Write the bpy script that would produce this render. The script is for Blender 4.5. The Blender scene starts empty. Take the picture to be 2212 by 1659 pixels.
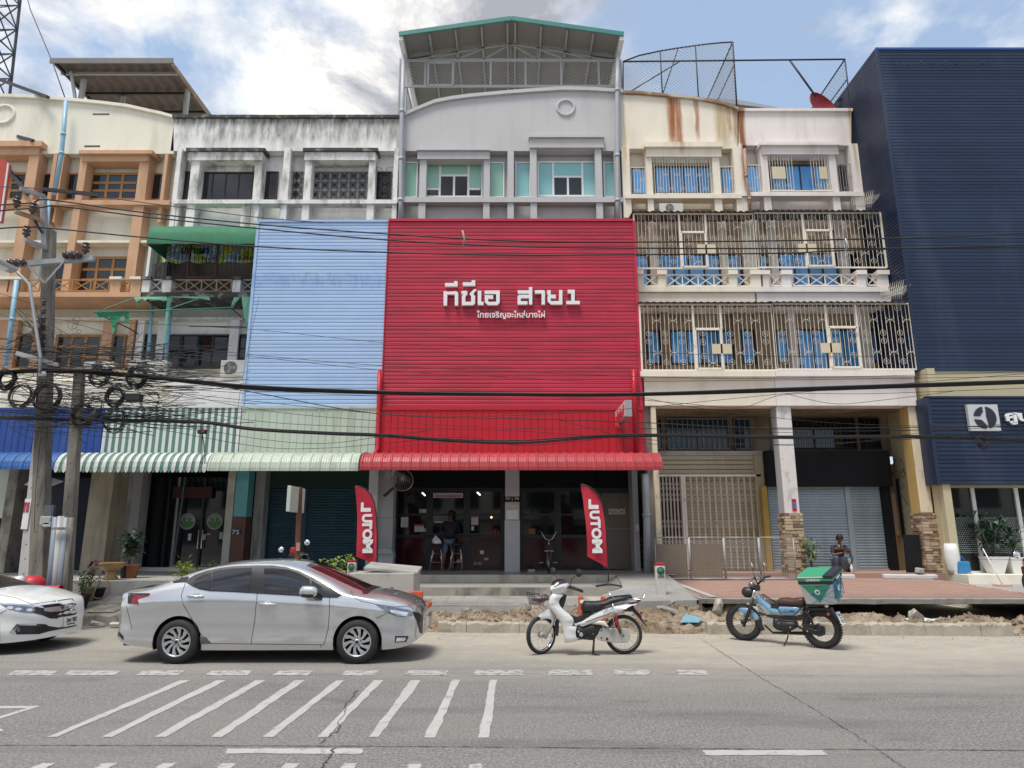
import bpy,math,random
from math import sin,cos,pi,radians,sqrt,atan2,hypot
from mathutils import Vector,Matrix,Euler
from mathutils.geometry import tessellate_polygon
random.seed(7)
RND=random.Random(11)
SC=bpy.context.scene
COL=SC.collection
# == camera
CX,CY,F,TILT,EYE=1106.0,829.5,1486.0,radians(12.5),1.80
cam_d=bpy.data.cameras.new('camera');cam=bpy.data.objects.new('camera',cam_d);COL.objects.link(cam)
cam_d.sensor_width=36.0;cam_d.lens=F/2212.0*36.0
cam_d.clip_start=0.05;cam_d.clip_end=4000
cam.location=(0,0,EYE);cam.rotation_euler=(radians(90)+TILT,0,0)
SC.camera=cam
# == light
SUN_EL,SUN_AZ=radians(68),radians(215)
wd=bpy.data.worlds.new('World');SC.world=wd;wd.use_nodes=True
nt=wd.node_tree;nt.nodes.clear()
def wn(t,**k):
 n=nt.nodes.new(t)
 for a,b in k.items():setattr(n,a,b)
 return n
sky=wn('ShaderNodeTexSky');sky.sky_type='NISHITA';sky.sun_disc=False
sky.sun_elevation=SUN_EL;sky.sun_rotation=SUN_AZ;sky.dust_density=1.6;sky.air_density=1.0
tc=wn('ShaderNodeTexCoord')
sep=wn('ShaderNodeSeparateXYZ');nt.links.new(tc.outputs['Generated'],sep.inputs[0])
def wmath(op,a,b=None,clamp=False):
 n=wn('ShaderNodeMath',operation=op,use_clamp=clamp)
 for i,v in enumerate((a,b)):
  if v is None:continue
  if isinstance(v,(int,float)):n.inputs[i].default_value=v
  else:nt.links.new(v,n.inputs[i])
 return n.outputs[0]
zz=wmath('ADD',wmath('ABSOLUTE',sep.outputs[2]),0.22)
cx_=wmath('DIVIDE',sep.outputs[0],zz);cy_=wmath('DIVIDE',sep.outputs[1],zz)
comb=wn('ShaderNodeCombineXYZ');nt.links.new(cx_,comb.inputs[0]);nt.links.new(cy_,comb.inputs[1]);comb.inputs[2].default_value=3.7
def wnoise(scale,detail,rough,dist=0.0,off=(0,0,0)):
 mp=wn('ShaderNodeMapping');mp.inputs['Location'].default_value=off
 nt.links.new(comb.outputs[0],mp.inputs[0])
 n=wn('ShaderNodeTexNoise');n.inputs['Scale'].default_value=scale;n.inputs['Detail'].default_value=detail
 n.inputs['Roughness'].default_value=rough;n.inputs['Distortion'].default_value=dist
 nt.links.new(mp.outputs[0],n.inputs['Vector'])
 return n.outputs['Fac']
n1=wnoise(1.9,10,0.58,0.25,(7.3,2.4,0));n2=wnoise(4.6,9,0.62,0.3,(2.1,8.2,0));n3=wnoise(1.7,5,0.5,0.0,(4.1,6.2,0))
left=wmath('MULTIPLY',sep.outputs[0],-0.045)
m=wmath('ADD',wmath('SUBTRACT',n1,0.428),left)
mask=wmath('MULTIPLY',m,7.0,True)
ramp=wn('ShaderNodeValToRGB');nt.links.new(wmath('ADD',wmath('MULTIPLY',n2,0.65),wmath('ADD',wmath('MULTIPLY',n3,0.35),wmath('MULTIPLY',m,-0.35))),ramp.inputs[0])
ramp.color_ramp.elements[0].position=0.40;ramp.color_ramp.elements[0].color=(0.25,0.26,0.29,1)
ramp.color_ramp.elements[1].position=0.55;ramp.color_ramp.elements[1].color=(0.82,0.78,0.69,1)
e=ramp.color_ramp.elements.new(0.465);e.color=(0.43,0.43,0.45,1)
skyc=wn('ShaderNodeMixRGB');skyc.blend_type='MULTIPLY';skyc.inputs[0].default_value=1
nt.links.new(sky.outputs[0],skyc.inputs[1]);skyc.inputs[2].default_value=(0.085,0.092,0.094,1)
hz=wn('ShaderNodeMixRGB');hz.inputs[0].default_value=0.38
nt.links.new(skyc.outputs[0],hz.inputs[1]);hz.inputs[2].default_value=(0.42,0.52,0.66,1)
mixc=wn('ShaderNodeMixRGB');nt.links.new(mask,mixc.inputs[0]);nt.links.new(hz.outputs[0],mixc.inputs[1]);nt.links.new(ramp.outputs[0],mixc.inputs[2])
bg=wn('ShaderNodeBackground');bg.inputs[1].default_value=1.0
nt.links.new(mixc.outputs[0],bg.inputs[0])
wo=wn('ShaderNodeOutputWorld');nt.links.new(bg.outputs[0],wo.inputs[0])
sl=bpy.data.lights.new('sun','SUN');sun=bpy.data.objects.new('sun',sl);COL.objects.link(sun)
sl.energy=1.9;sl.angle=radians(18);sl.color=(1.0,0.95,0.87)
sdir=Vector((sin(SUN_AZ)*cos(SUN_EL),cos(SUN_AZ)*cos(SUN_EL),sin(SUN_EL)))
sun.rotation_euler=sdir.to_track_quat('Z','Y').to_euler()
vs=SC.view_settings;vs.view_transform='Standard';vs.look='None';vs.gamma=1;vs.exposure=0.84
vs.use_curve_mapping=False
SC.cycles.max_bounces=6;SC.cycles.diffuse_bounces=3;SC.cycles.glossy_bounces=3
SC.cycles.transmission_bounces=4;SC.cycles.transparent_max_bounces=8
# == pixels of the plan to places
def ray(x,y):
 r=(x-CX)/F;d=(y-CY)/F
 return Vector((r,cos(TILT)+d*sin(TILT),sin(TILT)-d*cos(TILT)))
def at(x,y,Y):
 v=ray(x,y);return Vector((0,0,EYE))+v*(Y/v.y)
def atz(x,y,Z):
 v=ray(x,y);return Vector((0,0,EYE))+v*((Z-EYE)/v.z)
def fz(y,Y):return at(CX,y,Y).z
def fx(x,y,Y):return at(x,y,Y).x
def R(x0,x1,yt,yb,Y):
 ym=(yt+yb)/2
 return fx(x0,ym,Y),fx(x1,ym,Y),fz(yb,Y),fz(yt,Y)
 # == things
ROOTINV={}
def tag(o,label=None,cat=None,group=None,kind=None):
 if label:o['label']=label
 if cat:o['category']=cat
 if group:o['group']=group
 if kind:o['kind']=kind
 return o
def thing(name,label,cat,loc=(0,0,0),rz=0.0,group=None,local=False):
 o=bpy.data.objects.new(name,None);COL.objects.link(o)
 o.empty_display_size=0.2
 o.location=loc;o.rotation_euler=(0,0,rz)
 if not local:
  ROOTINV[o.name]=(Matrix.Translation(Vector(loc))@Matrix.Rotation(rz,4,'Z')).inverted()
 return tag(o,label,cat,group)
def link(name,me,parent=None,loc=None,rot=None,scale=None):
 o=bpy.data.objects.new(name,me);COL.objects.link(o)
 if parent is not None:
  o.parent=parent
  if parent.name in ROOTINV:o.matrix_parent_inverse=ROOTINV[parent.name]
 if loc is not None:o.location=loc
 if rot is not None:o.rotation_euler=rot
 if scale is not None:o.scale=scale
 return o
def copy_tree(o,parent=None):
 c=o.copy();COL.objects.link(c);c.parent=parent
 if parent is not None:c.matrix_parent_inverse=o.matrix_parent_inverse.copy()
 for ch in list(o.children):copy_tree(ch,c)
 return c
class MB:
 def __init__(s):s.v=[];s.f=[];s.m=[];s.sm=[]
 def add(s,vs,fs,m=0,smooth=False):
  b=len(s.v);s.v+=[tuple(v)for v in vs]
  for f in fs:s.f.append(tuple(b+i for i in f));s.m.append(m);s.sm.append(smooth)
  return s
 def box(s,x0,x1,y0,y1,z0,z1,m=0):
  if x0>x1:x0,x1=x1,x0
  if y0>y1:y0,y1=y1,y0
  if z0>z1:z0,z1=z1,z0
  V=[(x0,y0,z0),(x1,y0,z0),(x1,y1,z0),(x0,y1,z0),(x0,y0,z1),(x1,y0,z1),(x1,y1,z1),(x0,y1,z1)]
  return s.add(V,[(0,3,2,1),(4,5,6,7),(0,1,5,4),(1,2,6,5),(2,3,7,6),(3,0,4,7)],m)
 def cbox(s,c,size,rot=None,m=0,bev=0):
  hx,hy,hz_=size[0]/2,size[1]/2,size[2]/2
  V=[Vector((a*hx,b*hy,c_*hz_))for c_ in(-1,1)for a,b in((-1,-1),(1,-1),(1,1),(-1,1))]
  if rot is not None:
   M3=rot if isinstance(rot,Matrix)else Euler(rot).to_matrix()
   V=[M3@v for v in V]
  c=Vector(c);V=[v+c for v in V]
  return s.add(V,[(0,3,2,1),(4,5,6,7),(0,1,5,4),(1,2,6,5),(2,3,7,6),(3,0,4,7)],m)
 def bar(s,p,q,w,h=None,m=0,up=(0,0,1)):
  p,q=Vector(p),Vector(q);h=h or w
  d=(q-p)
  if d.length<1e-6:return s
  d.normalize();u=Vector(up)
  if abs(d.dot(u))>0.98:u=Vector((0,1,0))
  a=d.cross(u).normalized();b=a.cross(d).normalized()
  V=[]
  for c in(p,q):
   for i,j in((-1,-1),(1,-1),(1,1),(-1,1)):V.append(c+a*(i*w/2)+b*(j*h/2))
  return s.add(V,[(0,1,2,3),(7,6,5,4),(0,4,5,1),(1,5,6,2),(2,6,7,3),(3,7,4,0)],m)
 def tube(s,pts,r,n=8,m=0,closed=False,caps=True,smooth=True):
  pts=[Vector(p)for p in pts];N=len(pts)
  if N<2:return s
  rs=r if isinstance(r,(list,tuple))else[r]*N
  V=[];prev=None
  for i in range(N):
   if closed:d=pts[(i+1)%N]-pts[i-1]
   else:d=pts[min(i+1,N-1)]-pts[max(i-1,0)]
   if d.length<1e-9:d=Vector((0,0,1))
   d.normalize()
   if prev is None:
    u=Vector((0,0,1))if abs(d.z)<0.9 else Vector((0,1,0))
   else:u=prev
   a=d.cross(u)
   if a.length<1e-6:a=d.cross(Vector((1,0,0)))
   a.normalize();b=a.cross(d).normalized();prev=b
   for k in range(n):
    t=2*pi*k/n
    V.append(pts[i]+a*(cos(t)*rs[i])+b*(sin(t)*rs[i]))
  Fc=[]
  M_=N if closed else N-1
  for i in range(M_):
   j=(i+1)%N
   for k in range(n):
    Fc.append((i*n+k,i*n+(k+1)%n,j*n+(k+1)%n,j*n+k))
  s.add(V,Fc,m,smooth)
  if caps and not closed:
   b0=len(s.v)-N*n
   s.f.append(tuple(b0+k for k in range(n-1,-1,-1)));s.m.append(m);s.sm.append(False)
   s.f.append(tuple(b0+(N-1)*n+k for k in range(n)));s.m.append(m);s.sm.append(False)
  return s
 def cyl(s,p,q,r0,r1=None,n=12,m=0):return s.tube([p,q],[r0,r0 if r1 is None else r1],n,m)
 def ring(s,c,R_,r,axis='Y',n=24,k=6,m=0):
  P=[]
  for i in range(n):
   t=2*pi*i/n;a,b=cos(t)*R_,sin(t)*R_
   P.append(Vector(c)+{'Y':Vector((a,0,b)),'X':Vector((0,a,b)),'Z':Vector((a,b,0))}[axis])
  return s.tube(P,r,k,m,closed=True)
 def lathe(s,prof,c=(0,0,0),n=20,m=0,axis='Z',smooth=True,a0=0,a1=2*pi):
  full=abs(a1-a0-2*pi)<1e-6
  V=[];K=n if full else n+1;c=Vector(c)
  for r,h in prof:
   for i in range(K):
    t=a0+(a1-a0)*i/n
    p={'Z':Vector((r*cos(t),r*sin(t),h)),'Y':Vector((r*cos(t),h,r*sin(t))),'X':Vector((h,r*cos(t),r*sin(t)))}[axis]
    V.append(c+p)
  Fc=[]
  for j in range(len(prof)-1):
   for i in range(n):
    i2=(i+1)%K
    Fc.append((j*K+i,j*K+i2,(j+1)*K+i2,(j+1)*K+i))
  return s.add(V,Fc,m,smooth)
 def prism(s,poly,a,b,plane='XZ',m=0,mside=None):
  """poly of 2D points swept from a to b along the third axis"""
  P={'XZ':lambda p,t:(p[0],t,p[1]),'XY':lambda p,t:(p[0],p[1],t),'YZ':lambda p,t:(t,p[0],p[1])}[plane]
  n=len(poly);V=[P(p,a)for p in poly]+[P(p,b)for p in poly]
  tris=tessellate_polygon([[Vector((p[0],p[1],0))for p in poly]])
  s.add(V,[t for t in tris]+[tuple(n+i for i in reversed(t))for t in tris],m)
  b0=len(s.v)-2*n
  for i in range(n):
   j=(i+1)%n
   s.f.append((b0+i,b0+j,b0+n+j,b0+n+i));s.m.append(m if mside is None else mside);s.sm.append(False)
  return s
 def quad(s,a,b,c,d,m=0):return s.add([a,b,c,d],[(0,1,2,3)],m)
 def mesh(s,name,mats,auto=True):
  me=bpy.data.meshes.new(name);me.from_pydata(s.v,[],s.f)
  for mt in(mats if isinstance(mats,(list,tuple))else[mats]):me.materials.append(mt)
  if s.f:
   me.polygons.foreach_set('material_index',s.m);me.polygons.foreach_set('use_smooth',s.sm)
  me.update()
  import bmesh as bmm
  bm=bmm.new();bm.from_mesh(me);bmm.ops.recalc_face_normals(bm,faces=bm.faces);bm.to_mesh(me);bm.free()
  return me
 def build(s,name,mats,parent=None,bevel=0,loc=None,rot=None,subsurf=0,kind=None,smooth=False):
  if name=='column' and len(s.v)>8:
   for i in range(len(s.v)//8):
    q=MB();q.v=s.v[8*i:8*i+8];q.f=[tuple(k-8*i for k in f)for f in s.f[6*i:6*i+6]];q.m=s.m[6*i:6*i+6];q.sm=s.sm[6*i:6*i+6]
    o=q.build(name,mats,parent,bevel)
   return o
  me=s.mesh(name,mats)
  if smooth:me.polygons.foreach_set('use_smooth',[True]*len(me.polygons))
  o=link(name,me,parent,loc,rot)
  if subsurf:
   md=o.modifiers.new('subsurf','SUBSURF');md.levels=subsurf;md.render_levels=subsurf
  if bevel:
   md=o.modifiers.new('bevel','BEVEL');md.width=bevel;md.segments=2;md.limit_method='ANGLE';md.angle_limit=radians(40)
  if kind:o['kind']=kind
  return o
def text_mesh(txt,size,mats,extrude=0.004,align='CENTER',bold=0.0,space=1.0):
 cu=bpy.data.curves.new('lettering','FONT');cu.body=txt;cu.size=size;cu.extrude=extrude
 cu.align_x=align;cu.align_y='CENTER';cu.offset=bold;cu.resolution_u=3;cu.space_character=space
 o=bpy.data.objects.new('lettering',cu);COL.objects.link(o)
 dg=bpy.context.evaluated_depsgraph_get();dg.update()
 me=bpy.data.meshes.new_from_object(o.evaluated_get(dg),preserve_all_data_layers=False,depsgraph=dg)
 bpy.data.objects.remove(o);me.materials.clear();me.materials.append(mats)
 return me
def text(name,txt,size,mat,parent,loc,rot=(pi/2,0,0),extrude=0.004,width=None,height=None,bold=0.0,align='CENTER'):
 me=text_mesh(txt,size,mat,extrude,align,bold)
 sx=sy=1.0
 if len(me.vertices):
  xs=[v.co.x for v in me.vertices];ys=[v.co.y for v in me.vertices]
  if width:sx=width/max(1e-6,max(xs)-min(xs))
  if height:sy=height/max(1e-6,max(ys)-min(ys))
  elif width:sy=sx
  for v in me.vertices:v.co.x*=sx;v.co.y*=sy
  if align=='CENTER':
   cxm=(max(xs)+min(xs))/2*sx;cym=(max(ys)+min(ys))/2*sy
   for v in me.vertices:v.co.x-=cxm;v.co.y-=cym
 return link(name,me,parent,loc,rot)
 # == materials
MATS={}
def mat(name,col,rough=0.6,metal=0.0,var=0.10,vs=2.5,bump=0.0,bs=60.0,dirt=None,damt=0.0,ds=(2.0,2.0,0.35),dlo=0.5,dhi=0.72,
world=True,rnd=0.0,spec=0.5,coat=0.0,emit=None,alpha=None,streaks=None,bands=None,speck=None,fine=0.0,trans=0.0,cracks=None,hfade=None,detail=6):
 if name in MATS:return MATS[name]
 mt=bpy.data.materials.new(name);mt.use_nodes=True;T=mt.node_tree;T.nodes.clear()
 N=T.nodes.new;L=T.links.new
 out=N('ShaderNodeOutputMaterial');bs_=N('ShaderNodeBsdfPrincipled');L(bs_.outputs[0],out.inputs[0])
 if world:pos=N('ShaderNodeNewGeometry').outputs['Position']
 else:pos=N('ShaderNodeTexCoord').outputs['Object']
 def mp(scale,loc=(0,0,0)):
  n=N('ShaderNodeMapping');n.inputs['Scale'].default_value=scale;n.inputs['Location'].default_value=loc;L(pos,n.inputs[0]);return n.outputs[0]
 def noise(vec,sc,det=6,ro=0.55):
  n=N('ShaderNodeTexNoise');n.inputs['Scale'].default_value=sc;n.inputs['Detail'].default_value=det;n.inputs['Roughness'].default_value=ro
  L(vec,n.inputs['Vector']);return n.outputs['Fac']
 def math(op,a,b=None,c=None,clamp=False):
  n=N('ShaderNodeMath');n.operation=op;n.use_clamp=clamp
  for i,v in enumerate((a,b,c)):
   if v is None:continue
   if isinstance(v,(int,float)):n.inputs[i].default_value=v
   else:L(v,n.inputs[i])
  return n.outputs[0]
 def mix(f,a,b,mode='MIX'):
  n=N('ShaderNodeMixRGB');n.blend_type=mode
  for i,v in enumerate((f,a,b)):
   if isinstance(v,(int,float)):n.inputs[i].default_value=v
   elif isinstance(v,tuple):n.inputs[i].default_value=(v+(1,))[:4]
   else:L(v,n.inputs[i])
  return n.outputs[0]
 def rng(v,lo,hi):
  n=N('ShaderNodeMapRange');n.clamp=True;L(v,n.inputs[0]);n.inputs[1].default_value=lo;n.inputs[2].default_value=hi;return n.outputs[0]
 c=tuple(col[:3])
 base=None
 if var or fine:
  nf=noise(mp((1,1,1)),vs,detail)
  k=math('MULTIPLY_ADD',nf,2.6*var,1-1.3*var)
  if fine:
   nf2=noise(mp((1,1,1)),45,3)
   k=math('ADD',k,math('MULTIPLY_ADD',nf2,2*fine,-fine))
  cn=N('ShaderNodeCombineXYZ')
  for i in range(3):L(k,cn.inputs[i])
  base=mix(1.0,c,cn.outputs[0],'MULTIPLY')
 else:
  base=c
 if rnd:
  oi=N('ShaderNodeObjectInfo')
  k=math('MULTIPLY_ADD',oi.outputs['Random'],2*rnd,1-rnd)
  cn=N('ShaderNodeCombineXYZ')
  for i in range(3):L(k,cn.inputs[i])
  base=mix(1.0,base,cn.outputs[0],'MULTIPLY')
 if speck:
  f=math('MULTIPLY',rng(noise(mp((1,1,1),(3,1,7)),speck[1],4,0.6),speck[2],speck[3]),speck[4])
  base=mix(f,base,speck[0])
 if dirt:
  f=rng(noise(mp(ds,(11,5,2)),1.0,8,0.62),dlo,dhi)
  f=math('MULTIPLY',f,damt);base=mix(f,base,dirt)
 sp=None
 if streaks or bands or hfade:
  sp=N('ShaderNodeSeparateXYZ');L(pos,sp.inputs[0])
 if bands:
  for(z0,z1,bc,amt,soft,nsx)in bands:
   wob=math('MULTIPLY_ADD',noise(mp((nsx,nsx,nsx*0.08)),1.0,8,0.65),2*soft,-soft)
   zc=math('ADD',sp.outputs[2],wob)
   f=math('MULTIPLY',rng(zc,z0-soft*0.35,z0+soft*0.35),math('SUBTRACT',1.0,rng(zc,z1-soft*0.1,z1+soft*0.1)))
   nn=rng(noise(mp((nsx*1.7,nsx*1.7,nsx*0.35),(1,2,9)),1.0,9,0.7),0.36,0.66)
   f=math('MULTIPLY',math('MULTIPLY',f,nn),amt)
   base=mix(f,base,bc)
 if streaks:
  for(x,w,z0,z1,bc,amt)in streaks:
   wob=math('MULTIPLY_ADD',noise(mp((3,3,1.2),(x,0,0)),1.0,5),0.16,-0.08)
   dx=math('ABSOLUTE',math('ADD',math('SUBTRACT',sp.outputs[0],x),wob))
   f=math('SUBTRACT',1.0,rng(dx,w*0.4,w*1.15))
   fz_=math('MULTIPLY',rng(sp.outputs[2],z0,z0+(z1-z0)*0.3),math('SUBTRACT',1.0,rng(sp.outputs[2],z1-0.02,z1+0.02)))
   nn=rng(noise(mp((14,14,0.8),(x,2,9)),1.0,6,0.7),0.1,0.5)
   base=mix(math('MULTIPLY',math('MULTIPLY',math('MULTIPLY',f,fz_),nn),amt),base,bc)
 if cracks:
  vo=N('ShaderNodeTexVoronoi');vo.feature='DISTANCE_TO_EDGE';vo.inputs['Scale'].default_value=cracks[0]
  dn=N('ShaderNodeTexNoise');dn.inputs['Scale'].default_value=4;L(pos,dn.inputs['Vector'])
  mv=mix(0.12,pos,dn.outputs['Color']);L(mv,vo.inputs['Vector'])
  f=math('SUBTRACT',1.0,rng(vo.outputs['Distance'],cracks[1]*0.4,cracks[1]))
  f=math('MULTIPLY',math('MULTIPLY',f,rng(noise(mp((1,1,1),(8,8,1)),0.5,3),0.45,0.6)),cracks[3])
  base=mix(f,base,cracks[2])
 if isinstance(base,tuple):bs_.inputs['Base Color'].default_value=base+(1,)
 else:L(base,bs_.inputs['Base Color'])
 if rough>0.25:
  rn=noise(mp((1,1,1),(4,4,4)),vs*3,4)
  L(math('MULTIPLY_ADD',rn,0.24,rough-0.12),bs_.inputs['Roughness'])
 else:bs_.inputs['Roughness'].default_value=rough
 bs_.inputs['Metallic'].default_value=metal
 bs_.inputs['Specular IOR Level'].default_value=spec
 if coat:bs_.inputs['Coat Weight'].default_value=coat;bs_.inputs['Coat Roughness'].default_value=0.04
 if emit:bs_.inputs['Emission Color'].default_value=tuple(emit[:3])+(1,);bs_.inputs['Emission Strength'].default_value=emit[3]
 if trans:bs_.inputs['Transmission Weight'].default_value=trans
 if alpha is not None:bs_.inputs['Alpha'].default_value=alpha
 if bump:
  bp=N('ShaderNodeBump');bp.inputs['Strength'].default_value=bump;bp.inputs['Distance'].default_value=0.02
  h=noise(mp((1,1,1),(7,3,1)),bs,8,0.65);L(h,bp.inputs['Height']);L(bp.outputs[0],bs_.inputs['Normal'])
 MATS[name]=mt
 return mt
def srgb(r,g,b):
 f=lambda c:(c/255/12.92)if c/255<=0.04045 else((c/255+0.055)/1.055)**2.4
 return(f(r),f(g),f(b))
black_stain=(0.035,0.034,0.03)
Zt=fz(250,21.3)
m_cream=mat('cream_plaster',(0.82,0.78,0.65),0.8,var=0.08,vs=0.7,bump=0.06,bs=25,dirt=(0.42,0.37,0.26),damt=0.35)
m_orange=mat('terracotta_paint',(0.60,0.36,0.215),0.75,var=0.12,vs=1.2,bump=0.06,bs=25,dirt=(0.30,0.15,0.08),damt=0.45)
m_ochre=mat('ochre_wood',(0.38,0.19,0.055),0.55,var=0.15,vs=5)
m_white=mat('stained_white_plaster',(0.84,0.825,0.79),0.85,var=0.08,vs=1.1,bump=0.1,bs=22,dirt=(0.30,0.29,0.25),damt=0.55,ds=(1.6,1.6,0.5),dlo=0.5,dhi=0.7,
bands=[(fz(305,21.3),Zt+0.3,(0.16,0.155,0.135),0.85,0.5,3.0),(Zt-0.35,Zt+0.4,black_stain,0.9,0.5,4.0)])
m_whitetrim=mat('stained_white_trim',(0.80,0.78,0.74),0.85,var=0.12,vs=1.4,bump=0.1,bs=22,dirt=(0.16,0.155,0.13),damt=0.75,ds=(2.2,2.2,0.9),dlo=0.48,dhi=0.66)
m_soot=mat('black_mould_plaster',(0.06,0.058,0.052),0.9,var=0.4,vs=3,bump=0.2,bs=30,dirt=(0.38,0.37,0.33),damt=0.6,ds=(4,4,4),dlo=0.52,dhi=0.64)
m_gray=mat('grey_plaster',(0.52,0.51,0.505),0.75,var=0.05,vs=0.6,bump=0.05,bs=25,dirt=(0.34,0.34,0.35),damt=0.35)
xr=lambda x,y=260:fx(x,y,21.3)
rust=(0.34,0.11,0.025)
m_cream2=mat('rust_stained_cream',(0.83,0.75,0.62),0.8,var=0.07,vs=0.8,bump=0.06,bs=25,dirt=(0.50,0.38,0.22),damt=0.35,
streaks=[(xr(1452),0.17,fz(330,21.3),fz(205,21.3),rust,1.0),(xr(1466),0.12,fz(345,21.3),fz(207,21.3),rust,0.9),(xr(1506),0.09,fz(310,21.3),fz(208,21.3),rust,0.8),
(xr(1558),0.25,fz(330,21.3),fz(215,21.3),(0.42,0.28,0.10),0.7),(xr(1575),0.10,fz(300,21.3),fz(222,21.3),rust,0.7),(xr(1590),0.14,fz(320,21.3),fz(222,21.3),(0.34,0.2,0.07),0.85),
(xr(1345),0.08,fz(400,21.3),fz(200,21.3),(0.45,0.28,0.08),0.6)])
m_pink=mat('pale_pink_plaster',(0.82,0.75,0.71),0.8,var=0.06,vs=0.8,bump=0.06,bs=25,dirt=(0.46,0.38,0.32),damt=0.35,
streaks=[(xr(1601),0.14,fz(440,21.3),fz(236,21.3),(0.28,0.10,0.03),1.0),(xr(1836),0.07,fz(400,21.3),fz(236,21.3),(0.5,0.36,0.12),0.7)])
m_coping=mat('grimy_coping',(0.50,0.44,0.35),0.85,var=0.2,vs=3,bump=0.1,bs=30,dirt=(0.22,0.10,0.04),damt=0.8,ds=(1.2,1.2,1.2),dlo=0.5,dhi=0.62)
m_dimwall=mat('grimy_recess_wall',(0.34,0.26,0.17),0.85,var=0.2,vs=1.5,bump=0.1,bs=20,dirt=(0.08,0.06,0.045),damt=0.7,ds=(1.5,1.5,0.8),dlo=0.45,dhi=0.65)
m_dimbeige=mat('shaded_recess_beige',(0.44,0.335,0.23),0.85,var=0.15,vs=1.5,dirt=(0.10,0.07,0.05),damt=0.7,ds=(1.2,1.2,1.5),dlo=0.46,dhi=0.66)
m_glassdark=mat('dark_window_glass',(0.012,0.014,0.018),0.04,var=0,spec=0.7)
m_glassblue=mat('vivid_blue_glass',(0.10,0.40,0.86),0.09,var=0.25,vs=1.2,spec=0.8,rnd=0.25)  # vivid blue base colour, varied from pane to pane
m_glassshop=mat('shop_glass',(0.010,0.014,0.017),0.04,var=0.5,vs=1.2,spec=0.8)
m_blindgreen=mat('green_roller_blind',(0.30,0.56,0.43),0.35,var=0.03,vs=2,spec=0.6)
m_blindaqua=mat('aqua_roller_blind',(0.27,0.57,0.58),0.35,var=0.03,vs=2,spec=0.6)
m_framewhite=mat('white_upvc',(0.80,0.80,0.78),0.35,var=0.03)
m_framedark=mat('dark_bronze_frame',(0.035,0.025,0.02),0.5,var=0.1)
m_ironcream=mat('cream_ironwork',(0.80,0.73,0.62),0.6,var=0.12,vs=4,dirt=(0.25,0.12,0.05),damt=0.5,ds=(3,3,3),dlo=0.6,dhi=0.7)
m_ironblack=mat('black_ironwork',(0.03,0.03,0.032),0.6)
m_irongrey=mat('grey_ironwork',(0.36,0.36,0.35),0.5,var=0.1)
m_steel=mat('galvanised_steel',(0.36,0.365,0.37),0.55,metal=0.4,var=0.12,vs=3)
m_chrome=mat('chrome',(0.75,0.75,0.76),0.08,metal=1.0,var=0)
m_pvcgrey=mat('grey_pvc',(0.40,0.41,0.44),0.45,var=0.05)
m_pvcblue=mat('blue_pvc',(0.27,0.47,0.60),0.45,var=0.06)
m_black=mat('black_rubber',(0.018,0.018,0.019),0.7,var=0.2)
m_cable=mat('cable_sheath',(0.012,0.012,0.013),0.6,var=0.2)
m_blackplastic=mat('black_plastic',(0.022,0.022,0.024),0.45,var=0.1,world=False)
m_redpanel=mat('red_sheet_metal',(0.50,0.030,0.062),0.40,bump=.3,bs=1.3,var=0.16,vs=0.7,rnd=0.10,dirt=(0.30,0.03,0.045),damt=0.8,ds=(0.35,0.5,3.5),dlo=.46,dhi=.62,spec=0.35)
m_redrib=mat('bright_red_sheet',(0.47,0.015,0.03),0.4,var=0.08,vs=1.2,rnd=0.04,spec=0.35)
m_redcanopy=mat('faded_red_canopy',(0.40,0.035,0.045),0.5,var=0.12,vs=1.5,rnd=0.07,dirt=(0.28,0.06,0.06),damt=0.5,ds=(3,3,3))
m_bluepanel=mat('pale_blue_sheet',(0.38,0.525,0.755),0.42,bump=.25,bs=1.3,var=0.09,vs=0.8,rnd=0.07,dirt=(0.42,0.55,0.70),damt=0.7,ds=(0.6,0.6,4),dlo=0.52,dhi=0.66,spec=0.3,
bands=[(fz(618,19.6),fz(592,19.6),(0.08,0.22,0.52),0.55,0.22,5.0)])
m_navy=mat('navy_sheet',(0.018,0.030,0.066),0.38,bump=.35,bs=1.1,var=0.2,vs=0.4,rnd=0.14,dirt=(0.10,0.12,0.17),damt=0.35,ds=(0.8,0.8,0.12),dlo=0.5,dhi=0.75,spec=0.35)
m_mint=mat('mint_sheet',(0.47,0.53,0.44),0.5,var=0.06,vs=1.5,rnd=0.04,dirt=(0.30,0.32,0.24),damt=0.75,ds=(2.5,2.5,.4))
m_bluerib=mat('blue_sheet',(0.022,0.070,0.27),0.42,var=0.10,vs=1.0,rnd=0.06,dirt=(0.05,0.10,0.26),damt=0.5)
m_bluecan=mat('blue_canopy',(0.035,0.125,0.36),0.4,var=0.10,vs=1.0,rnd=0.06,dirt=(0.10,0.20,0.42),damt=0.5)
m_stripegreen=mat('green_stripe',(0.11,0.22,0.16),0.5,var=0.15,vs=1.5,rnd=0.10,dirt=(.16,.17,.13),damt=.6)
m_stripewhite=mat('white_stripe',(0.68,0.69,0.68),0.5,var=0.06,vs=1.5,dirt=(0.5,0.5,0.46),damt=0.5)
m_concrete=mat('pale_concrete',(0.46,0.44,0.40),0.85,var=0.15,vs=1.2,bump=0.12,bs=30,dirt=(0.22,0.20,0.17),damt=0.6,ds=(2,2,2))
m_oldconcrete=mat('old_mossy_concrete',(0.34,0.31,0.26),0.9,var=0.25,vs=2,bump=0.25,bs=25,dirt=(0.13,0.12,0.095),damt=0.8,ds=(2.5,2.5,2.0),dlo=0.45,dhi=0.62)
m_pole=mat('weathered_pole_concrete',(0.22,0.20,0.165),0.9,var=0.25,vs=2.5,bump=0.2,bs=30,dirt=(0.07,0.065,0.055),damt=0.8,ds=(4,4,0.6),dlo=0.45,dhi=0.62)
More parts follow.
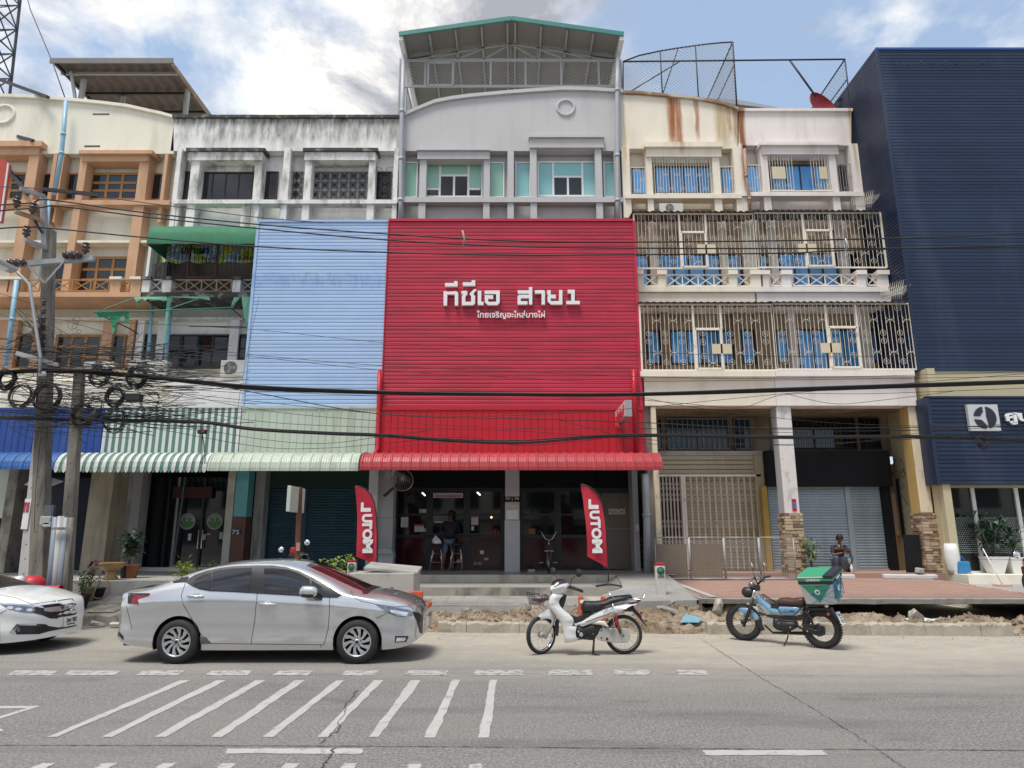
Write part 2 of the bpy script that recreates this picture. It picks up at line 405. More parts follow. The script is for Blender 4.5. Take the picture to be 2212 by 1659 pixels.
m_palepole=mat('pale_pole_concrete',(0.48,0.47,0.45),0.9,var=0.15,vs=2.5,bump=0.15,bs=30,dirt=(0.15,0.14,0.13),damt=0.7,ds=(4,4,0.6),dlo=0.52,dhi=0.66)
m_shopgrey=mat('grey_tile_pillar',(0.40,0.41,0.42),0.5,var=0.04)
m_darkceil=mat('dark_soffit',(0.028,0.029,0.031),0.9,spec=0.2)  # shade under canopies and inside shops is put into this near-black colour
m_black_board=mat('black_board',(0.014,0.015,0.017),0.85,spec=0.2,var=0.25,vs=1.0,bump=0.1,bs=40)
m_letter=mat('white_acrylic',(0.80,0.80,0.80),0.35,var=0.02)
m_signred=mat('sign_red',(0.45,0.015,0.03),0.5,var=0.03)
m_signwhite=mat('sign_white',(0.75,0.75,0.74),0.5,var=0.03)
m_paper=mat('paper',(0.68,0.67,0.66),0.8,var=0.05)
# == ground
from mathutils import noise as mn
def interp(T,x):
 if x<=T[0][0]:return T[0][1]
 for(a,b),(c,d)in zip(T,T[1:]):
  if x<=c:return b+(d-b)*(x-a)/(c-a)
 return T[-1][1]
KERB=[(-30,15.3),(-8.5,14.9),(-3.5,14.1),(-1,13.9),(1.5,13.77),(10,13.35),(30,12.9)]
def kerbY(x):return interp(KERB,x)
m_asphalt=mat('asphalt',(0.150,0.149,0.148),0.85,var=0.20,vs=0.55,bump=0.35,bs=90,speck=((0.40,0.39,0.37),75,0.56,0.68,0.5),fine=0.28,
dirt=(0.085,0.085,0.088),damt=0.6,ds=(0.35,1.6,1),dlo=0.5,dhi=0.66)
m_dusty=mat('dusty_road_edge',(0.34,0.29,0.225),0.9,var=0.20,vs=0.7,bump=0.25,bs=70,speck=((0.19,0.175,0.155),60,0.5,0.66,0.5),fine=0.15,
dirt=(0.40,0.345,0.26),damt=0.8,ds=(0.3,1.2,1),dlo=0.45,dhi=0.65)
def road_material():
 mt=bpy.data.materials.new('asphalt_with_dust');mt.use_nodes=True;T=mt.node_tree;T.nodes.clear();N=T.nodes.new;L=T.links.new
 out=N('ShaderNodeOutputMaterial');b=N('ShaderNodeBsdfPrincipled');L(b.outputs[0],out.inputs[0])
 g=N('ShaderNodeNewGeometry').outputs['Position'];sp=N('ShaderNodeSeparateXYZ');L(g,sp.inputs[0])
 def noise(sc,det,scale=(1,1,1),off=(0,0,0),ro=0.6):
  mp=N('ShaderNodeMapping');mp.inputs['Scale'].default_value=scale;mp.inputs['Location'].default_value=off;L(g,mp.inputs[0])
  n=N('ShaderNodeTexNoise');n.inputs['Scale'].default_value=sc;n.inputs['Detail'].default_value=det;n.inputs['Roughness'].default_value=ro;L(mp.outputs[0],n.inputs['Vector']);return n.outputs['Fac']
 def ma(op,a,b_=None,c=None,cl=False):
  n=N('ShaderNodeMath');n.operation=op;n.use_clamp=cl
  for i,v in enumerate((a,b_,c)):
   if v is None:continue
   if isinstance(v,(int,float)):n.inputs[i].default_value=v
   else:L(v,n.inputs[i])
  return n.outputs[0]
 def rng(v,lo,hi,a=0.,b_=1.):
  n=N('ShaderNodeMapRange');n.clamp=True;L(v,n.inputs[0]);n.inputs[1].default_value=lo;n.inputs[2].default_value=hi;n.inputs[3].default_value=a;n.inputs[4].default_value=b_;return n.outputs[0]
 def mix(f,a,b_):
  n=N('ShaderNodeMixRGB')
  for i,v in enumerate((f,a,b_)):
   if isinstance(v,(int,float)):n.inputs[i].default_value=v
   elif isinstance(v,tuple):n.inputs[i].default_value=v+(1,)
   else:L(v,n.inputs[i])
  return n.outputs[0]
 agg=noise(38,3,ro=0.75);agg2=noise(130,2);big=noise(0.5,6);tr=noise(1.0,7,(0.25,1.6,1),(5,2,0))
 c=mix(rng(agg,0.36,0.64),(0.085,0.083,0.081),(0.33,0.318,0.298))
 c=mix(ma('MULTIPLY',rng(noise(11,4,ro=0.8),0.46,0.66),0.45),c,(0.11,0.108,0.105))
 c=mix(ma('MULTIPLY',rng(noise(1.3,5,(0.6,1.3,1),(9,4,0)),0.60,0.72),0.55),c,(0.075,0.074,0.073))
 c=mix(rng(agg2,0.60,0.74),c,(0.42,0.41,0.39))
 c=mix(ma('MULTIPLY',rng(agg2,0.42,0.28),0.8),c,(0.045,0.045,0.048))
 c=mix(ma('MULTIPLY',rng(big,0.42,0.62),0.45),c,(0.225,0.215,0.195))
 c=mix(ma('MULTIPLY',rng(tr,0.52,0.70),0.5),c,(0.085,0.086,0.09))
 dust=ma('ADD',sp.outputs[1],ma('MULTIPLY_ADD',noise(1.1,7,(0.22,1.0,1)),3.2,-1.6))
 right=ma('MULTIPLY',rng(sp.outputs[0],-1.0,3.0),1.0)
 lim=ma('ADD',dust,ma('MULTIPLY',right,0.9))
 f=ma('MULTIPLY',rng(lim,9.3,12.6),ma('MULTIPLY_ADD',noise(3.5,6,(0.5,1,1),(3,3,3)),0.9,0.38),cl=True)
 f=ma('MULTIPLY',f,rng(sp.outputs[0],-9.0,-2.0,0.45,1.0))
 dc=mix(rng(noise(5,6),0.35,0.7),(0.47,0.42,0.335),(0.40,0.375,0.33))
 c=mix(f,c,dc)
 L(c,b.inputs['Base Color'])
 b.inputs['Roughness'].default_value=0.82;b.inputs['Specular IOR Level'].default_value=0.35
 bp=N('ShaderNodeBump');bp.inputs['Strength'].default_value=0.5;bp.inputs['Distance'].default_value=0.01
 L(ma('ADD',agg,agg2),bp.inputs['Height']);L(bp.outputs[0],b.inputs['Normal'])
 return mt
m_road=road_material()
g=MB();g.quad((-400,-300,-0.012),(400,-300,-0.012),(400,700,-0.012),(-400,700,-0.012))
tag(g.build('ground',m_concrete),kind='structure')
g=MB()
xs=[-60+i*2 for i in range(61)]
for a,b_ in zip(xs,xs[1:]):
 g.quad((a,-25,0),(b_,-25,0),(b_,kerbY(b_)+0.3,0),(a,kerbY(a)+0.3,0))
tag(g.build('road',m_road),kind='structure')
def paint_mat(name,amt,lo,hi):
 mt=mat(name,(0.43,0.42,0.40),0.8,var=0.12,vs=3,bump=0.3,bs=90,fine=0.14,
dirt=(0.19,0.185,0.175),damt=amt,ds=(9,9,1),dlo=lo,dhi=hi)
 return mt
m_paint=paint_mat('road_paint',0.8,0.56,0.68);m_paintold=paint_mat('worn_road_paint',0.95,0.46,0.60)
m_crack=mat('road_crack',(0.06,0.058,0.055),0.95,var=0.3,vs=8)
A6=lambda x,y:(x*0.4394,1188+y*0.4394)
A7=lambda x,y:(864+x*0.3173,1188+y*0.3173)
A8=lambda x,y:(1512+x*0.3164,1188+y*0.3164)
def jag(name,mp,tl,tr_,bl,br,yt,yb,m,label,group,z=0.004,n=14,j=0.012):
 P=[atz(*mp(x,y),z)for x,y in((tl,yt),(tr_,yt),(br,yb),(bl,yb))]
 rim=[]
 for i in range(4):
  a,b_=P[i],P[(i+1)%4]
  for k in range(n):
   p=a.lerp(b_,k/n);q=Vector((RND.uniform(-j,j),RND.uniform(-j,j),0))if k else Vector()
   rim.append(p+q)
 mb=MB();mb.add([(p.x,p.y,z)for p in rim],tessellate_polygon([rim]))
 o=mb.build(name,m);tag(o,label,'road marking',group)
 return o
grp='thick broken line along the parking lane'
LB=['in front of the white car, leftmost','left of the silver car','before the silver car rear wheel','below the silver car rear door','below the silver car front door','below the silver car front wheel','just right of the silver car nose',
'left of the white motorbike','below the white motorbike front wheel','below the white motorbike rear wheel','ragged, rightmost of the line']
lbi=iter('worn white dash of the thick broken line, '+s for s in LB)
for k,(a,b_,c,d,mp)in enumerate([(75,290,35,250,A6),(345,600,310,560,A6),(705,910,665,875,A6),(1040,1240,1010,1215,A6),(1370,1540,1340,1515,A6),(1705,1865,1665,1840,A6),(2010,2205,1985,2190,A6)]):
 jag('broken_line_dash',mp,a,b_,c,d,592,616,m_paintold,next(lbi),grp)
for(a,b_,c,d)in[(510,845,505,842),(1010,1305,1012,1310),(1452,1695,1462,1700),(1880,2080,1900,2105)]:
 jag('broken_line_dash',A7,a,b_,c,d,816,852,m_paintold,next(lbi),grp,j=0.02)
grp='slanting stripes of the hatched island'
ords=['leftmost','second','third','fourth','fifth','sixth, cracked','seventh']
for k,(a,b_,c,d)in enumerate([(885,937,233,280),(1065,1113,498,550),(1255,1305,760,815),(1450,1500,1037,1090),(1655,1697,1290,1345),(1840,1885,1560,1610),(2020,2068,1812,1862)]):
 jag('hatch_stripe',A6,a,b_,c,d,640,919,m_paint,'slanting grey white hatch stripe on the asphalt, %s of nine from the left'%ords[k],grp)
jag('hatch_stripe',A7,358,410,165,240,883,1277,m_paint,'slanting hatch stripe, second from the right, below the white motorbike',grp)
jag('hatch_stripe',A7,615,662,530,605,883,1277,m_paint,'steepest and rightmost hatch stripe, below the white motorbike',grp)
jag('lane_dash',A6,1118,1788,1105,1775,976,1001,m_paint,'long white lane dash below the hatched stripes','long lane dashes')
jag('lane_dash',A8,15,835,45,875,1366,1401,m_paint,'long white lane dash at the lower right of the road','long lane dashes')
nhs=iter(['first','second','third, under the long dash','fourth','fifth','sixth','seventh','eighth','ninth and last'])
for(a,b_,c,d)in[(205,277,120,190),(505,577,440,510),(800,869,745,812),(1095,1165,1050,1120),(1405,1472,1370,1440),(1695,1757,1665,1730)]:
 jag('near_hatch_stripe',A6,a,b_,c,d,1048,1085,m_paint,'hatch stripe end at the lower edge, %s from the left'%next(nhs),'nearest row of hatch stripes')
for(a,b_,c,d)in[(58,143,48,140),(475,562,470,560)]:
 jag('near_hatch_stripe',A7,a,b_,c,d,1455,1500,m_paint,'hatch stripe end at the lower edge, %s from the left'%next(nhs),'nearest row of hatch stripes')
mb=MB()
pts=[A6(*p)for p in((-160,767),(203,766),(-160,880),(-160,866),(128,778),(-160,780))]
rim=[atz(*p,0.004)for p in pts]
mb.add([(p.x,p.y,0.004)for p in rim],tessellate_polygon([rim]));tag(mb.build('arrow_marking',m_paint),'pointed white outline marking at the left edge of the road','road marking')
mb=MB();rim=[atz(*A6(*p),0.004)for p in((-30,872),(12,880),(20,890),(-30,894))]
mb.add([(p.x,p.y,0.004)for p in rim],tessellate_polygon([rim]));tag(mb.build('paint_remnant',m_paint),'small rounded paint remnant at the left edge of the road','road marking')
def crackline(pts,w,name,label,sub=9,j=0.03,z=0.006):
 P=[atz(*p,z)for p in pts];Q=[]
 for a,b_ in zip(P,P[1:]):
  for k in range(sub):Q.append(a.lerp(b_,k/sub)+Vector((RND.uniform(-j,j),RND.uniform(-j,j)*0.6,0)))
 Q.append(P[-1]);mb=MB()
 V=[]
 for i,q in enumerate(Q):
  d=(Q[min(i+1,len(Q)-1)]-Q[max(i-1,0)]);d.normalize();nrm=Vector((-d.y,d.x,0));ww=w*RND.uniform(0.25,1.3)
  V+=[q+nrm*ww/2,q-nrm*ww/2]
 mb.add(V,[(2*i,2*i+1,2*i+3,2*i+2)for i in range(len(Q)-1)])
 o=mb.build(name,m_crack);tag(o,kind='structure')
 return o
crackline([A8(0,600),A8(150,700),A8(450,890),A8(830,1115),A8(1200,1350),A8(1400,1488),A8(1500,1560)],0.009,'road_crack','',sub=22,j=0.014)
crackline([A6(1755,690),A6(1700,770),A6(1660,880),A6(1575,950)],0.013,'road_crack','',j=0.025)
crackline([A6(1655,970),A6(1600,1030),A6(1590,1075)],0.018,'road_crack','',j=0.03)
crackline([A6(-200,958),A6(1000,960),A6(2212,966),A7(2212,1352),A8(2212,1366)],0.014,'road_joint','',sub=40,j=0.006)
crackline([A7(330,838),A7(1000,842),A7(2212,850),A8(1200,859),A8(2212,862)],0.008,'road_joint','',sub=30,j=0.006)
# == pavements
m_pave=mat('grey_pavement',(0.34,0.33,0.31),0.85,var=0.18,vs=1.3,bump=0.15,bs=40,dirt=(0.24,0.20,0.15),damt=0.7,ds=(1.2,1.2,1.2),fine=0.06)
m_paver=mat('red_paver',(0.36,0.225,0.18),0.85,var=0.14,vs=1.0,bump=0.15,bs=50,dirt=(0.36,0.25,0.19),damt=0.6,ds=(0.7,1.2,1.2),fine=0.05)
m_mortar=mat('paver_bed',(0.30,0.21,0.17),0.9)
m_soil=mat('sandy_soil',(0.23,0.17,0.115),0.95,var=0.7,vs=2.2,bump=0.9,bs=22,speck=((0.11,0.075,0.045),9,0.48,0.62,0.75),fine=0.12,
dirt=(0.40,0.335,0.25),damt=0.75,ds=(1.2,2.2,1),dlo=0.48,dhi=0.62)
m_yellowstep=mat('cream_stained_step',(0.52,0.47,0.37),0.85,var=0.12,vs=1.5,bump=0.1,bs=30,dirt=(0.22,0.18,0.12),damt=0.7,ds=(2.5,2.5,1.5),dlo=0.5,dhi=0.68)
m_floor=mat('polished_concrete_floor',(0.34,0.33,0.30),0.35,var=0.12,vs=1.2,dirt=(0.24,0.22,0.19),damt=0.5)
FL=0.82
mb=MB()
def pav(x0,x1,y0,y1,z0,z1,nx,ny,gap=0.012):
 for i in range(nx):
  for k in range(ny):
   a,b_=x0+(x1-x0)*i/nx+gap/2,x0+(x1-x0)*(i+1)/nx-gap/2
   c,d=k/ny,(k+1)/ny
   def yy(x,t):yk=kerbY(x)+0.16 if y0 is None else y0;return yk+(y1-yk)*t
   e=0.004
   za,zb=z0+(z1-z0)*c+RND.uniform(-.004,.004),z0+(z1-z0)*d
   mb.add([(a,yy(a,c)+e,za),(b_,yy(b_,c)+e,za),(b_,yy(b_,d)-e,zb),(a,yy(a,d)-e,zb)],[(0,1,2,3)])
pav(-30,-4.4,None,16.1,0.22,0.50,34,3)
o=mb.build('pavement',m_pave);tag(o,kind='structure')
mb=MB()
for x0 in range(-30,-4,2):
 x1=min(x0+2,-4.4)
 mb.add([(x0,kerbY(x0)+.1,.20),(x1,kerbY(x1)+.1,.20),(x1,16.1,.485),(x0,16.1,.485)],[(0,1,2,3)])
tag(mb.build('pavement_bed',m_mortar),kind='structure')
mb=MB();pav(-4.35,1.75,15.2,16.95,0.375,0.43,17,5)
tag(mb.build('tiled_pavement',m_pave),kind='structure')
mb=MB();mb.add([(-4.4,15.15,.365),(2.0,15.15,.365),(2.6,16.96,.42),(-4.4,16.96,.42)],[(0,1,2,3)]);mb.box(-4.4,2.0,15.15,15.25,-0.02,.36)
tag(mb.build('tiled_pavement_bed',m_concrete),kind='structure')
mb=MB();mb.box(-30,-5.3,16.1,22.6,0.0,FL);tag(mb.build('left_platform',m_concrete),kind='structure')
mb=MB();mb.box(-5.3,2.62,16.95,19.0,0.0,0.62);tag(mb.build('lower_step',m_oldconcrete),kind='structure')
mb=MB();mb.box(-5.3,2.62,16.96,18.75,0.62,0.626);tag(mb.build('lower_step_top',m_pave),kind='structure')
mb=MB();mb.box(-5.3,2.74,18.7,24.0,0.0,FL-0.004);tag(mb.build('upper_step',m_yellowstep),kind='structure')
mb=MB();mb.box(-5.3,4.3,18.72,24.0,FL-0.004,FL);tag(mb.build('shop_floor',m_floor),kind='structure')
mb=MB()
mb.add([(2.0,15.7,.40),(4.05,15.75,.44),(4.05,18.7,FL),(2.745,18.7,FL),(2.62,16.9,.62),(2.1,16.9,.45)],[(0,1,4,5),(1,2,3,4)])
mb.add([(2.0,15.7,.40),(4.05,15.75,.44),(4.05,15.72,.0),(2.0,15.68,0)],[(0,1,2,3)])
mb.add([(2.0,15.7,.40),(2.1,16.9,.45),(2.62,16.9,.62),(2.745,18.7,FL),(2.745,18.7,0),(2.62,16.9,0),(2.1,16.9,0),(2.0,15.7,0)],[(0,1,6,7),(1,2,5,6),(2,3,4,5)])
mb.add([(2.6,16.96,.612),(2.745,18.72,FL-.006),(2.4,18.72,.612),(4.09,15.5,.46),(4.09,18.7,FL),(4.09,18.7,0),(4.09,15.5,0),(4.05,15.75,.44),(4.05,18.7,FL)],[(0,1,2),(3,4,5,6),(7,3,4,8)])
tag(mb.build('concrete_ramp',m_pave),kind='structure')
XL,XR=4.07,11.35
def fc(x,t):
 return 15.55+(19.9-15.55)*t,0.50+(0.70-0.50)*t
mb=MB()
sl_=[(XL,0),(XR+.6,0),(XR+.35,.55),(XR,1),(XL,1)]
mb.add([(x,fc(x,t)[0],fc(x,t)[1]-.012)for x,t in sl_],[(0,1,2,3,4)])
rr=[]
for i in range(60):
 x=XL+(XR+.6-XL)*i/59;rr.append((x,15.47+RND.uniform(-.07,.07)+.08*mn.noise(Vector((x*.8,0,0)))))
for(x0,y0),(x1,y1)in zip(rr,rr[1:]):
 mb.add([(x0,y0,.485),(x1,y1,.485),(x1,y1+.05,.385+.03*mn.noise(Vector((x1*2,0,0)))),(x0,y0+.05,.385+.03*mn.noise(Vector((x0*2,0,0)))),(x0,15.62,.487),(x1,15.62,.487),(x0,15.9,.34),(x1,15.9,.34)],[(0,1,2,3),(0,4,5,1),(3,2,7,6)])
tag(mb.build('forecourt_slab',m_concrete),kind='structure')
mb=MB();row=0;y=15.62
bricks=[]
while y<19.85:
 x=XL+0.05+(0.1 if row%2 else 0)
 t=(y-15.55)/(19.9-15.55)
 xr_=XR+0.6-0.6*t
 while x<xr_-.2:
  if not(4.3<x<4.62 and False):
   bricks.append((x,y))
  x+=0.205
 y+=0.105;row+=1
def brick_geo(mb,x,y,dz):
 z0=fc(x,(y-15.55)/4.35)[1];z1=fc(x,(y+.1-15.55)/4.35)[1];e=.003
 mb.add([(x+e,y+e,z0+dz),(x+.2-e,y+e,z0+dz),(x+.2-e,y+.1-e,z1+dz),(x+e,y+.1-e,z1+dz),(x,y,z0-.01),(x+.2,y,z0-.01)],[(0,1,2,3),(4,5,1,0)])
for(x,y)in bricks:brick_geo(mb,x,y,RND.uniform(-.003,.003))
o=mb.build('paver_bricks',m_paver);tag(o,kind='stuff',label='red brick pavers laid across the forecourt');
mb=MB();mb.add([(4.30,15.6,.515),(4.48,15.6,.515),(4.18,19.6,.70),(4.08,19.6,.70)],[(0,1,2,3)]);tag(mb.build('concrete_strip',m_concrete),kind='structure')
mb=MB();mb.box(7.6,11.9,19.55,24.5,0.0,FL);mb.box(3.9,7.6,20.0,24.5,0.0,FL-.02)
tag(mb.build('right_shop_floor',m_paver),kind='structure')
mb=MB();mb.box(11.9,30,18.6,24.5,0.0,FL);tag(mb.build('showroom_plinth',m_cream),kind='structure')
mb=MB();mb.add([(11.35,13.3,.18),(30,13.0,.18),(30,18.6,.56),(11.35,18.6,.60)],[(0,1,2,3)]);tag(mb.build('side_pavement',m_pave),kind='structure')
mb=MB();mb.box(11.95,30,18.56,18.6,.2,FL);
mb=None
for k,(a,b_)in enumerate([(8.35,8.62),(8.75,9.35),(10.15,11.6)]):
 q=MB();q.cbox(((a+b_)/2,19.50,0.735),(b_-a,0.16,0.10),rot=(0.1,RND.uniform(-.02,.02),0))
 o=q.build('edge_slab',m_stripewhite,bevel=0.012);tag(o,['short broken white edging slab at the left of the step','middle broken white edging slab of the step','long broken white edging slab at the right of the step'][k],'slab','broken white edging slabs')
 # == dug-up strip
def trench(x,y):
 """depth of the open trench"""
 c=interp([(3.4,15.25),(6,15.3),(10,15.3),(13,15.15)],x)
 d=max(0.0,1-abs(y-c)/0.42)
 w=interp([(1.8,0),(3.0,0.8),(5.0,.55),(6.5,1),(11.3,1.0),(12.6,0.2)],x)*(0.75+0.5*mn.noise(Vector((x*1.5,3,0))))
 return w*(d**0.5 if d>0 else 0)*0.62
def soilz(x,y):
 yk=kerbY(x);t=(y-yk)/1.6
 base=0.12+0.20*min(1,max(0,t))
 n=0.11*mn.fractal(Vector((x*1.3,y*1.7,0)),0.8,2.1,5)+0.045*mn.noise(Vector((x*6,y*6,4)))+0.018*mn.noise(Vector((x*17,y*17,9)))
 e=min(1,max(0,(y-yk-0.02)/0.25))
 hole=min(1,max(0,(x-5.6)/.8))*min(1,max(0,(12.9-x)/.6))
 lip=14.98+.12*mn.noise(Vector((x*1.7,5,2)))+.05*mn.noise(Vector((x*7,1,2)))
 base*=1-.62*hole*min(1,max(0,(y-14.3)/.4))
 if y>lip and hole>0:return max(-.4,base-.55*hole*min(1,(y-lip)/.10))
 return max(-0.5,base*e*0.98+n*e*1.4-trench(x,y)-(0.05 if e<.02 else 0))
mb=MB();nx,ny=460,64;V=[]
for i in range(nx+1):
 x=-4.0+22.0*i/nx
 yb=16.4 if x>1.6 else 15.35
 yk=kerbY(x)-0.05
 for k in range(ny+1):
  y=yk+(yb-yk)*k/ny;V.append((x,y,soilz(x,y)))
mb.add(V,[(i*(ny+1)+k,(i+1)*(ny+1)+k,(i+1)*(ny+1)+k+1,i*(ny+1)+k+1)for i in range(nx)for k in range(ny)],smooth=True)
tag(mb.build('soil_strip',m_soil),kind='structure')
mb=MB()
def clod(mb,x,y,z,s,m=0):
 V=[];rot=Euler((RND.uniform(0,3),RND.uniform(0,3),RND.uniform(0,3))).to_matrix();sx=Vector((s*RND.uniform(.6,1.4),s*RND.uniform(.6,1.4),s*RND.uniform(.4,.9)))
 for a in((1,0,0),(-1,0,0),(0,1,0),(0,-1,0),(0,0,1),(0,0,-1)):
  v=Vector(a)*RND.uniform(.7,1.2);V.append(rot@Vector((v.x*sx.x,v.y*sx.y,v.z*sx.z))+Vector((x,y,z)))
 mb.add(V,[(0,2,4),(2,1,4),(1,3,4),(3,0,4),(2,0,5),(1,2,5),(3,1,5),(0,3,5)],m)
m_stone=mat('grey_rubble',(0.38,0.35,0.30),0.9,var=0.3,vs=5,bump=0.3,bs=30,world=True)
for i in range(14000):
 x=RND.uniform(-2.6,17);t=RND.random();yb=16.2 if x>2 else 15.3
 y=kerbY(x)+0.05+(yb-kerbY(x))*t;s=RND.choice((.006,.008,.010,.014,.014,.02,.05 if RND.random()<.25 else .02))*RND.uniform(.6,1.4)
 clod(mb,x,y,soilz(x,y)+s*.3,s,0 if RND.random()<.75 else 1)
for i in range(900):
 x=RND.uniform(-3,17);y=kerbY(x)-abs(RND.gauss(0,.35))-.02;s=RND.uniform(.004,.012);clod(mb,x,y,s*.3,s,0 if RND.random()<.7 else 1)
tag(mb.build('rubble',[m_soil,m_stone],smooth=False),kind='stuff',label='loose clods and pebbles over the dug strip')
def chunk(x,y,sx,sy,sz,rot,label,m=m_stone,dz=0.0,grp='chunks of broken concrete in the dug strip'):
 import bmesh as bmm
 bm=bmm.new()
 for _ in range(26):
  v=Vector((RND.uniform(-1,1),RND.uniform(-1,1),RND.uniform(-1,1)));k=max(abs(v.x),abs(v.y),abs(v.z));v=v/k*RND.uniform(.8,1.0)
  bm.verts.new((v.x*sx/2,v.y*sy/2,v.z*sz/2))
 r_=bmm.ops.convex_hull(bm,input=bm.verts[:]);bmm.ops.delete(bm,geom=list({g for g in r_['geom_interior']if isinstance(g,bmm.types.BMVert)}),context='VERTS')
 bmm.ops.subdivide_edges(bm,edges=bm.edges[:],cuts=2,use_grid_fill=True)
 for v in bm.verts:v.co+=v.co.normalized()*.10*min(sx,sy,sz)*mn.noise(v.co*14+Vector((x,y,0)))
 q=MB();bm.verts.index_update();q.add([tuple(v.co)for v in bm.verts],[tuple(w_.index for w_ in f.verts)for f in bm.faces]);bm.free()
 o=q.build('concrete_chunk',m,loc=(x,y,soilz(x,y)+sz*.35+dz),rot=rot);tag(o,label,'rubble',grp);return o
p=atz(1650-100,1334,.25)
chunk(4.65,14.15,.30,.18,.30,(.3,.7,.2),'upright broken concrete lump left of the blue motorbike')
chunk(4.1,14.3,.16,.2,.34,(.5,.1,.3),'narrow standing lump of clay and concrete by the blue sheet')
chunk(3.3,15.35,.5,.3,.09,(.2,.25,.3),'flat cracked slab hanging over the pit right of the milestone',dz=.3)
chunk(2.6,15.4,.45,.3,.08,(.15,.1,-.1),'flat cracked slab above the pit behind the carrier rack',dz=.1)
chunk(2.05,15.3,.35,.3,.10,(.25,-.2,.5),'tilted slab fragment behind the white motorbike seat',dz=.05)
chunk(5.15,14.6,.55,.12,.10,(.1,.35,-.4),'long grey fragment behind the blue front mudguard')
chunk(8.1,14.5,.34,.2,.26,(.5,.6,.4),'angular lump standing beside the white plastic sheet')
chunk(11.9,14.5,1.5,.9,.25,(.0,.03,.1),'broad pale concrete block at the right end of the trench',m=m_concrete,dz=.05)
chunk(13.0,13.9,.8,.22,.22,(.0,.15,-.3),'round ended concrete pipe piece at the right edge of the strip',m=m_concrete)
chunk(12.3,15.1,.3,.3,.3,(.4,.5,.3),'dark clod at the right mouth of the trench',m=m_soil,dz=.1)
for k_,(cx0,cy0,a_,b_)in enumerate(((-7.9,14.62,.5,.16),(-7.3,14.55,.38,.14),(-6.8,14.5,.45,.12),(-8.4,14.7,.3,.15))):chunk(cx0,cy0,a_,b_,.08,(.1,.1*k_,.3*k_),'flat pale rubble piece on the road by the left kerb, %s from the left'%('second','third','fourth','first')[k_],m=m_concrete,dz=.04-soilz(cx0,cy0))
q=MB();P=[(3.25,14.05),(3.62,14.0),(3.75,14.22),(3.45,14.3)]
q.add([(x,y,soilz(x,y)+.06+RND.uniform(0,.03))for x,y in P],[(0,1,2,3)])
m_bluesheet=mat('blue_plastic_sheet',(0.16,0.34,0.42),0.6,var=.2,vs=6)
tag(q.build('plastic_sheet',m_bluesheet),'scrap of light blue plastic sheet lying in the dug pit','sheet')
q=MB();V=[]
for i in range(22):
 x=6.55+2.4*i/21
 for k in range(5):
  y=14.62+(k-2)*(.07 if 3<i<18 else .03)+.05*sin(i*.9);V.append((x,y,soilz(x,14.6)+.07+.05*mn.noise(Vector((x*4,k*1.3,1)))-.045*abs(k-2)))
q.add(V,[(i*5+k,(i+1)*5+k,(i+1)*5+k+1,i*5+k+1)for i in range(21)for k in range(4)],smooth=True)
m_whitesheet=mat('white_plastic_sheet',(0.66,0.64,0.60),0.5,var=.15,vs=6)
o=q.build('plastic_sheet',m_whitesheet);tag(o,'crumpled white plastic sheet draped over the soil behind the blue motorbike','sheet')
md=o.modifiers.new('solid','SOLIDIFY');md.thickness=.005
def kerbstone(x0,x1,label,top=0.21,m=m_concrete,grp='kerb stones beside the road'):
 y0,y1=kerbY(x0),kerbY(x1);q=MB();th=.16;n=14
 V=[]
 for i in range(n+1):
  x=x0+(x1-x0)*i/n;y=y0+(y1-y0)*i/n;j=lambda s:RND.uniform(-s,s)
  ztop=top+j(.022)
  V+=[(x,y+j(.004),-.05),(x,y+j(.006),ztop-.03+j(.01)),(x,y+.03+j(.012),ztop),(x,y+th,ztop+j(.006)),(x,y+th,-.05)]
 q.add(V,[(i*5+k,(i+1)*5+k,(i+1)*5+k+1,i*5+k+1)for i in range(n)for k in range(4)]+[(0,1,2,3,4),tuple(n*5+k for k in(4,3,2,1,0))])
 tag(q.build('kerb_stone',m),label,'kerb stone',grp)
m_kerb=mat('kerb_concrete',(0.41,0.37,0.30),0.9,var=0.3,vs=2.6,bump=0.4,bs=28,dirt=(0.22,0.17,0.11),damt=0.7,ds=(2.5,2.5,4),dlo=.5,dhi=.68)
names=['kerb stone in front of the soil between the silver car and white motorbike, leftmost','middle kerb stone left of the white motorbike wheel','kerb stone just behind the white motorbike front wheel']
for k,(a,b_)in enumerate([(-1.42,-.88),(-.87,.13),(.14,.95)]):kerbstone(a,b_,names[k],.19,m_kerb)
xs=[3.68+i*1.0 for i in range(6)]+[9.25]
nm=['at the rough left end beside the white motorbike rear wheel','left of the blue motorbike front wheel','behind the blue motorbike front wheel','behind the blue motorbike stand','just right of the blue motorbike rear wheel','at the far right end by the gap']
for k,(a,b_)in enumerate(zip(xs,xs[1:])):kerbstone(a+.004,b_-.004,'pale kerb stone '+nm[k],.22,m_kerb)
for k in range(9):
 a=-13.6+k*1.0;kerbstone(a,a+.99,['kerb stone under the left pavement edge, %s from the silver car'%s for s in('ninth','eighth','seventh','sixth','fifth','fourth','third','second','first')][k],.23,m_oldconcrete,'old kerb stones of the left pavement')
mb=MB();mb.add([(11.3,kerbY(11.3),.16),(30,12.9,.16),(30,12.9,-.02),(11.3,kerbY(11.3),-.02),(30,13.3,.18),(11.3,13.5,.18)],[(0,1,2,3),(0,5,4,1)])
tag(mb.build('right_kerb',m_kerb),kind='structure')
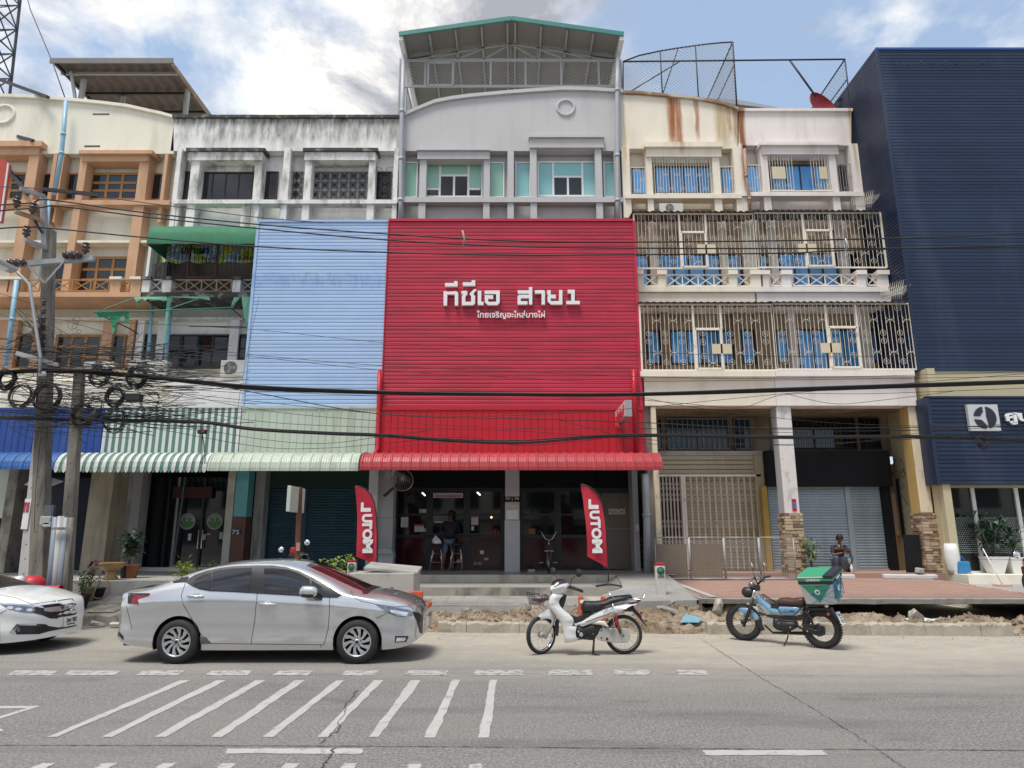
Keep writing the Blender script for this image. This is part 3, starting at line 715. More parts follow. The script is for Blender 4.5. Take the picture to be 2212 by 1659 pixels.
# == facade helpers
YW,YP,YU=21.65,21.3,21.2
def slab(name,x0,x1,yt,yb,Y,depth,m,parent,bevel=0,Yt=None):
 X0,X1,Z0,Z1=R(x0,x1,yt,yb,Y)
 return MB().box(X0,X1,Y,Y+depth,Z0,Z1).build(name,m,parent,bevel=bevel)
def cols(mb,xs,yt,yb,Y,depth):
 for a,b_ in xs:
  X0,X1,Z0,Z1=R(a,b_,yt,yb,Y);mb.box(X0,X1,Y,Y+depth,Z0,Z1)
def window(parent,x0,x1,yt,yb,Y,fm,gm,nx=1,ny=1,fw=0.05,mw=0.04,depth=0.07,cells=None,label=None,paneset=None):
 """frame with mullions as a part, every pane a sub-part"""
 X0,X1,Z0,Z1=R(x0,x1,yt,yb,Y);mb=MB();y0,y1=Y,Y+depth
 mb.box(X0,X1,y0,y1,Z1-fw,Z1);mb.box(X0,X1,y0,y1,Z0,Z0+fw)
 mb.box(X0,X0+fw,y0,y1,Z0+fw,Z1-fw);mb.box(X1-fw,X1,y0,y1,Z0+fw,Z1-fw)
 ix0,ix1,iz0,iz1=X0+fw,X1-fw,Z0+fw,Z1-fw
 if cells is None:
  cells=[(i/nx,(i+1)/nx,k/ny,(k+1)/ny,gm)for i in range(nx)for k in range(ny)]
 seen=set()
 for(a,b_,c,d,g_)in cells:
  xa,xb,za,zb=ix0+(ix1-ix0)*a,ix0+(ix1-ix0)*b_,iz0+(iz1-iz0)*c,iz0+(iz1-iz0)*d
  if a>0.001 and(a,c,d,'v')not in seen:seen.add((a,c,d,'v'));mb.box(xa-mw/2,xa+mw/2,y0+.006,y1-.006,za,zb)
  if c>0.001 and(c,a,b_,'h')not in seen:seen.add((c,a,b_,'h'));mb.box(xa+mw/2,xb-mw/2,y0+.012,y1-.012,za-mw/2,za+mw/2)
 fo=mb.build('window',fm,parent)
 if label:fo['label']=label
 for(a,b_,c,d,g_)in cells:
  xa,xb,za,zb=ix0+(ix1-ix0)*a+.01,ix0+(ix1-ix0)*b_-.01,iz0+(iz1-iz0)*c+.01,iz0+(iz1-iz0)*d-.01
  link('pane',MB().box(xa,xb,y0+.03,y0+.042,za,zb).mesh('pane',g_),fo)
 return fo
def wallpoly(name,pts,Y,depth,m,parent):
 """outline given in plan pixels, standing at depth Y"""
 return MB().prism([(at(x,y,Y).x,at(x,y,Y).z)for x,y in pts],Y,Y+depth).build(name,m,parent)
def coping(name,pts,Y,m,parent,h=0.12,over=0.10,depth=0.35):
 mb=MB();P=[(at(x,y,Y).x,at(x,y,Y).z)for x,y in pts]
 top=P;bot=[(x,z-h)for x,z in P][::-1]
 mb.prism(top+bot,Y-over,Y+depth)
 return mb.build(name,m,parent)
def pipe(name,pts,r,m,parent,n=10,collars=()):
 mb=MB().tube(pts,r,n,0)
 for c in collars:
  c=Vector(c);mb.cyl(c-Vector((0,0,.05)),c+Vector((0,0,.05)),r*1.22,n=n)
 return mb.build(name,m,parent)
 # == the row of shophouses
base=lambda x:(fx(x,700,21),21.3,0)
shop_cream=thing('shophouse','cream shophouse with terracotta window surrounds and ochre casements at the left end','building',base(200),group='row of shophouses')
shop_white=thing('shophouse','mould streaked white shophouse with a flat black stained parapet','building',base(600),group='row of shophouses')
shop_gray=thing('shophouse','grey shophouse with white framed windows, green blinds and a raised ring on its parapet','building',base(1100),group='row of shophouses')
shop_rust=thing('shophouse','cream shophouse with rust streaks below its curved parapet','building',base(1480),group='row of shophouses')
shop_pink=thing('shophouse','pale pink shophouse between the rust streaked one and the navy building','building',base(1720),group='row of shophouses')
G=shop_gray
arc=[(858,254),(866,249),(900,234),(939.5,218),(975,211),(1012.7,206),(1100,198),(1160,193.5),(1218,190),(1280,191.5),(1345,195.5)]
wallpoly('upper_wall',arc+[(1345,326),(858,326)],YP,.30,m_gray,G)
coping('coping',[(866,249),(900,234),(939.5,218),(975,211),(1012.7,206),(1100,198),(1160,193.5),(1218,190),(1280,191.5),(1345,195.5)],YP,m_gray,G,h=.13)
slab('wall',858,1345,324,700,YW,.35,m_gray,G)
ringc=at(1222,233,YP);mb=MB();mb.ring((ringc.x,YP-.005,ringc.z),0.295,0.055,'Y',32,6);mb.build('ring_moulding',m_gray,G)
mb=MB();cols(mb,[(858,868),(902,917),(1043,1057),(1096,1110),(1146,1160.5),(1290,1304.5),(1333,1345)],320,700,YU+.02,.42)
mb.build('column',m_gray,G)
slab('sill_band',858,1345,425.5,436.5,YU-.03,.30,m_gray,G)
slab('window_surround',902,1057,323,343,YU-.06,.40,m_gray,G);slab('surround_cap',900,1059,321,324,YU-.14,.45,m_gray,G)
slab('window_surround',1144,1304,295,318.5,YU-.06,.40,m_gray,G);slab('surround_cap',1142,1306,292,296,YU-.14,.45,m_gray,G)
slab('wall_panel',917,1043,439,700,YW-.15,.14,m_gray,G);slab('wall_panel',1057,1096,439,700,YW-.15,.14,m_gray,G);slab('wall_panel',1160,1290,439,700,YW-.15,.14,m_gray,G)
def upvc(x0,x1,yt,yb,bl):
 k=0.19
 cells=[(0,.25,k,1,bl),(0,.25,0,k,m_glassdark),(.25,.77,.57,1,bl),(.25,.51,0,.57,m_glassdark),(.51,.77,0,.57,m_glassdark),(.77,1,k,1,bl),(.77,1,0,k,m_glassdark)]
 if bl is m_blindaqua:cells=[(0,.25,0,1,bl),(.25,.77,.57,1,bl),(.25,.51,0,.57,m_glassdark),(.51,.77,0,.57,m_glassdark),(.77,1,0,1,bl)]
 window(G,x0,x1,yt,yb,YW-.09,m_framewhite,bl,cells=cells,fw=.06,mw=.07)
upvc(916.7,1043,342,426,m_blindgreen);upvc(1160.7,1290,348,424.5,m_blindaqua)
for a,b_,bl in((872.7,902,m_blindgreen),(1056,1089.5,m_blindgreen),(1113,1146,m_blindaqua),(1304,1333,m_blindaqua)):
 window(G,a,b_,349.5,426.5,YW-.09,m_framewhite,bl,fw=.05)
def drain(x,ys,par,m=m_pvcgrey,Y=21.12,r=.075,name='drainpipe'):
 P=[at(x[i],ys[i],Y)for i in range(len(ys))]
 return pipe(name,P,r,m,par,collars=[P[k]for k in range(1,len(P)-1)])
drain([872,868.5,866.5,865.8,865],[119,240,343,432,480],G)
drain([1334,1333.2,1333.5,1333.8,1334],[113,195,336,433,480],G)
B=shop_white
slab('parapet_wall',373,858,250,326,YP,.30,m_white,B)
slab('parapet_cap',372,862,247.5,253.5,YP-.08,.45,m_soot,B)
slab('wall',373,858,324,1000,YW,.35,m_white,B)
mb=MB();cols(mb,[(373,383),(407,425),(546,562),(607,622),(655,670),(794,809),(848,858)],320,510,YU+.02,.42);mb.build('column',m_whitetrim,B)
for a,b_ in((402,572),(654,816)):
 slab('window_surround',a+4,b_-5,324,345.5,YU-.05,.42,m_whitetrim,B);slab('surround_cap',a,b_,319,325.5,YU-.13,.50,m_soot,B)
slab('sill_band',373,858,431,439.5,YU-.05,.35,m_whitetrim,B)
window(B,426,546,371,431,YW-.08,m_framedark,m_glassdark,4,1)
for a,b_ in((381,406.5),(566,599)):window(B,a,b_,370,430,YW-.08,m_framedark,m_glassdark,fw=.04)
window(B,670,794,370,430,YW-.08,m_framedark,m_glassdark,3,1)
for a,b_ in((625.5,655),(812,845)):window(B,a,b_,370,431,YW-.08,m_framedark,m_glassdark,fw=.05)
slab('soffit_panel',425,546,345,371,YW-.05,.05,m_whitetrim,B)
def circle_grille(x0,x1,yt,yb,Y,parent,m,nx,ny):
 X0,X1,Z0,Z1=R(x0,x1,yt,yb,Y);mb=MB();w=(X1-X0)/nx;h=(Z1-Z0)/ny
 for i in range(nx+1):mb.bar((X0+w*i,Y,Z0),(X0+w*i,Y,Z1),.012)
 for k in range(ny+1):mb.bar((X0,Y,Z0+h*k),(X1,Y,Z0+h*k),.012)
 for i in range(nx+1):
  for k in range(ny+1):
   cx0,cz0=X0+w*i,Z0+h*k
   mb.ring((cx0,Y-.01,cz0),min(w,h)*.5,.007,'Y',14,4)
 for i in range(nx):
  for k in range(ny):
   mb.ring((X0+w*(i+.5),Y-.01,Z0+h*(k+.5)),min(w,h)*.5,.007,'Y',14,4)
 return mb.build('window_grille',m,parent,kind='stuff')
circle_grille(672,793,371,430,YW-.17,B,m_irongrey,6,3)
circle_grille(627,654,371,430,YW-.17,B,m_irongrey,1,3);circle_grille(814,843,371,430,YW-.17,B,m_framedark,1,3)
A=shop_cream
arc=[(-140,222),(-60,208),(0,205.6),(60,207.5),(117,211.5),(170,216),(220,221),(278,228),(322,238),(350,244),(375,251)]
wallpoly('upper_wall',arc+[(375,332),(-140,332)],YP,.30,m_cream,A)
coping('coping',arc,YP,m_cream,A,h=.11)
slab('wall',-150,374,330,900,YW,.35,m_cream,A)
c0=at(10,247.5,YP);mb=MB();mb.ring((c0.x,YP-.005,c0.z),0.34,0.06,'Y',32,6);mb.build('ring_moulding',m_cream,A)
slab('wall_slot',200,236,0+245,247.5,YP-.01,.02,m_soot,A);slab('wall_slot',182,216,314,317,YP-.01,.02,m_soot,A)
mb=MB()
def slantcols(mb,tops,yt,yb,Y,depth):
 for a,b_ in tops:
  X0,X1=fx(a,yt,Y),fx(b_,yt,Y);mb.box(X0,X1,Y,Y+depth,fz(yb,Y),fz(yt,Y))
slantcols(mb,[(117,125),(136,140),(357,364)],331,480,YU+.05,.35)
slantcols(mb,[(176,191),(304,325),(64,86)],331,640,YU-.02,.42);mb.build('column',m_orange,A)
slab('window_surround',177,322,331,348.5,YU-.06,.46,m_orange,A);slab('surround_cap',170,329,324,331.5,YU-.18,.55,m_orange,A)
slab('window_surround',-60,84,315,334,YU-.06,.46,m_orange,A);slab('surround_cap',-70,90,304,315,YU-.18,.55,m_orange,A)
slab('sill_band',-80,366,432,442,YU-.08,.40,m_orange,A)
slab('ledge',-80,366,519,524,YU+.02,.40,m_cream,A)
def casement(x0,x1,yt,yb,Y=YW-.10):
 return window(A,x0,x1,yt,yb,Y,m_ochre,m_glassdark,3,3,fw=.09,mw=.09)
casement(192,301,372.6,433);casement(28-70,56,372,433)
for a,b_ in((143,168.5),(324,353),(80,111)):window(A,a,b_,374,432,YW-.10,m_ochre,m_glassdark,fw=.05)
drain([143,137,133,117],[217,290,331,420],A,m_pvcblue,21.0,.07);drain([105,98,88],[434,520,604],A,m_pvcblue,20.9,.07)
drain([74,60,44],[430+175,700,800],A,m_pvcblue,20.2,.001)if False else None
drain([36,26,12],[606,690,792],A,m_pvcblue,20.4,.07)
casement(167,281,554,632,YW-.10)
for a,b_ in((116,140),(318,326)):window(A,a,b_,560,632,YW-.10,m_ochre,m_glassdark,fw=.05)
YB=20.45
mb=MB();slantcols(mb,[(146,166),(283,303)],524,640,YU+.1,.42);mb.build('column',m_orange,A)
slab('balcony_slab',-120,306,631,641,YB-.02,1.4,m_orange,A)
for a,b_ in((-10,18),(18,49),(92,101),(236,262),(280,306)):
 pr=slab('balcony_pier',a+2,b_-2,602,631,YB+.05,.32,m_orange,A);slab('pier_cap',a,b_,597,602.5,YB-.03,.45,m_cream,pr)
def xrail(x0,x1,yt,yb,Y,m,parent,n,w=.035):
 X0,X1,Z0,Z1=R(x0,x1,yt,yb,Y);mb=MB()
 mb.bar((X0,Y,Z1),(X1,Y,Z1),w);mb.bar((X0,Y,Z0),(X1,Y,Z0),w)
 for i in range(n+1):
  x=X0+(X1-X0)*i/n;mb.bar((x,Y,Z0+w/2),(x,Y,Z1-w/2),w)
 for i in range(n):
  a,b_=X0+(X1-X0)*i/n,X0+(X1-X0)*(i+1)/n
  mb.bar((a,Y-.002,Z0),(b_,Y-.002,Z1),w*.8);mb.bar((a,Y+.012,Z1),(b_,Y+.012,Z0),w*.8)
 return mb.build('balcony_railing',m,parent)
xrail(117,236,605,629,YB+.15,m_ochre,A,3);xrail(254,280,605,629,YB+.15,m_ochre,A,1);xrail(58,86,605,629,YB+.15,m_ochre,A,1)
mb=MB();mb2=MB();cols(mb2,[(-20,14),(18,33),(69,89),(218,240),(275,287)],688,795,YW-.22,.2);mb2.build('column',m_orange,A)
slab('ledge',-120,366,686,690,YW-.28,.3,m_cream,A)
casement(116,218,722,797,YW-.10)
for a,b_ in((34,69),(238,268)):window(A,a,b_,722,796,YW-.10,m_ochre,m_glassdark,fw=.06)
slab('balcony_slab',-120,292,796,803,20.9,1.0,m_orange,A);slab('floor_beam',-120,292,803,823,20.95,.9,m_cream,A)
slab('lower_wall',-160,372,823,905,20.6,.9,m_cream,A)
mb=MB();cols(mb,[(369,385),(520,540)],440,500,YU+.05,.4)
mb.build('column',m_whitetrim,B)
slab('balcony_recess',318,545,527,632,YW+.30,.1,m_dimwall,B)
slab('recess_shade_sheet',322,545,527,632,YW-.04,.05,m_framedark,B)  # flat dark sheet on the solid wall, stands in for the recess's shade
slab('side_wall',316,322,524,632,YB+.1,1.5,m_whitetrim,B)
slab('balcony_slab',304,556,631,641,YB-.02,1.4,m_soot,B)
for a,b_ in((304,325),(349,371),(500,521)):
 pr=slab('balcony_pier',a+2,b_-2,602,631,YB+.05,.32,m_whitetrim,B);slab('pier_cap',a,b_,597,602.5,YB-.03,.45,m_soot,pr)
m_rusty=mat('rusty_iron',(0.34,0.22,0.14),0.7,var=.3,vs=7,dirt=(0.5,0.45,0.38),damt=.7,ds=(5,5,5))
xrail(371,500,605,629,YB+.15,m_rusty,B,4);xrail(325,350,605,629,YB+.15,m_irongrey,B,1);xrail(521,550,605,629,YB+.15,m_irongrey,B,1)
mb=MB();X0,X1,Z0,Z1=R(322,552,527,604,YB+.3)
nb=26
for i in range(nb+1):mb.bar((X0+(X1-X0)*i/nb,YB+.3,Z0),(X0+(X1-X0)*i/nb,YB+.3,Z1),.014)
for i in range(nb):
 for k in range(6):
  if(i+k)%2:z=Z0+(Z1-Z0)*(k+.5)/6;mb.bar((X0+(X1-X0)*i/nb,YB+.3,z),(X0+(X1-X0)*(i+1)/nb,YB+.3,z),.010)
mb.build('balcony_grille',m_framedark,B,kind='stuff')
mb=MB();xa=R(408,468,530,600,YB+.27);mb.bar((xa[0],YB+.27,xa[2]),(xa[0],YB+.27,xa[3]+.6),.05);mb.bar((xa[1],YB+.27,xa[2]),(xa[1],YB+.27,xa[3]+.6),.05);mb.bar((xa[0],YB+.27,xa[2]),(xa[1],YB+.27,xa[2]),.05)
mb.build('grille_door_frame',mat('maroon_iron',(0.10,0.03,0.025),.6),B)
slab('ledge',292,540,685,690,YW-.25,.25,m_whitetrim,B)
mb=MB();cols(mb,[(292,307),(337,353),(493.5,513)],690,800,YW-.2,.2);mb.build('column',m_white,B)
window(B,353,494,722,795,YW-.1,m_framedark,m_glassdark,4,1)
for a,b_ in((309,337),(513,540)):window(B,a,b_,722,775,YW-.1,m_framedark,m_glassdark,fw=.04)
slab('balcony_slab',292,545,797,812,20.9,.8,m_oldconcrete,B);slab('floor_beam',292,545,812,823,20.95,.7,m_white,B)
slab('lower_wall',372,545,823,905,20.6,.9,m_white,B);slab('lower_wall',292,372,823,905,20.62,.9,m_white,B)
for x in(360,325):pass
drain([330.5,319],[645,780],B,m_pvcblue,21.1,.05);drain([371,363,357],[650,720,790],B,m_pvcblue,21.1,.06)
C=shop_rust
arc=[(1345,199),(1380,200),(1444,206),(1490,210),(1528,216),(1560,223),(1593,235)]
wallpoly('upper_wall',arc+[(1593,321),(1345,321)],YP,.30,m_cream2,C)
coping('coping',arc,YP,m_coping,C,h=.10)
slab('wall',1345,1604,320,660,YW,.35,m_cream2,C)
mb=MB();cols(mb,[(1345,1362),(1397.5,1410),(1541,1557),(1588,1602)],318,470,YU+.02,.42);mb.build('column',m_cream2,C)
slab('window_surround',1396,1558,316,338,YU-.05,.42,m_cream2,C);slab('surround_cap',1392,1562,306,316.5,YU-.16,.5,m_cream2,C)
slab('sill_band',1350,1602,419,428,YU-.05,.40,m_cream2,C)
window(C,1414,1541,358,418,YW-.08,m_framedark,m_glassblue,4,1)
for a,b_ in((1364,1396),(1558,1586)):window(C,a,b_,362,419,YW-.08,m_framedark,m_glassblue,fw=.04)
D=shop_pink
wallpoly('upper_wall',[(1596,237),(1839,236),(1839,314),(1596,314)],YP,.30,m_pink,D)
slab('parapet_cap',1594,1842,233.5,239,YP-.08,.45,m_pink,D)
slab('wall',1604,1856,312,660,YW,.35,m_pink,D)
mb=MB();cols(mb,[(1602,1611),(1647,1662),(1795,1810),(1844,1862)],310,470,YU+.02,.42);mb.build('column',m_pink,D)
slab('window_surround',1646,1811,312,333,YU-.05,.42,m_pink,D);slab('surround_cap',1642,1815,306,312.5,YU-.16,.5,m_pink,D)
slab('sill_band',1602,1866,414,423,YU-.05,.40,m_pink,D)
window(D,1664,1795,355,413,YW-.08,m_framedark,m_glassblue,4,1)
for a,b_,gm in((1613,1647,m_glassblue),(1815,1845,m_glassdark)):window(D,a,b_,357,415,YW-.08,m_framedark,gm,fw=.04)
slab('reveal_panel',1662,1795,333,355,YW-.05,.05,m_dimwall,D)
def bars(x0,x1,yt,yb,Y,parent,m=m_ironcream,pitch=.095,rings=(0.90,0.12),arcs=(0.55,),name='window_grille',w=.013,k=4):
 if m is m_ironcream and name=='grille':w=.011;pitch=.125
 X0,X1,Z0,Z1=R(x0,x1,yt,yb,Y);mb=MB();n=max(2,round((X1-X0)/pitch));h=Z1-Z0
 for i in range(n+1):
  x=X0+(X1-X0)*i/n;mb.bar((x,Y,Z0),(x,Y,Z1),w)
 for zf in(0.0,1.0):mb.bar((X0,Y-.004,Z0+h*zf),(X1,Y-.004,Z0+h*zf),w*1.7)
 p=(X1-X0)/n
 for i in range(2,n,k):
  x=X0+p*i
  for rf in rings:mb.ring((x,Y-.012,Z0+h*rf),p*.66,.005,'Y',12,4);mb.ring((x,Y-.014,Z0+h*rf),p*.2,.007,'Y',6,4)
 for i in range(4,n,k):
  x=X0+p*i
  for af in arcs:
   for sg in(1,-1):
    c=Z0+h*af+sg*p*1.0
    mb.tube([(x+cos(t)*p,Y-.012,c-sg*sin(t)*p)for t in[pi*j/8 for j in range(9)]],.006,4)
 return mb.build(name,m,parent,kind='stuff')
bars(1414,1541,338.5,418,YU+.02,C,rings=(.86,.13),arcs=(.5,));bars(1364,1396,362,420,YU+.1,C);bars(1558,1587,360,418,YU+.1,C)
bars(1664,1712,332,411,YU+.02,D,rings=(.86,.13));bars(1753,1796,332,411,YU+.02,D,rings=(.86,.13));bars(1613,1647,357,416,YU+.1,D);bars(1815,1845,355,414,YU+.1,D,m=m_irongrey)
mb=MB();X0,X1,Z0,Z1=R(1662,1796,331,412,YU);mb.bar((X0,YU,Z0),(X1,YU,Z0),.03);mb.bar((X0,YU,Z1),(X1,YU,Z1),.03);mb.build('grille_rail',m_ironcream,D)
m_plate=mat('cream_lock_plate',(0.66,0.55,0.38),.6,var=.1)
slab('lock_plate',1668,1697,360,386,YU-.01,.01,m_plate,D);slab('lock_plate',1770,1787,360,386,YU-.01,.01,m_plate,D)
drain([1608,1612,1619,1620],[322,380,430,458],D,m_rusty,21.12,.05)
YC3,YC2=20.35,19.55
def cage(parent,x0,x1,yt,yb,Y,posts,door,roofm,yroof,panels,x0b,x1b,rfx):
 bays=sorted([x0,x1]+posts)
 X0,X1,Z0,Z1=R(x0,x1,yt,yb,Y)
 for a,b_ in zip(bays,bays[1:]):
  xa,xb=fx(a,(yt+yb)/2,Y),fx(b_,(yt+yb)/2,Y)
  isdoor=abs(a-door[0])<8
  if isdoor:
   o=bars(a,b_,yt,door[2],Y,parent,rings=(.7,),arcs=(),name='grille',w=.014)
   dz0,dz1=fz(door[3],Y-.02),fz(door[2],Y-.02)
   dm=MB();w=.05
   dm.bar((xa+.04,Y-.03,dz0),(xa+.04,Y-.03,dz1),w);dm.bar((xb-.04,Y-.03,dz0),(xb-.04,Y-.03,dz1),w);dm.bar((xa+.04,Y-.03,dz0),(xb-.04,Y-.03,dz0),w);dm.bar((xa+.04,Y-.03,dz1-.04),(xb-.04,Y-.03,dz1-.04),w)
   do=dm.build('grille_door',m_ironcream,parent)
   bars(a+2,b_-2,door[2]+2,door[3]-2,Y-.02,parent,rings=(.9,.66,.3),arcs=(.12,),name='grille',w=.014)
  else:
   bars(a,b_,yt,yb,Y,parent,rings=(.93,.55,.43,.12),arcs=(.75,.26),name='grille',w=.014)
  mb=MB();mb.bar((xa,Y,Z0),(xa,Y,Z1),.05);mb.build('grille_post',m_ironcream,parent)
 mb=MB();mb.bar((X1,Y,Z0),(X1,Y,Z1),.05);mb.build('grille_post',m_ironcream,parent)
 mb=MB();mb.bar((X0,Y-.005,Z0),(X1,Y-.005,Z0),.045);mb.bar((X0,Y-.005,Z1),(X1,Y-.005,Z1),.045);mb.build('grille_rail',m_ironcream,parent)
 for p in panels:
  q=R(*p,Y-.05);MB().box(q[0],q[1],Y-.055,Y-.045,q[2],q[3]).build('lock_plate',m_plate,parent)
def corr_roof(name,X0,X1,Y0,Y1,Z0,Z1,m,parent,pitch=.20,amp=.022,par=None):
 mb=MB();n=int((X1-X0)/pitch*6);V=[]
 for i in range(n+1):
  x=X0+(X1-X0)*i/n;dz=amp*sin(2*pi*(x-X0)/pitch)
  V+=[(x,Y0,Z0+dz),(x,Y1,Z1+dz),(x,Y0,Z0+dz-.012),(x,Y1,Z1+dz-.012)]
 mb.add(V,[(4*i,4*i+1,4*i+5,4*i+4)for i in range(n)]+[(4*i+2,4*i+3,4*i+7,4*i+6)for i in range(n)]+[(4*i,4*i+2,4*i+6,4*i+4)for i in range(n)],smooth=False)
 return mb.build(name,m,parent)
m_rooftin=mat('rusty_roof_tin',(0.10,0.06,0.045),.8,var=.3,vs=3,dirt=(0.03,0.028,0.027),damt=.7,ds=(2,2,2))
m_rooftin2=mat('dark_roof_tin',(0.045,0.046,0.05),.7,var=.3,vs=3)
cage(C,1371,1631,462,580,YC3,[1469,1526],(1469,1526,500,577),None,0,[(1506,1546,528,548)],0,0,0)
cage(D,1632,1908,460,578,YC3,[1737,1797],(1737,1797,496,575),None,0,[(1724,1764,526.5,546.5)],0,0,0)
for(par,a,b_,yl,ylr)in((C,1366,1629,457,618),(D,1630,1902,453,618)):pass
x0_,x1_=fx(1366,457,YC3-.15),fx(1632,457,YC3-.15)
corr_roof('balcony_roof',x0_,x1_,YC3-.15,YP,fz(456,YC3-.15),fz(456,YC3-.15)+.18,m_rooftin,C)
corr_roof('balcony_roof',x1_+.01,fx(1903,457,YC3-.15),YC3-.15,YP,fz(454,YC3-.15)+.0,fz(454,YC3-.15)+.2,m_rooftin2,D)
for par,m_,a,b_ in((C,m_cream2,1371,1631),(D,m_pink,1631,1914)):
 slab('balcony_slab',a,b_+(6 if par is D else 0),619,630,YC3-.06,1.4,m_,par);slab('balcony_beam',a+4,b_+(10 if par is D else 0),631,652,YC3+.02,1.2,m_,par)
def pier(par,a,b_,m_):
 pr=slab('balcony_pier',a+2.5,b_-2.5,592,619,YC3-.04,.30,m_,par);slab('pier_cap',a,b_,583,592.3,YC3-.10,.40,m_,pr)
for a,b_ in((1372,1390),(1420,1441),(1574,1594),(1621,1646)):pier(C,a,b_,m_cream2)
for a,b_ in((1646,1664),(1688,1712),(1851,1873),(1896,1922)):pier(D,a,b_,m_pink)
xrail(1389,1421,594,618,YC3+.08,m_ironcream,C,1);xrail(1440,1576,594,618,YC3+.08,m_ironcream,C,4);xrail(1592,1621,594,618,YC3+.08,m_ironcream,C,1)
xrail(1663,1691,593,617,YC3+.08,m_ironcream,D,1);xrail(1711,1853,593,617,YC3+.08,m_ironcream,D,4);xrail(1872,1898,593,616,YC3+.08,m_ironcream,D,1)
def blue_win(par,x0,x1,yt,yb,n,**k):return window(par,x0,x1,yt,yb,YW-.08,m_framedark,m_glassblue,n,1,fw=.05,mw=.06,**k)
blue_win(C,1373,1402,549,625,1);blue_win(C,1421,1558,548,628,4);blue_win(C,1570,1604,548,625,1)
blue_win(D,1643,1660,548,625,1);blue_win(D,1684,1812,546,628,4);
window(D,1834,1860,545,620,YW-.08,m_framedark,m_glassdark,1,1)
mb=MB();cols(mb,[(1404,1420),(1557,1571),(1605,1640)],465,630,YW-.22,.2);mb.build('column',m_cream2,C)
mb=MB();cols(mb,[(1664,1680),(1815,1832)],465,630,YW-.22,.2);mb.build('column',m_pink,D)
cage(C,1384,1672,658,800,YC2,[1499,1559],(1499,1559,709,797),None,0,[(1538,1581,743,764)],0,0,0)
cage(D,1673,1972,656,798,YC2,[1788,1854],(1788,1854,705,794),None,0,[(1773,1816,741,762)],0,0,0)
x0_,x1_,x2_=fx(1380,652,YC2-.15),fx(1660,652,YC2-.15),fx(1962,652,YC2-.15)
corr_roof('balcony_roof',x0_,x1_,YC2-.15,YC3,fz(652.5,YC2-.15),fz(652.5,YC2-.15)+.18,m_rooftin,C)
corr_roof('balcony_roof',x1_+.01,x2_,YC2-.15,YC3,fz(651.5,YC2-.15),fz(651.5,YC2-.15)+.18,m_rooftin2,D)
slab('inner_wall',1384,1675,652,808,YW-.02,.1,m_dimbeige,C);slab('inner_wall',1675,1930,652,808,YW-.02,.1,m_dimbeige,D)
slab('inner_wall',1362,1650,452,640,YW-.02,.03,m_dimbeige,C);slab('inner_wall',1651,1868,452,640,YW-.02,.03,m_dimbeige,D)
blue_win(C,1397,1428,713,787,1);blue_win(C,1448,1586,713,787,4);blue_win(C,1602,1632,712,786,1)
blue_win(D,1677,1704,712,785,1);blue_win(D,1724,1790,711,800,2);blue_win(D,1795,1857,711,800,2);blue_win(D,1882,1912,710,782,1)
mb=MB();cols(mb,[(1430,1446),(1588,1600),(1636,1672)],655,800,YW-.25,.2);mb.build('column',m_dimwall,C)
mb=MB();cols(mb,[(1706,1722),(1860,1880)],655,800,YW-.25,.2);mb.build('column',m_pink,D)
slab('balcony_slab',1384,1675,801,813,19.45,2.2,m_cream2,C);slab('floor_beam',1392,1675,814,876,19.62,.5,m_cream2,C)
slab('balcony_slab',1676,1976,800,812,19.44,2.2,m_pink,D);slab('floor_beam',1676,1978,813,876,19.6,.5,m_pink,D)
def spikes(cx_,cy_,Y,label,n=11):
 t=thing('spike_guard',label,'spikes',at(cx_,cy_,Y),group='anti climb spikes on the balcony roofs');mb=MB();c=at(cx_,cy_,Y)
 for i in range(n):
  a=i/(n-1);x=c.x-.62+.6*a
  mb.tube([(x,Y,c.z-.1),(x+.05*a,Y,c.z+.12+.10*a),(x+.1*a+.02,Y-.05,c.z+.32+.2*a)],[.008,.008,.002],4)
  mb.tube([(x,Y+.05,c.z-.02),(x+.06,Y,c.z+.06),(x+.2,Y-.1,c.z+.12+.1*a),(x+.26,Y-.12,c.z+.25+.1*a)],[.008,.008,.007,.002],4)
 mb.bar((c.x-.5,Y,c.z-.05),(c.x+.05,Y,c.z+.12),.015)
 mb.build('spikes',m_ironcream,t)
spikes(1882,444,20.4,'fan of cream iron spikes above the upper balcony cage beside the navy wall');spikes(1948,640,19.6,'fan of cream iron spikes above the lower balcony cage beside the navy wall')
# == cladding screens of horizontal boards
def boards(name,X0,X1,Z0,Z1,Y,n,m,parent,lip=0.015,slope=0.0):
 p=(Z1-Z0)/n;L=X1-X0
 prof=[(0,0),(-lip,.0),(-lip,p*.62),(-lip*.5,p*.70),(-lip*.35,p*.96),(0,p*.985)]
 mb=MB();K=len(prof);V=[]
 for x in(0,L):
  V+=[(x,y,z)for y,z in prof]
 mb.add(V,[(i,i+1,K+i+1,K+i)for i in range(K-1)]+[tuple(range(K)),tuple(range(2*K-1,K-1,-1))])
 me=mb.mesh(name,m);out=[]
 for i in range(n):
  o=link(name,me,parent,(X0,Y,Z0+p*i));out.append(o)
 return out
YS=19.60
X0b,X1b=at(525,880,YS).x,at(829.5,700,YS).x
Zb0,Zb1=fz(879,YS),fz(480,YS)
t=thing('cladding_screen','pale blue board cladding screen covering the white shophouse front','cladding',((X0b+X1b)/2,YS,Zb0),group='board cladding screens')
boards('board',X0b+.03,X1b,Zb0,Zb1,YS,52,m_bluepanel,t)
MB().box(X0b,X1b,YS+.002,YS+.12,Zb0,Zb1).build('backing',m_bluepanel,t)
MB().box(X0b-.05,X0b+.03,YS-.04,YS+1.6,Zb0,Zb1+.03).build('edge_trim',m_bluepanel,t)
MB().box(X0b,X1b,YS-.045,YS+.12,Zb1,Zb1+.06).build('edge_trim',m_bluepanel,t)
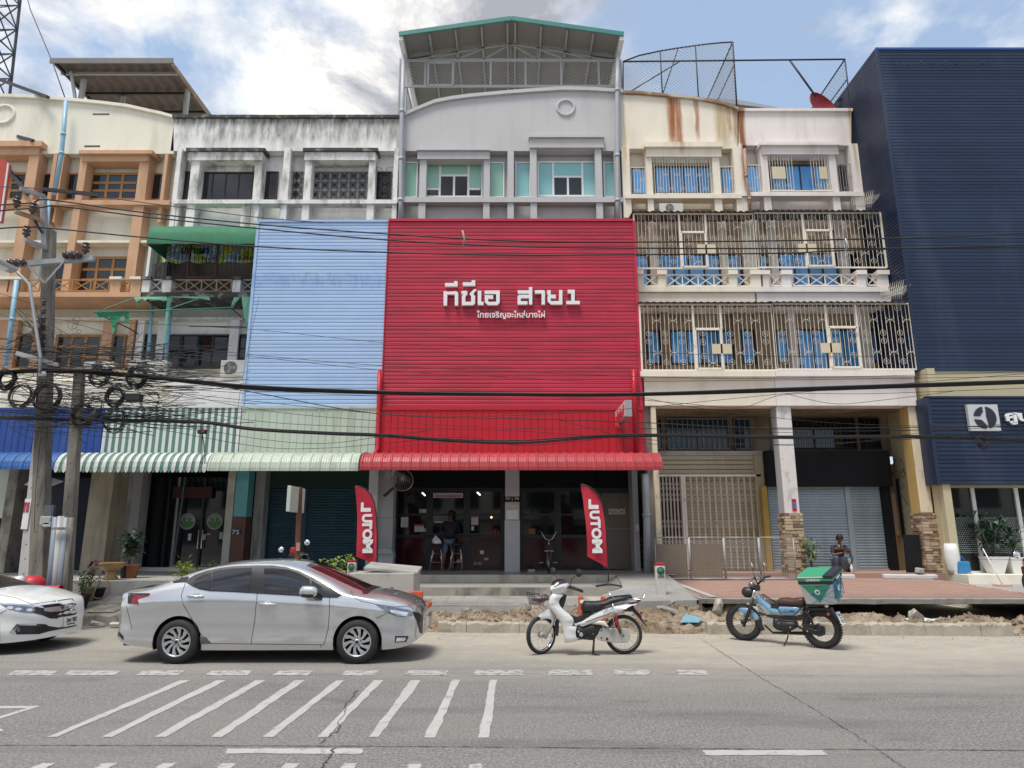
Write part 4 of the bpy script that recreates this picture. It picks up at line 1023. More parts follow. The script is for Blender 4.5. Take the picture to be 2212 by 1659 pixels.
mb=MB();mb.box(X0b,X1b,YS-.06,YS+.1,Zb0-.09,Zb0-.002);mb.build('bottom_flashing',mat('blue_flashing',(.10,.20,.42),.4),t)
for x in(562,740,930):pass
X1r=at(1377,700,YS).x
t=thing('cladding_screen','red board cladding screen with the big white shop name','cladding',((X1b+X1r)/2,YS,Zb0),group='board cladding screens')
boards('board',X1b+.03,X1r-.03,Zb0,Zb1+.02,YS,50,m_redpanel,t)
MB().box(X1b+.005,X1r,YS+.002,YS+.12,Zb0,Zb1+.02).build('backing',m_redpanel,t)
for a,b_ in((X1b+.004,X1b+.035),(X1r-.03,X1r+.06)):MB().box(a,b_,YS-.045,YS+1.5,Zb0,Zb1+.04).build('edge_trim',m_redpanel,t)
MB().box(X1b+.035,X1r-.03,YS-.05,YS+.1,Zb1+.021,Zb1+.10).build('edge_trim',m_redpanel,t)
MB().box(X1b,X1r+.05,YS-.07,YS+.1,Zb0-.07,Zb0-.002).build('bottom_flashing',m_redrib,t)
for x,par in((562,'b'),(610,'b'),(740,'b'),(960,'r'),(1060,'r'),(1165,'r'),(1267,'r')):
 c=at(x,478,YS+.05);q=MB().bar((c.x,c.y,c.z-.05),(c.x,c.y,c.z+.12),.03);tag(q.build('frame_stub',m_steel),'short steel frame end above the %s cladding'%('blue' if par=='b' else 'red')+{562:', leftmost',610:', second',740:', at its right',960:', leftmost',1060:', second',1165:', third',1267:', rightmost'}[x],'stub','steel frame ends above the cladding')
sg=thing('shop_sign','large raised white Thai letters on the red cladding','sign',at(1105,640,YS-.1))
LT=[[(182,282),(228,282),(232,290),(345,282),(362,286),(378,306),(378,474),(332,474),(332,325),(232,325),(228,474),(182,474)],
[(202,172),(322,172),(322,147),(370,147),(370,216),(202,216)],
[(422,280),(500,276),(500,325),(474,350),(474,424),(552,424),(552,350),(530,315),(590,255),(628,255),(580,318),(605,345),(605,440),(578,468),(428,470),(428,345),(452,320),(422,320)],
[(440,163),(558,163),(558,136),(607,136),(607,207),(440,207)],
[(640,275),(688,275),(688,422),(718,422),(718,466),(645,466),(640,440)],
[(733,274),(936,272),(936,430),(905,467),(775,467),(735,428),(735,335),(848,335),(848,382),(780,382),(780,415),(790,424),(888,424),(888,318),(733,318)],
[(1178,270),(1328,270),(1328,226),(1373,226),(1373,460),(1328,460),(1328,375),(1218,375),(1218,415),(1308,415),(1308,460),(1175,460),(1175,350),(1195,330),(1328,330),(1328,314),(1178,314)],
[(1408,268),(1530,268),(1543,282),(1543,460),(1497,460),(1497,312),(1408,312)],
[(1573,268),(1620,268),(1620,330),(1688,330),(1688,376),(1620,376),(1620,414),(1732,414),(1732,266),(1777,266),(1777,460),(1622,460),(1578,418),(1578,350),(1590,338),(1573,320)],
[(1848,262),(1942,262),(1942,412),(2010,412),(2010,456),(1830,456),(1830,412),(1895,412),(1895,308),(1848,308)]]
for P in LT:
 Q=[at(928.7+x*.1611,583.2+y*.1611,YS-.16)for x,y in P]
 mb=MB();mb.prism([(q.x,q.z)for q in Q],YS-.15,YS-.04);mb.build('letter',[m_letter],sg)
w=at(1177,680,YS-.1).x-at(1030,680,YS-.1).x
text('small_lettering','ไทยเจริญอะไหล่บางไผ่',.3,m_letter,sg,(at(1103.5,680,YS-.1).x,YS-.1,fz(680.5,YS-.1)),extrude=.03,width=w,height=fz(671,YS-.1)-fz(689,YS-.1),bold=.004)
# == ribbed sheet signs above the canopies
YR=19.52
def ribs(name,label,x0,x1,yt,yb,m_list,pitch,Y=YR,stripe=False,tilt=0.0,rib=.018,cat='sign board'):
 X0,X1,Z0,Z1=R(x0,x1,yt,yb,Y);n=max(1,round((X1-X0)/pitch));p=(X1-X0)/n
 t=thing(name,label,cat,((X0+X1)/2,Y,Z0),group='ribbed sheet fascias above the canopies')
 h=Z1-Z0;mes=[]
 for m in m_list:
  mb=MB();prof=[(0,0),(p*.80,0),(p*.86,-rib),(p*.94,-rib),(p,0)]
  K=len(prof);V=[(x,y,0)for x,y in prof]+[(x,y+tilt,h)for x,y in prof]
  mb.add(V,[(i,i+1,K+i+1,K+i)for i in range(K-1)]);mes.append(mb.mesh('panel',m))
 for i in range(n):link('panel',mes[i%len(mes)],t,(X0+p*i,Y,Z0))
 MB().box(X0,X1,Y+.01,Y+.09,Z0,Z1).build('backing',m_list[0],t)
 MB().box(X0-.01,X1+.01,Y-.03,Y+.1,Z1+.002,Z1+.07).build('top_flashing',m_list[0],t)
 return t
ribs('sheet_fascia','bright red ribbed sheet fascia between the red cladding and red canopy',814,1392,886,988,[m_redrib],.20)
ribs('sheet_fascia','mint green ribbed sheet fascia below the pale blue cladding',519,812,883,990,[m_mint],.20)
ribs('sheet_fascia','green and white striped sheet fascia over the dark glass shop',222,517,881,992,[m_stripewhite,m_stripegreen],.096,rib=.006)
ribs('sheet_fascia','dark blue ribbed sheet fascia behind the concrete poles',-60,220,886,990,[m_bluerib],.20)
# == curved canopies, panel by panel
def canopy(label,X0,X1,ms,pitch,Y0=19.45,Y1=17.25,Z0=None,Z1=3.45,scallop=False,rib=.025):
 Z0=4.02 if Z0 is None else Z0
 t=thing('canopy',label,'awning',((X0+X1)/2,(Y0+Y1)/2,Z1),group='curved sheet canopies over the shopfronts')
 prof=[]
 for i in range(13):
  a=i/12
  if a<.6:y=Y0+(Y1+.45-Y0)*(a/.6);z=Z0-.12*(a/.6)
  else:
   b_=(a-.6)/.4*(pi/2)*.95;y=Y1+.45-.45*sin(b_);z=(Z0-.12)-(Z0-.12-Z1-.05)*(1-cos(b_))
  prof.append((y,z))
 prof.append((Y1,Z1))
 n=max(1,round((X1-X0)/pitch));p=(X1-X0)/n;mes=[]
 for m in ms:
  mb=MB();cs=[(0,0),(p*.12,rib),(p*.2,rib),(p*.3,0),(p*.48,0),(p*.5,rib*.3),(p*.52,0),(p*.72,0),(p*.74,rib*.3),(p*.76,0),(p,0)]
  K=len(cs);V=[]
  for i,(y,z)in enumerate(prof):
   j=min(i+1,len(prof)-1);k=max(i-1,0);dy,dz=prof[j][0]-prof[k][0],prof[j][1]-prof[k][1];L_=hypot(dy,dz)or 1
   ny,nz=dz/L_,-dy/L_
   if nz<0:ny,nz=-ny,-nz
   for x,r in cs:V.append((x,y+ny*r,z+nz*r))
  mb.add(V,[(i*K+k,i*K+k+1,(i+1)*K+k+1,(i+1)*K+k)for i in range(len(prof)-1)for k in range(K-1)])
  if scallop:
   q=8;pts=[(p*i/q,Z1-.005-.055*abs(sin(pi*i/q))**.8)for i in range(q+1)]
   mb.add([(0,Y1-.002,Z1+.02)]+[(x,Y1-.002,z)for x,z in pts]+[(p,Y1-.002,Z1+.02)],[tuple(range(q+3))])
  mes.append(mb.mesh('canopy_panel',m))
 for i in range(n):link('canopy_panel',mes[i%len(ms)],t,(X0+p*i,0,0))
 mb=MB();mb.bar((X0,Y1+.06,Z1+.03),(X1,Y1+.06,Z1+.03),.05);mb.bar((X0,Y1+.7,Z1+.2),(X1,Y1+.7,Z1+.2),.04)
 for i in range(int((X1-X0)/1.3)+1):
  x=X0+.05+(X1-X0-.1)*i/max(1,int((X1-X0)/1.3));mb.bar((x,Y1+.06,Z1+.03),(x,Y0,Z0-.28),.04)
 mb.build('support_frame',m_framedark,t,kind='stuff')
 for x in(X0,X1):
  P=[(y,z)for y,z in prof];mb=MB();mb.prism(P+[(Y0,Z1+.3)],x-.006,x+.006,plane='YZ');mb.build('end_cap',ms[0],t)
 return t
xa=[at(-40,1005,17.25).x,at(118,1005,17.25).x,at(446,1003,17.25).x,at(775,1001,17.25).x,at(1431,1000,17.25).x]
canopy('red curved sheet canopy over the motorcycle parts shop',xa[3]+.03,xa[4],[m_redcanopy],.245,Z1=3.42)
canopy('mint green curved sheet canopy next to the red canopy',xa[2]+.03,xa[3]-.02,[m_mint],.245,Z1=3.40)
canopy('green and white striped canopy with scalloped edge',xa[1],xa[2],[m_stripewhite,m_stripegreen],.0975,Z1=3.42,scallop=True,rib=.01)
canopy('blue curved sheet canopy at the left edge behind the poles',xa[0]-1.5,xa[1]-.03,[m_bluecan],.27,Z1=3.44)
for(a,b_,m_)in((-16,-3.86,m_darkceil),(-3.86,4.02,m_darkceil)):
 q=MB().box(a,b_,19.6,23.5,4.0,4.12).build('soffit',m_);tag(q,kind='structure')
 # == rolling shutters
def shutter(parent,X0,X1,Z0,Z1,Y,m,pitch=.078,name='slat'):
 n=max(1,round((Z1-Z0)/pitch));p=(Z1-Z0)/n;mb=MB();L=X1-X0
 prof=[(0,0),(-.018,p*.18),(-.024,p*.45),(-.018,p*.75),(0,p*.97)];K=len(prof)
 mb.add([(x,y,z)for x in(0,L)for y,z in prof],[(i,i+1,K+i+1,K+i)for i in range(K-1)],smooth=True)
 me=mb.mesh(name,m)
 for i in range(n):link(name,me,parent,(X0,Y,Z0+p*i))
m_shutterteal=mat('teal_shutter',(0.045,0.12,0.17),.5,var=.12,vs=1,rnd=.12,dirt=(.10,.16,.17),damt=.5)
m_shuttergrey=mat('grey_shutter',(0.34,0.42,0.46),.45,var=.10,vs=1,rnd=.06,dirt=(.22,.24,.24),damt=.5,spec=.6)
m_cream_sh=mat('cream_shutter',(0.52,0.44,0.30),.6,var=.12,vs=1,dirt=(.30,.22,.13),damt=.6)
YG=21.8
tl=thing('shopfront','closed shopfront with two dark teal rolling shutters','shopfront',(fx(690,1200,YG),YG,FL))
for a,b_ in((580,650),(662,786)):
 X0,X1=fx(a,1140,YG),fx(b_,1140,YG);shutter(tl,X0,X1,FL+.02,fz(1055,YG),YG,m_shutterteal,.085)
X0,X1=fx(572,1140,YG),fx(800,1140,YG)
MB().box(X0,X1,YG-.1,YG+.1,fz(1055,YG),4.0).build('header',mat('dark_green_header',(.03,.07,.045),.7),tl)
xm=fx(656,1140,YG);MB().box(xm-.08,xm+.08,YG-.06,YG+.02,FL,fz(1055,YG)).build('centre_post',m_shutterteal,tl)
for a in(574,793):x=fx(a,1140,YG);MB().box(x-.09,x+.09,YG-.08,YG+.05,FL,fz(1055,YG)).build('guide_rail',m_shutterteal,tl)
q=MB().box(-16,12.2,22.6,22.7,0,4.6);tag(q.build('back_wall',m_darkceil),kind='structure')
def pillar(label,x0,x1,yt,Y,depth,m,z0=FL,lower=None,group='ground floor pillars',extra=None,Ztop=4.0,ym=1130):
 X0,X1=fx(x0,ym,Y),fx(x1,ym,Y)
 t=thing('pillar',label,'pillar',((X0+X1)/2,Y,z0),group=group)
 if lower:
  zl,ml=lower;MB().box(X0,X1,Y,Y+depth,zl,Ztop).build('upper_shaft',m,t,bevel=.01);MB().box(X0-.012,X1+.012,Y-.012,Y+depth,z0,zl-.002).build('lower_shaft',ml,t,bevel=.01)
 else:MB().box(X0,X1,Y,Y+depth,z0,Ztop).build('shaft',m,t,bevel=.012)
 return t,X0,X1
m_pilgrey=mat('light_grey_pillar_paint',(0.47,0.48,0.49),.6,var=.05,dirt=(.36,.36,.35),damt=.4)
p1,a1,b1=pillar('grey pillar between the two halves of the parts shop with the black 77 79 number plate',1091,1122,1015,20.0,.4,m_pilgrey,lower=(fz(1124,20.0),m_pilgrey))
zc_=fz(1078.5,19.98);xc=(a1+b1)/2
MB().box(xc-.24,xc+.24,19.965,19.985,zc_-.075,zc_+.075).build('number_plate',m_black_board,p1)
text('number','77 | 79',.1,m_letter,p1,(xc,19.955,zc_),width=.38,height=.09)
MB().box(xc-.17,xc+.17,19.975,19.99,fz(1120,20)-.02,fz(1097,20)).build('notice',m_paper,p1)
MB().box(xc-.17,xc+.17,19.97,19.976,fz(1101.5,20),fz(1097,20)+.002).build('notice_header',mat('tan_print',(.55,.40,.25),.7),p1)
p2,*_=pillar('grey pillar left of the parts shop behind the left feather flag',815,848,1015,20.2,.5,m_pilgrey,lower=(fz(1118,20.2),m_shopgrey))
p2b,*_=pillar('white painted pillar edge beside the teal shutters',793,813,1015,20.0,.4,m_stripewhite)
p3,a3,b3=pillar('mossy bare concrete pillar behind the planter bowl',184,234,1031,18.9,.8,mat('tan_streaked_concrete',(.36,.31,.23),.9,var=.2,vs=1.5,bump=.15,bs=25,dirt=(.15,.12,.09),damt=.7,ds=(3,3,.5)),Ztop=3.9)
p4,*_=pillar('pale weathered pillar left of the dark glass shop',268,297,1031,20.4,.5,m_palepole)
p5,a5,b5=pillar('pillar painted teal above and brown below with the number 75',502,530,1031,19.8,.45,mat('teal_paint',(.13,.38,.42),.6,var=.1),lower=(fz(1116,19.8),mat('brown_paint',(.11,.05,.04),.6,var=.1)))
MB().box(a5-.22,a5-.013,19.78,20.2,FL,4.0).build('bare_face',m_concrete,p5)
z75=fz(1149.5,19.77);MB().box(a5+.0,a5+.26,19.765,19.785,z75-.075,z75+.085).build('number_plate',mat('plate_navy',(.01,.02,.07),.4),p5)
text('number','75',.16,m_letter,p5,(a5+.13,19.755,z75),width=.2,height=.12)
p6,*_=pillar('pale pillar with a wall lamp at the right of the teal brown pillar',545,566,1031,20.6,.4,m_palepole)
p7,*_=pillar('grey concrete pillar at the left edge behind the white pole',2,24,1031,19.5,.6,m_oldconcrete)
m_darkframe=mat('black_aluminium',(.022,.024,.027),.4,var=.1,spec=.5)
YD=21.0
tdark=thing('shopfront','dark glass shopfront with two doors carrying round white and green stickers','shopfront',(fx(400,1150,YD),YD,FL))
X0,X1=fx(305,1140,YD),fx(500,1140,YD);Zt2=fz(1031,YD)
MB().box(X0,X1,YD+.06,YD+.12,FL,Zt2).build('dark_glazing',m_glassshop,tdark)
for a in(305,358,378,434,498):x=fx(a,1140,YD);MB().box(x-.035,x+.035,YD-.02,YD+.08,FL,Zt2).build('mullion',m_darkframe if a!=378 else m_steel,tdark)
x=fx(380,1140,YD-.1);MB().bar((x+.03,YD-.1,FL),(x+.13,YD-.1,Zt2),.05).build('steel_post',mat('slate_steel',(.10,.14,.17),.4),tdark)
MB().box(fx(376,1060,YD),fx(461,1060,YD),YD-.08,YD-.03,fz(1076,YD),fz(1052,YD)).build('hanging_board',mat('maroon_board',(.07,.018,.015),.6),tdark)
m_stgreen=mat('sticker_green',(.08,.25,.07),.5);m_stwhite=mat('sticker_white',(.50,.54,.48),.5)
for sx in(403,462.5):
 c=at(sx,1126,YD-.02);so=MB().lathe([(0,0),(.245,0),(.245,.006),(0,.006)],(c.x,YD+.03,c.z),28,axis='Y').build('round_sticker',m_stwhite,tdark)
 q=MB();q.lathe([(0,0),(.20,0)],(c.x,YD+.025,c.z),28,axis='Y',a0=pi*1.0,a1=2*pi);q.build('sticker_field',m_stgreen,so)
 for dx in(-.08,.07):MB().lathe([(0,0),(.055,0)],(c.x+dx,YD+.022,c.z+.055),12,axis='Y').build('sticker_figure',m_stgreen,so)
for sx in(429,437):x=fx(sx,1160,YD-.05);MB().bar((x,YD-.06,fz(1185,YD)),(x,YD-.06,fz(1145,YD)),.03).build('door_handle',m_chrome,tdark)
for(sx,sy,w_,h_,mm)in((431,1154,.1,.06,m_signred),(408,1160,.09,.2,m_paper),(440,1160,.08,.16,m_paper),(449,1154,.13,.06,mat('pale_red_label',(.6,.25,.25),.6)),(476,1157,.09,.2,m_stwhite)):
 c=at(sx,sy,YD);MB().box(c.x-w_/2,c.x+w_/2,YD+.04,YD+.05,c.z-h_/2,c.z+h_/2).build('door_label',mm,tdark)
MB().box(X0,X1,YD-.4,YD+.2,FL,FL+.10).build('threshold',m_stripewhite,tdark)
YL=21.2
tn=thing('shopfront','navy shop wall with faded striped lettering behind the concrete poles','shopfront',(fx(150,1150,YL),YL,FL))
m_navyd=mat('deep_navy',(.008,.014,.035),.6,var=.2)
MB().box(fx(40,1140,YL),fx(305,1140,YL),YL,YL+.1,FL,Zt2).build('wall',m_navyd,tn)
m_ghost=mat('ghost_letter',(.20,.19,.17),.7,var=.2,vs=6)
for(ch,lx,ly,s_)in(('T',222,1115,.34),('S',268-12,1115,.34),('O',282,1115,.34),('C',300-2,1115,.34),('S',96,1165,.62),('/',205,1168,.62),('Z',180-40,1165,.62),('E',250,1160,.62),('K',240,1207,.12),('U',254,1207,.12)):
 text('ghost_letter',ch,s_,m_ghost,tn,(fx(lx,ly,YL),YL-.012,fz(ly,YL)),extrude=.006,height=s_,width=s_*.95,bold=.012)
q=MB()
for i in range(14):z=fz(1190,YL)+.62*i/7;q.box(fx(90,1140,YL),fx(302,1140,YL),YL-.022,YL-.019,z,z+.018)
q.build('ghost_line',m_navyd,tn,kind='stuff')
MB().box(fx(-60,1140,YL),fx(20,1140,YL),YL+.3,YL+.4,FL,Zt2).build('glass_wall',m_glassshop,tn)
c=at(2,1090,YL);MB().box(c.x-.6,c.x+.15,YL,YL+.04,c.z-.4,c.z+1.2).build('poster',m_stwhite,tn)
# == red motorcycle parts shop
m_maroon=mat('glossy_maroon_panel',(.05,.005,.009),.14,var=.15,vs=2,spec=.6)
YF=21.4
ts=thing('shopfront','open black framed glass shopfront of the motorcycle parts shop, maroon panels below','shopfront',(fx(1105,1150,YF),YF,FL))
zt,zr,zm,zh=fz(1054,YF),fz(1062,YF),fz(1111,YF),fz(1155,YF)
def front(x0,x1,divs,parent):
 X0,X1=fx(x0,1150,YF),fx(x1,1150,YF)
 MB().box(X0,X1,YF-.10,YF+.05,zt,4.0).build('fascia',m_black_board,parent)
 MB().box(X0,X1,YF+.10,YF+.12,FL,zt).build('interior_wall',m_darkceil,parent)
 xs_=[fx(a,1150,YF)for a in divs]
 for a,b_ in zip(xs_,xs_[1:]):
  for(z0,z1,m_)in((FL+.04,zh-.10,m_maroon),(zh,zm-.04,m_glassshop),(zm+.02,zr,m_glassshop)):
   MB().box(a+.09,b_-.09,YF+.02,YF+.04,z0,z1).build('panel' if m_ is m_maroon else 'pane',m_,parent)
 for a in xs_:MB().box(a-.10,a+.10,YF-.02,YF+.08,FL,zt).build('mullion',m_darkframe,parent)
 for z in(FL,zh-.10,zm-.04,zr):MB().box(xs_[0],xs_[-1],YF-.012,YF+.07,z,z+(.06 if z!=zr else zt-zr)+(.04 if z==zh-.10 else 0)).build('rail',m_darkframe,parent)
front(848,1091,[851,927,1008,1088],ts);front(1122,1290,[1124,1205,1288],ts)
def flat(name,x0,x1,yt,yb,Y,m,parent,th=.008):
 X0,X1,Z0,Z1=R(x0,x1,yt,yb,Y);return MB().box(X0,X1,Y-th,Y,Z0,Z1).build(name,m,parent)
YP2=YF+.012
fl=flat('shop_banner',936,1000,1065,1075.5,YF-.03,m_signwhite,ts)
text('banner_lettering','จำหน่ายอะไหล่มอไซค์',.2,m_signred,fl,(fx(968,1070,YF-.05),YF-.045,fz(1070.3,YF-.05)),width=fx(997,1070,YF)-fx(939,1070,YF),height=.11,bold=.003)
flat('notice',866,882,1117,1139,YP2,m_paper,ts)
o=flat('notice',895,916,1133,1149,YP2,m_paper,ts);o['label']='white notice with an orange header';flat('notice_header',895,916,1133,1137,YP2-.01,mat('orange_print',(.55,.13,.05),.6),o)
o=flat('notice',1018,1033,1113,1134,YP2,m_paper,ts);flat('notice_header',1018,1033,1113,1118,YP2-.01,MATS['orange_print'],o)
flat('sticker',906,924,1100,1107.5,YP2,m_signwhite,ts)
c=at(910,1103.7,YP2);MB().ring((c.x,YP2-.012,c.z),.038,.007,'Y',16,4).build('no_smoking_ring',m_signred,ts);MB().bar((c.x-.03,YP2-.012,c.z+.03),(c.x+.03,YP2-.012,c.z-.03),.009).build('no_smoking_bar',m_signred,ts)
for(a,b_,c1,d)in((909,915,1141,1149),(917,923,1141,1149),(1018,1024,1137,1146)):flat('small_card',a,b_,c1,d,YP2-.01,m_signwhite,ts)
flat('shelf_edge',938,982,1126.5,1129,YP2,m_letter,ts);flat('inner_sign',936,968,1113,1126,YP2,mat('dim_beige',(.22,.22,.19),.6),ts)
flat('inner_sign',1020,1044,1066,1070,YP2,m_darkceil,ts)
flat('sticker',1037,1045,1189,1197,YF+.01,m_letter,ts);flat('sticker',1046,1055,1205,1210,YF+.01,m_stwhite,ts);flat('sticker',987,994,1209,1214,YF+.01,m_stwhite,ts)
text('sticker_lettering','D.I.D',.1,m_letter,ts,(fx(1032,1217,YF),YF+.005,fz(1217,YF)),width=.22,height=.07)
m_redtin=mat('stock_red',(.30,.02,.015),.5)
for k in range(4):flat('stock_box',1059+k*7.3,1064.5+k*7.3,1146-(k%2)*3,1155,YP2,m_redtin,ts)
flat('stock_box',1142,1156,1142,1154,YP2,mat('orange_box',(.35,.13,.04),.6),ts)
m_tube=mat('lit_tube',(.9,.9,.9),.5,emit=(1,.98,.95,1.4))
for(a,c1)in((926-21,1067),(1024,1066)):
 c=at(a+8,c1,YF-.02);MB().bar((c.x-.02,YF+.005,c.z+.04),(c.x+.08,YF+.005,c.z-.05),.04).build('lit_lamp',m_tube,ts)
c=at(1061.5,1117.5,YF);MB().lathe([(0,0),(.03,0)],(c.x,YF+.005,c.z),10,axis='Y').build('lit_lamp',mat('warm_lamp',(1,.7,.4),.5,emit=(1,.55,.25,2)),ts)
dx0,dx1,dz0,dz1=R(1300,1362,1066,1229,YF)
ns=flat('metal_panel',1300,1362,1066,1229,YF,mat('brown_metal_panel',(.20,.17,.13),.45,var=.25,vs=1.2,dirt=(.10,.08,.06),damt=.7),ts)
flat('header',1290,1368,1054,1066,YF-.02,m_darkframe,ts);flat('guide_rail',1290,1300,1066,1229,YF-.02,m_darkframe,ts);flat('guide_rail',1362,1368,1066,1229,YF-.02,m_darkframe,ts);flat('fascia',1290,1368,1015,1054,YF-.1,m_black_board,ts)
mm_=MB().box(dx0,dx1,YF-.014,YF-.008,fz(1143,YF),fz(1141.5,YF)).build('seam',m_steel,ns)
pl=flat('name_plate',1314.5,1350,1099,1111,YF-.02,m_signwhite,ns)
text('name_plate_lettering','NACHi',.12,m_signred,ts,(fx(1332,1105,YF),YF-.035,fz(1105,YF)),width=fx(1348.5,1105,YF)-fx(1316,1105,YF),height=.13)
pe,*_=pillar('grey end pillar with the drainpipe beside the red shop',1403,1419,1020,19.9,.4,m_concrete,Ztop=5.6)
pipe('drainpipe',[(fx(1393,1020,19.85),19.85,3.55),(fx(1398,1130,19.8),19.8,2.4),(fx(1399,1235,19.75),19.75,FL)],.11,m_pvcgrey,pe,collars=[(fx(1398,1130,19.8),19.8,2.4)])
px=fx(1370,1130,20.5);MB().box(px,px+.16,20.6,21.3,FL,3.9).build('side_post',m_pilgrey,pe)
q=MB()
for i in range(5):pass
for k in range(5):
 z=fz(1165+k*13,20.5);MB().box(px+.18,px+.34,20.4,20.5,z-.02,z+.015).build('step_bracket',m_darkframe,pe)
MB().cbox((px+.10,20.55,2.05),(.09,.06,.2)).build('switch_box',m_letter,pe,bevel=.01)
rp=thing('drainpipe','red painted drainpipe at the left edge of the red fascia','pipe',(fx(816,900,19.4),19.4,4.1),group='red painted drainpipes')
pipe('pipe',[(fx(820,800,19.42),19.42,fz(800,19.42)),(fx(818,870,19.42),19.42,fz(870,19.42)),(fx(816,968,19.42),19.42,fz(968,19.42)),(fx(811,978,19.35),19.35,fz(976,19.35)),(fx(810,990,19.3),19.3,fz(992,19.3))],.06,m_redrib,rp)
rp=thing('drainpipe','red painted drainpipe at the right edge of the red cladding','pipe',(fx(1372,900,19.4),19.4,4.1),group='red painted drainpipes')
pipe('pipe',[(fx(1369,800,19.42),19.42,fz(799,19.42)),(fx(1370,850,19.42),19.42,fz(850,19.42)),(fx(1374,975,19.42),19.42,fz(985,19.42))],.065,m_redrib,rp)
tb=thing('projecting_sign','white projecting light box with red Thai lettering at the right end of the red fascia','sign',at(1348,890,19.0))
c0=at(1352,870,19.3)
A_,B_=at(1329,890,17.9),at(1360,885,19.35)
zt_,zb_=5.30,4.86
X_=3.05
MB().box(X_-.085,X_+.085,17.7,19.42,zb_,zt_).build('box',m_steel,tb)
MB().box(X_-.10,X_-.087,17.72,19.40,zb_+.02,zt_-.02).build('sign_face',mat('pale_red_sign',(.74,.50,.50),.5),tb)
text('sign_lettering','อะไหล่ยนต์',.3,m_signred,tb,(X_-.105,18.56,(zb_+zt_)/2-.02),rot=(pi/2,0,-pi/2),width=1.5,height=.34,bold=.01)
MB().bar((X_,19.40,4.95),(X_,19.6,4.95),.06).build('bracket',m_steel,tb);MB().cbox((X_-.1,18.9,zb_-.08),(.14,.2,.12)).build('lamp',m_signred,tb,bevel=.02)
# == right hand shops
YRW=22.0
tg=thing('shopfront','closed cream shop with a folding lattice gate and mezzanine windows','shopfront',(fx(1530,1150,21.3),21.3,FL))
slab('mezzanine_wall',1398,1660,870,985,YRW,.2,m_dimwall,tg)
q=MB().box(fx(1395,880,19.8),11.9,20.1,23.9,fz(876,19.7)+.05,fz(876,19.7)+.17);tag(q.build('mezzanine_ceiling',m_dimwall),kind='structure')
for a,b_,n in((1412,1432,1),(1440,1576,2),(1585,1623,1)):
 window(tg,a,b_,903,972,YRW-.07,m_framedark,mat('dim_blue_glass',(.02,.045,.07),.12,var=.3,vs=2),n,1,fw=.04)
 bars(a+2,b_-2,905,970,YRW-.12,tg,m=m_irongrey,pitch=.16,rings=(),arcs=(),name='window_bars')
slab('ledge',1410,1665,974,984,21.5,.6,m_concrete,tg)
q=R(1418,1650,984,1024,21.5)
for k in range(4):
 z0=q[2]+(q[3]-q[2])*k/4;MB().box(q[0],q[1],21.5,21.56,z0+.012,z0+(q[3]-q[2])/4-.012).build('header_board',m_cream_sh,tg)
MB().box(q[0],q[1],21.56,21.6,q[2],q[3]).build('header_back',m_dimwall,tg)
gx0,gx1,gz0,gz1=R(1420,1642,1030,1240,21.4)
shutter(tg,fx(1482,1130,21.6),gx1,FL,fz(1024,21.6),21.62,m_cream_sh,.10)
MB().box(gx0-.1,fx(1478,1130,21.6),21.62,21.66,FL,fz(1024,21.6)).build('dark_backing',mat('dark_red_brown',(.09,.035,.025),.7),tg)  # dark red-brown sheet behind the folded gate leaves
def lattice(x0,x1,pitch,par):
 X0,X1=fx(x0,1130,21.35),fx(x1,1130,21.35);mb=MB();n=max(2,round((X1-X0)/pitch));Z0,Z1=FL+.02,fz(1030,21.35)
 for i in range(n+1):
  x=X0+(X1-X0)*i/n;mb.bar((x-.012,21.35,Z0),(x-.012,21.35,Z1),.014);mb.bar((x+.012,21.35,Z0),(x+.012,21.35,Z1),.014)
 for zz_ in(.22,.55,1.35,1.95):
  z=Z1-zz_ if zz_<3 else 0
  for i in range(n):
   a,b_=X0+(X1-X0)*i/n,X0+(X1-X0)*(i+1)/n
   for s_ in(-1,1):
    mb.bar((a,21.33,z-s_*.07),(b_,21.33,z+s_*.07),.016,.006)
    mb.bar((a,21.37,z-.14-s_*.07),(b_,21.37,z-.14+s_*.07),.016,.006)
 return mb.build('folding_lattice',m_ironcream,par,kind='stuff')
lattice(1421,1474,.10,tg);lattice(1484,1640,.19,tg)
for a in(1477,1482):x=fx(a,1130,21.33);MB().box(x-.03,x+.03,21.28,21.40,FL,gz1).build('gate_post',m_ironcream,tg)
MB().box(gx0-.05,gx1+.1,21.30,21.42,gz1,gz1+.07).build('gate_track',m_ironcream,tg)
slab('jamb',1640,1658,984,1240,21.3,.3,m_cream_sh,tg)
td=thing('shopfront','closed shop with grey rolling shutters below a long black signboard','shopfront',(fx(1800,1150,21.3),21.3,FL))
slab('mezzanine_wall',1665,1990,870,985,YRW,.2,m_dimwall,td)
for a,b_,n in((1711,1850,3),(1858,1902,1),(1940,1966,1)):
 window(td,a,b_,903,970,YRW-.07,m_framedark,m_glassdark,n,1,fw=.04);bars(a+2,b_-2,905,968,YRW-.12,td,m=m_framedark,pitch=.16,rings=(),arcs=(),name='window_bars')
slab('signboard',1656,1925,973,1050,20.9,.25,m_black_board,td)
YSD=21.2
for a,b_ in((1668,1830),(1848,1912)):
 X0,X1=fx(a,1140,YSD),fx(b_,1140,YSD)
shutter(td,fx(1664,1140,YSD),fx(1831,1140,YSD),FL+.05,fz(1050,YSD),YSD,m_shuttergrey,.082);shutter(td,fx(1842,1140,YSD),fx(1908,1140,YSD),FL+.05,fz(1050,YSD),YSD,m_shuttergrey,.082)
MB().box(fx(1831,1140,YSD),fx(1842,1140,YSD),YSD-.07,YSD+.03,FL+.05,fz(1050,YSD)).build('centre_post',m_shuttergrey,td)
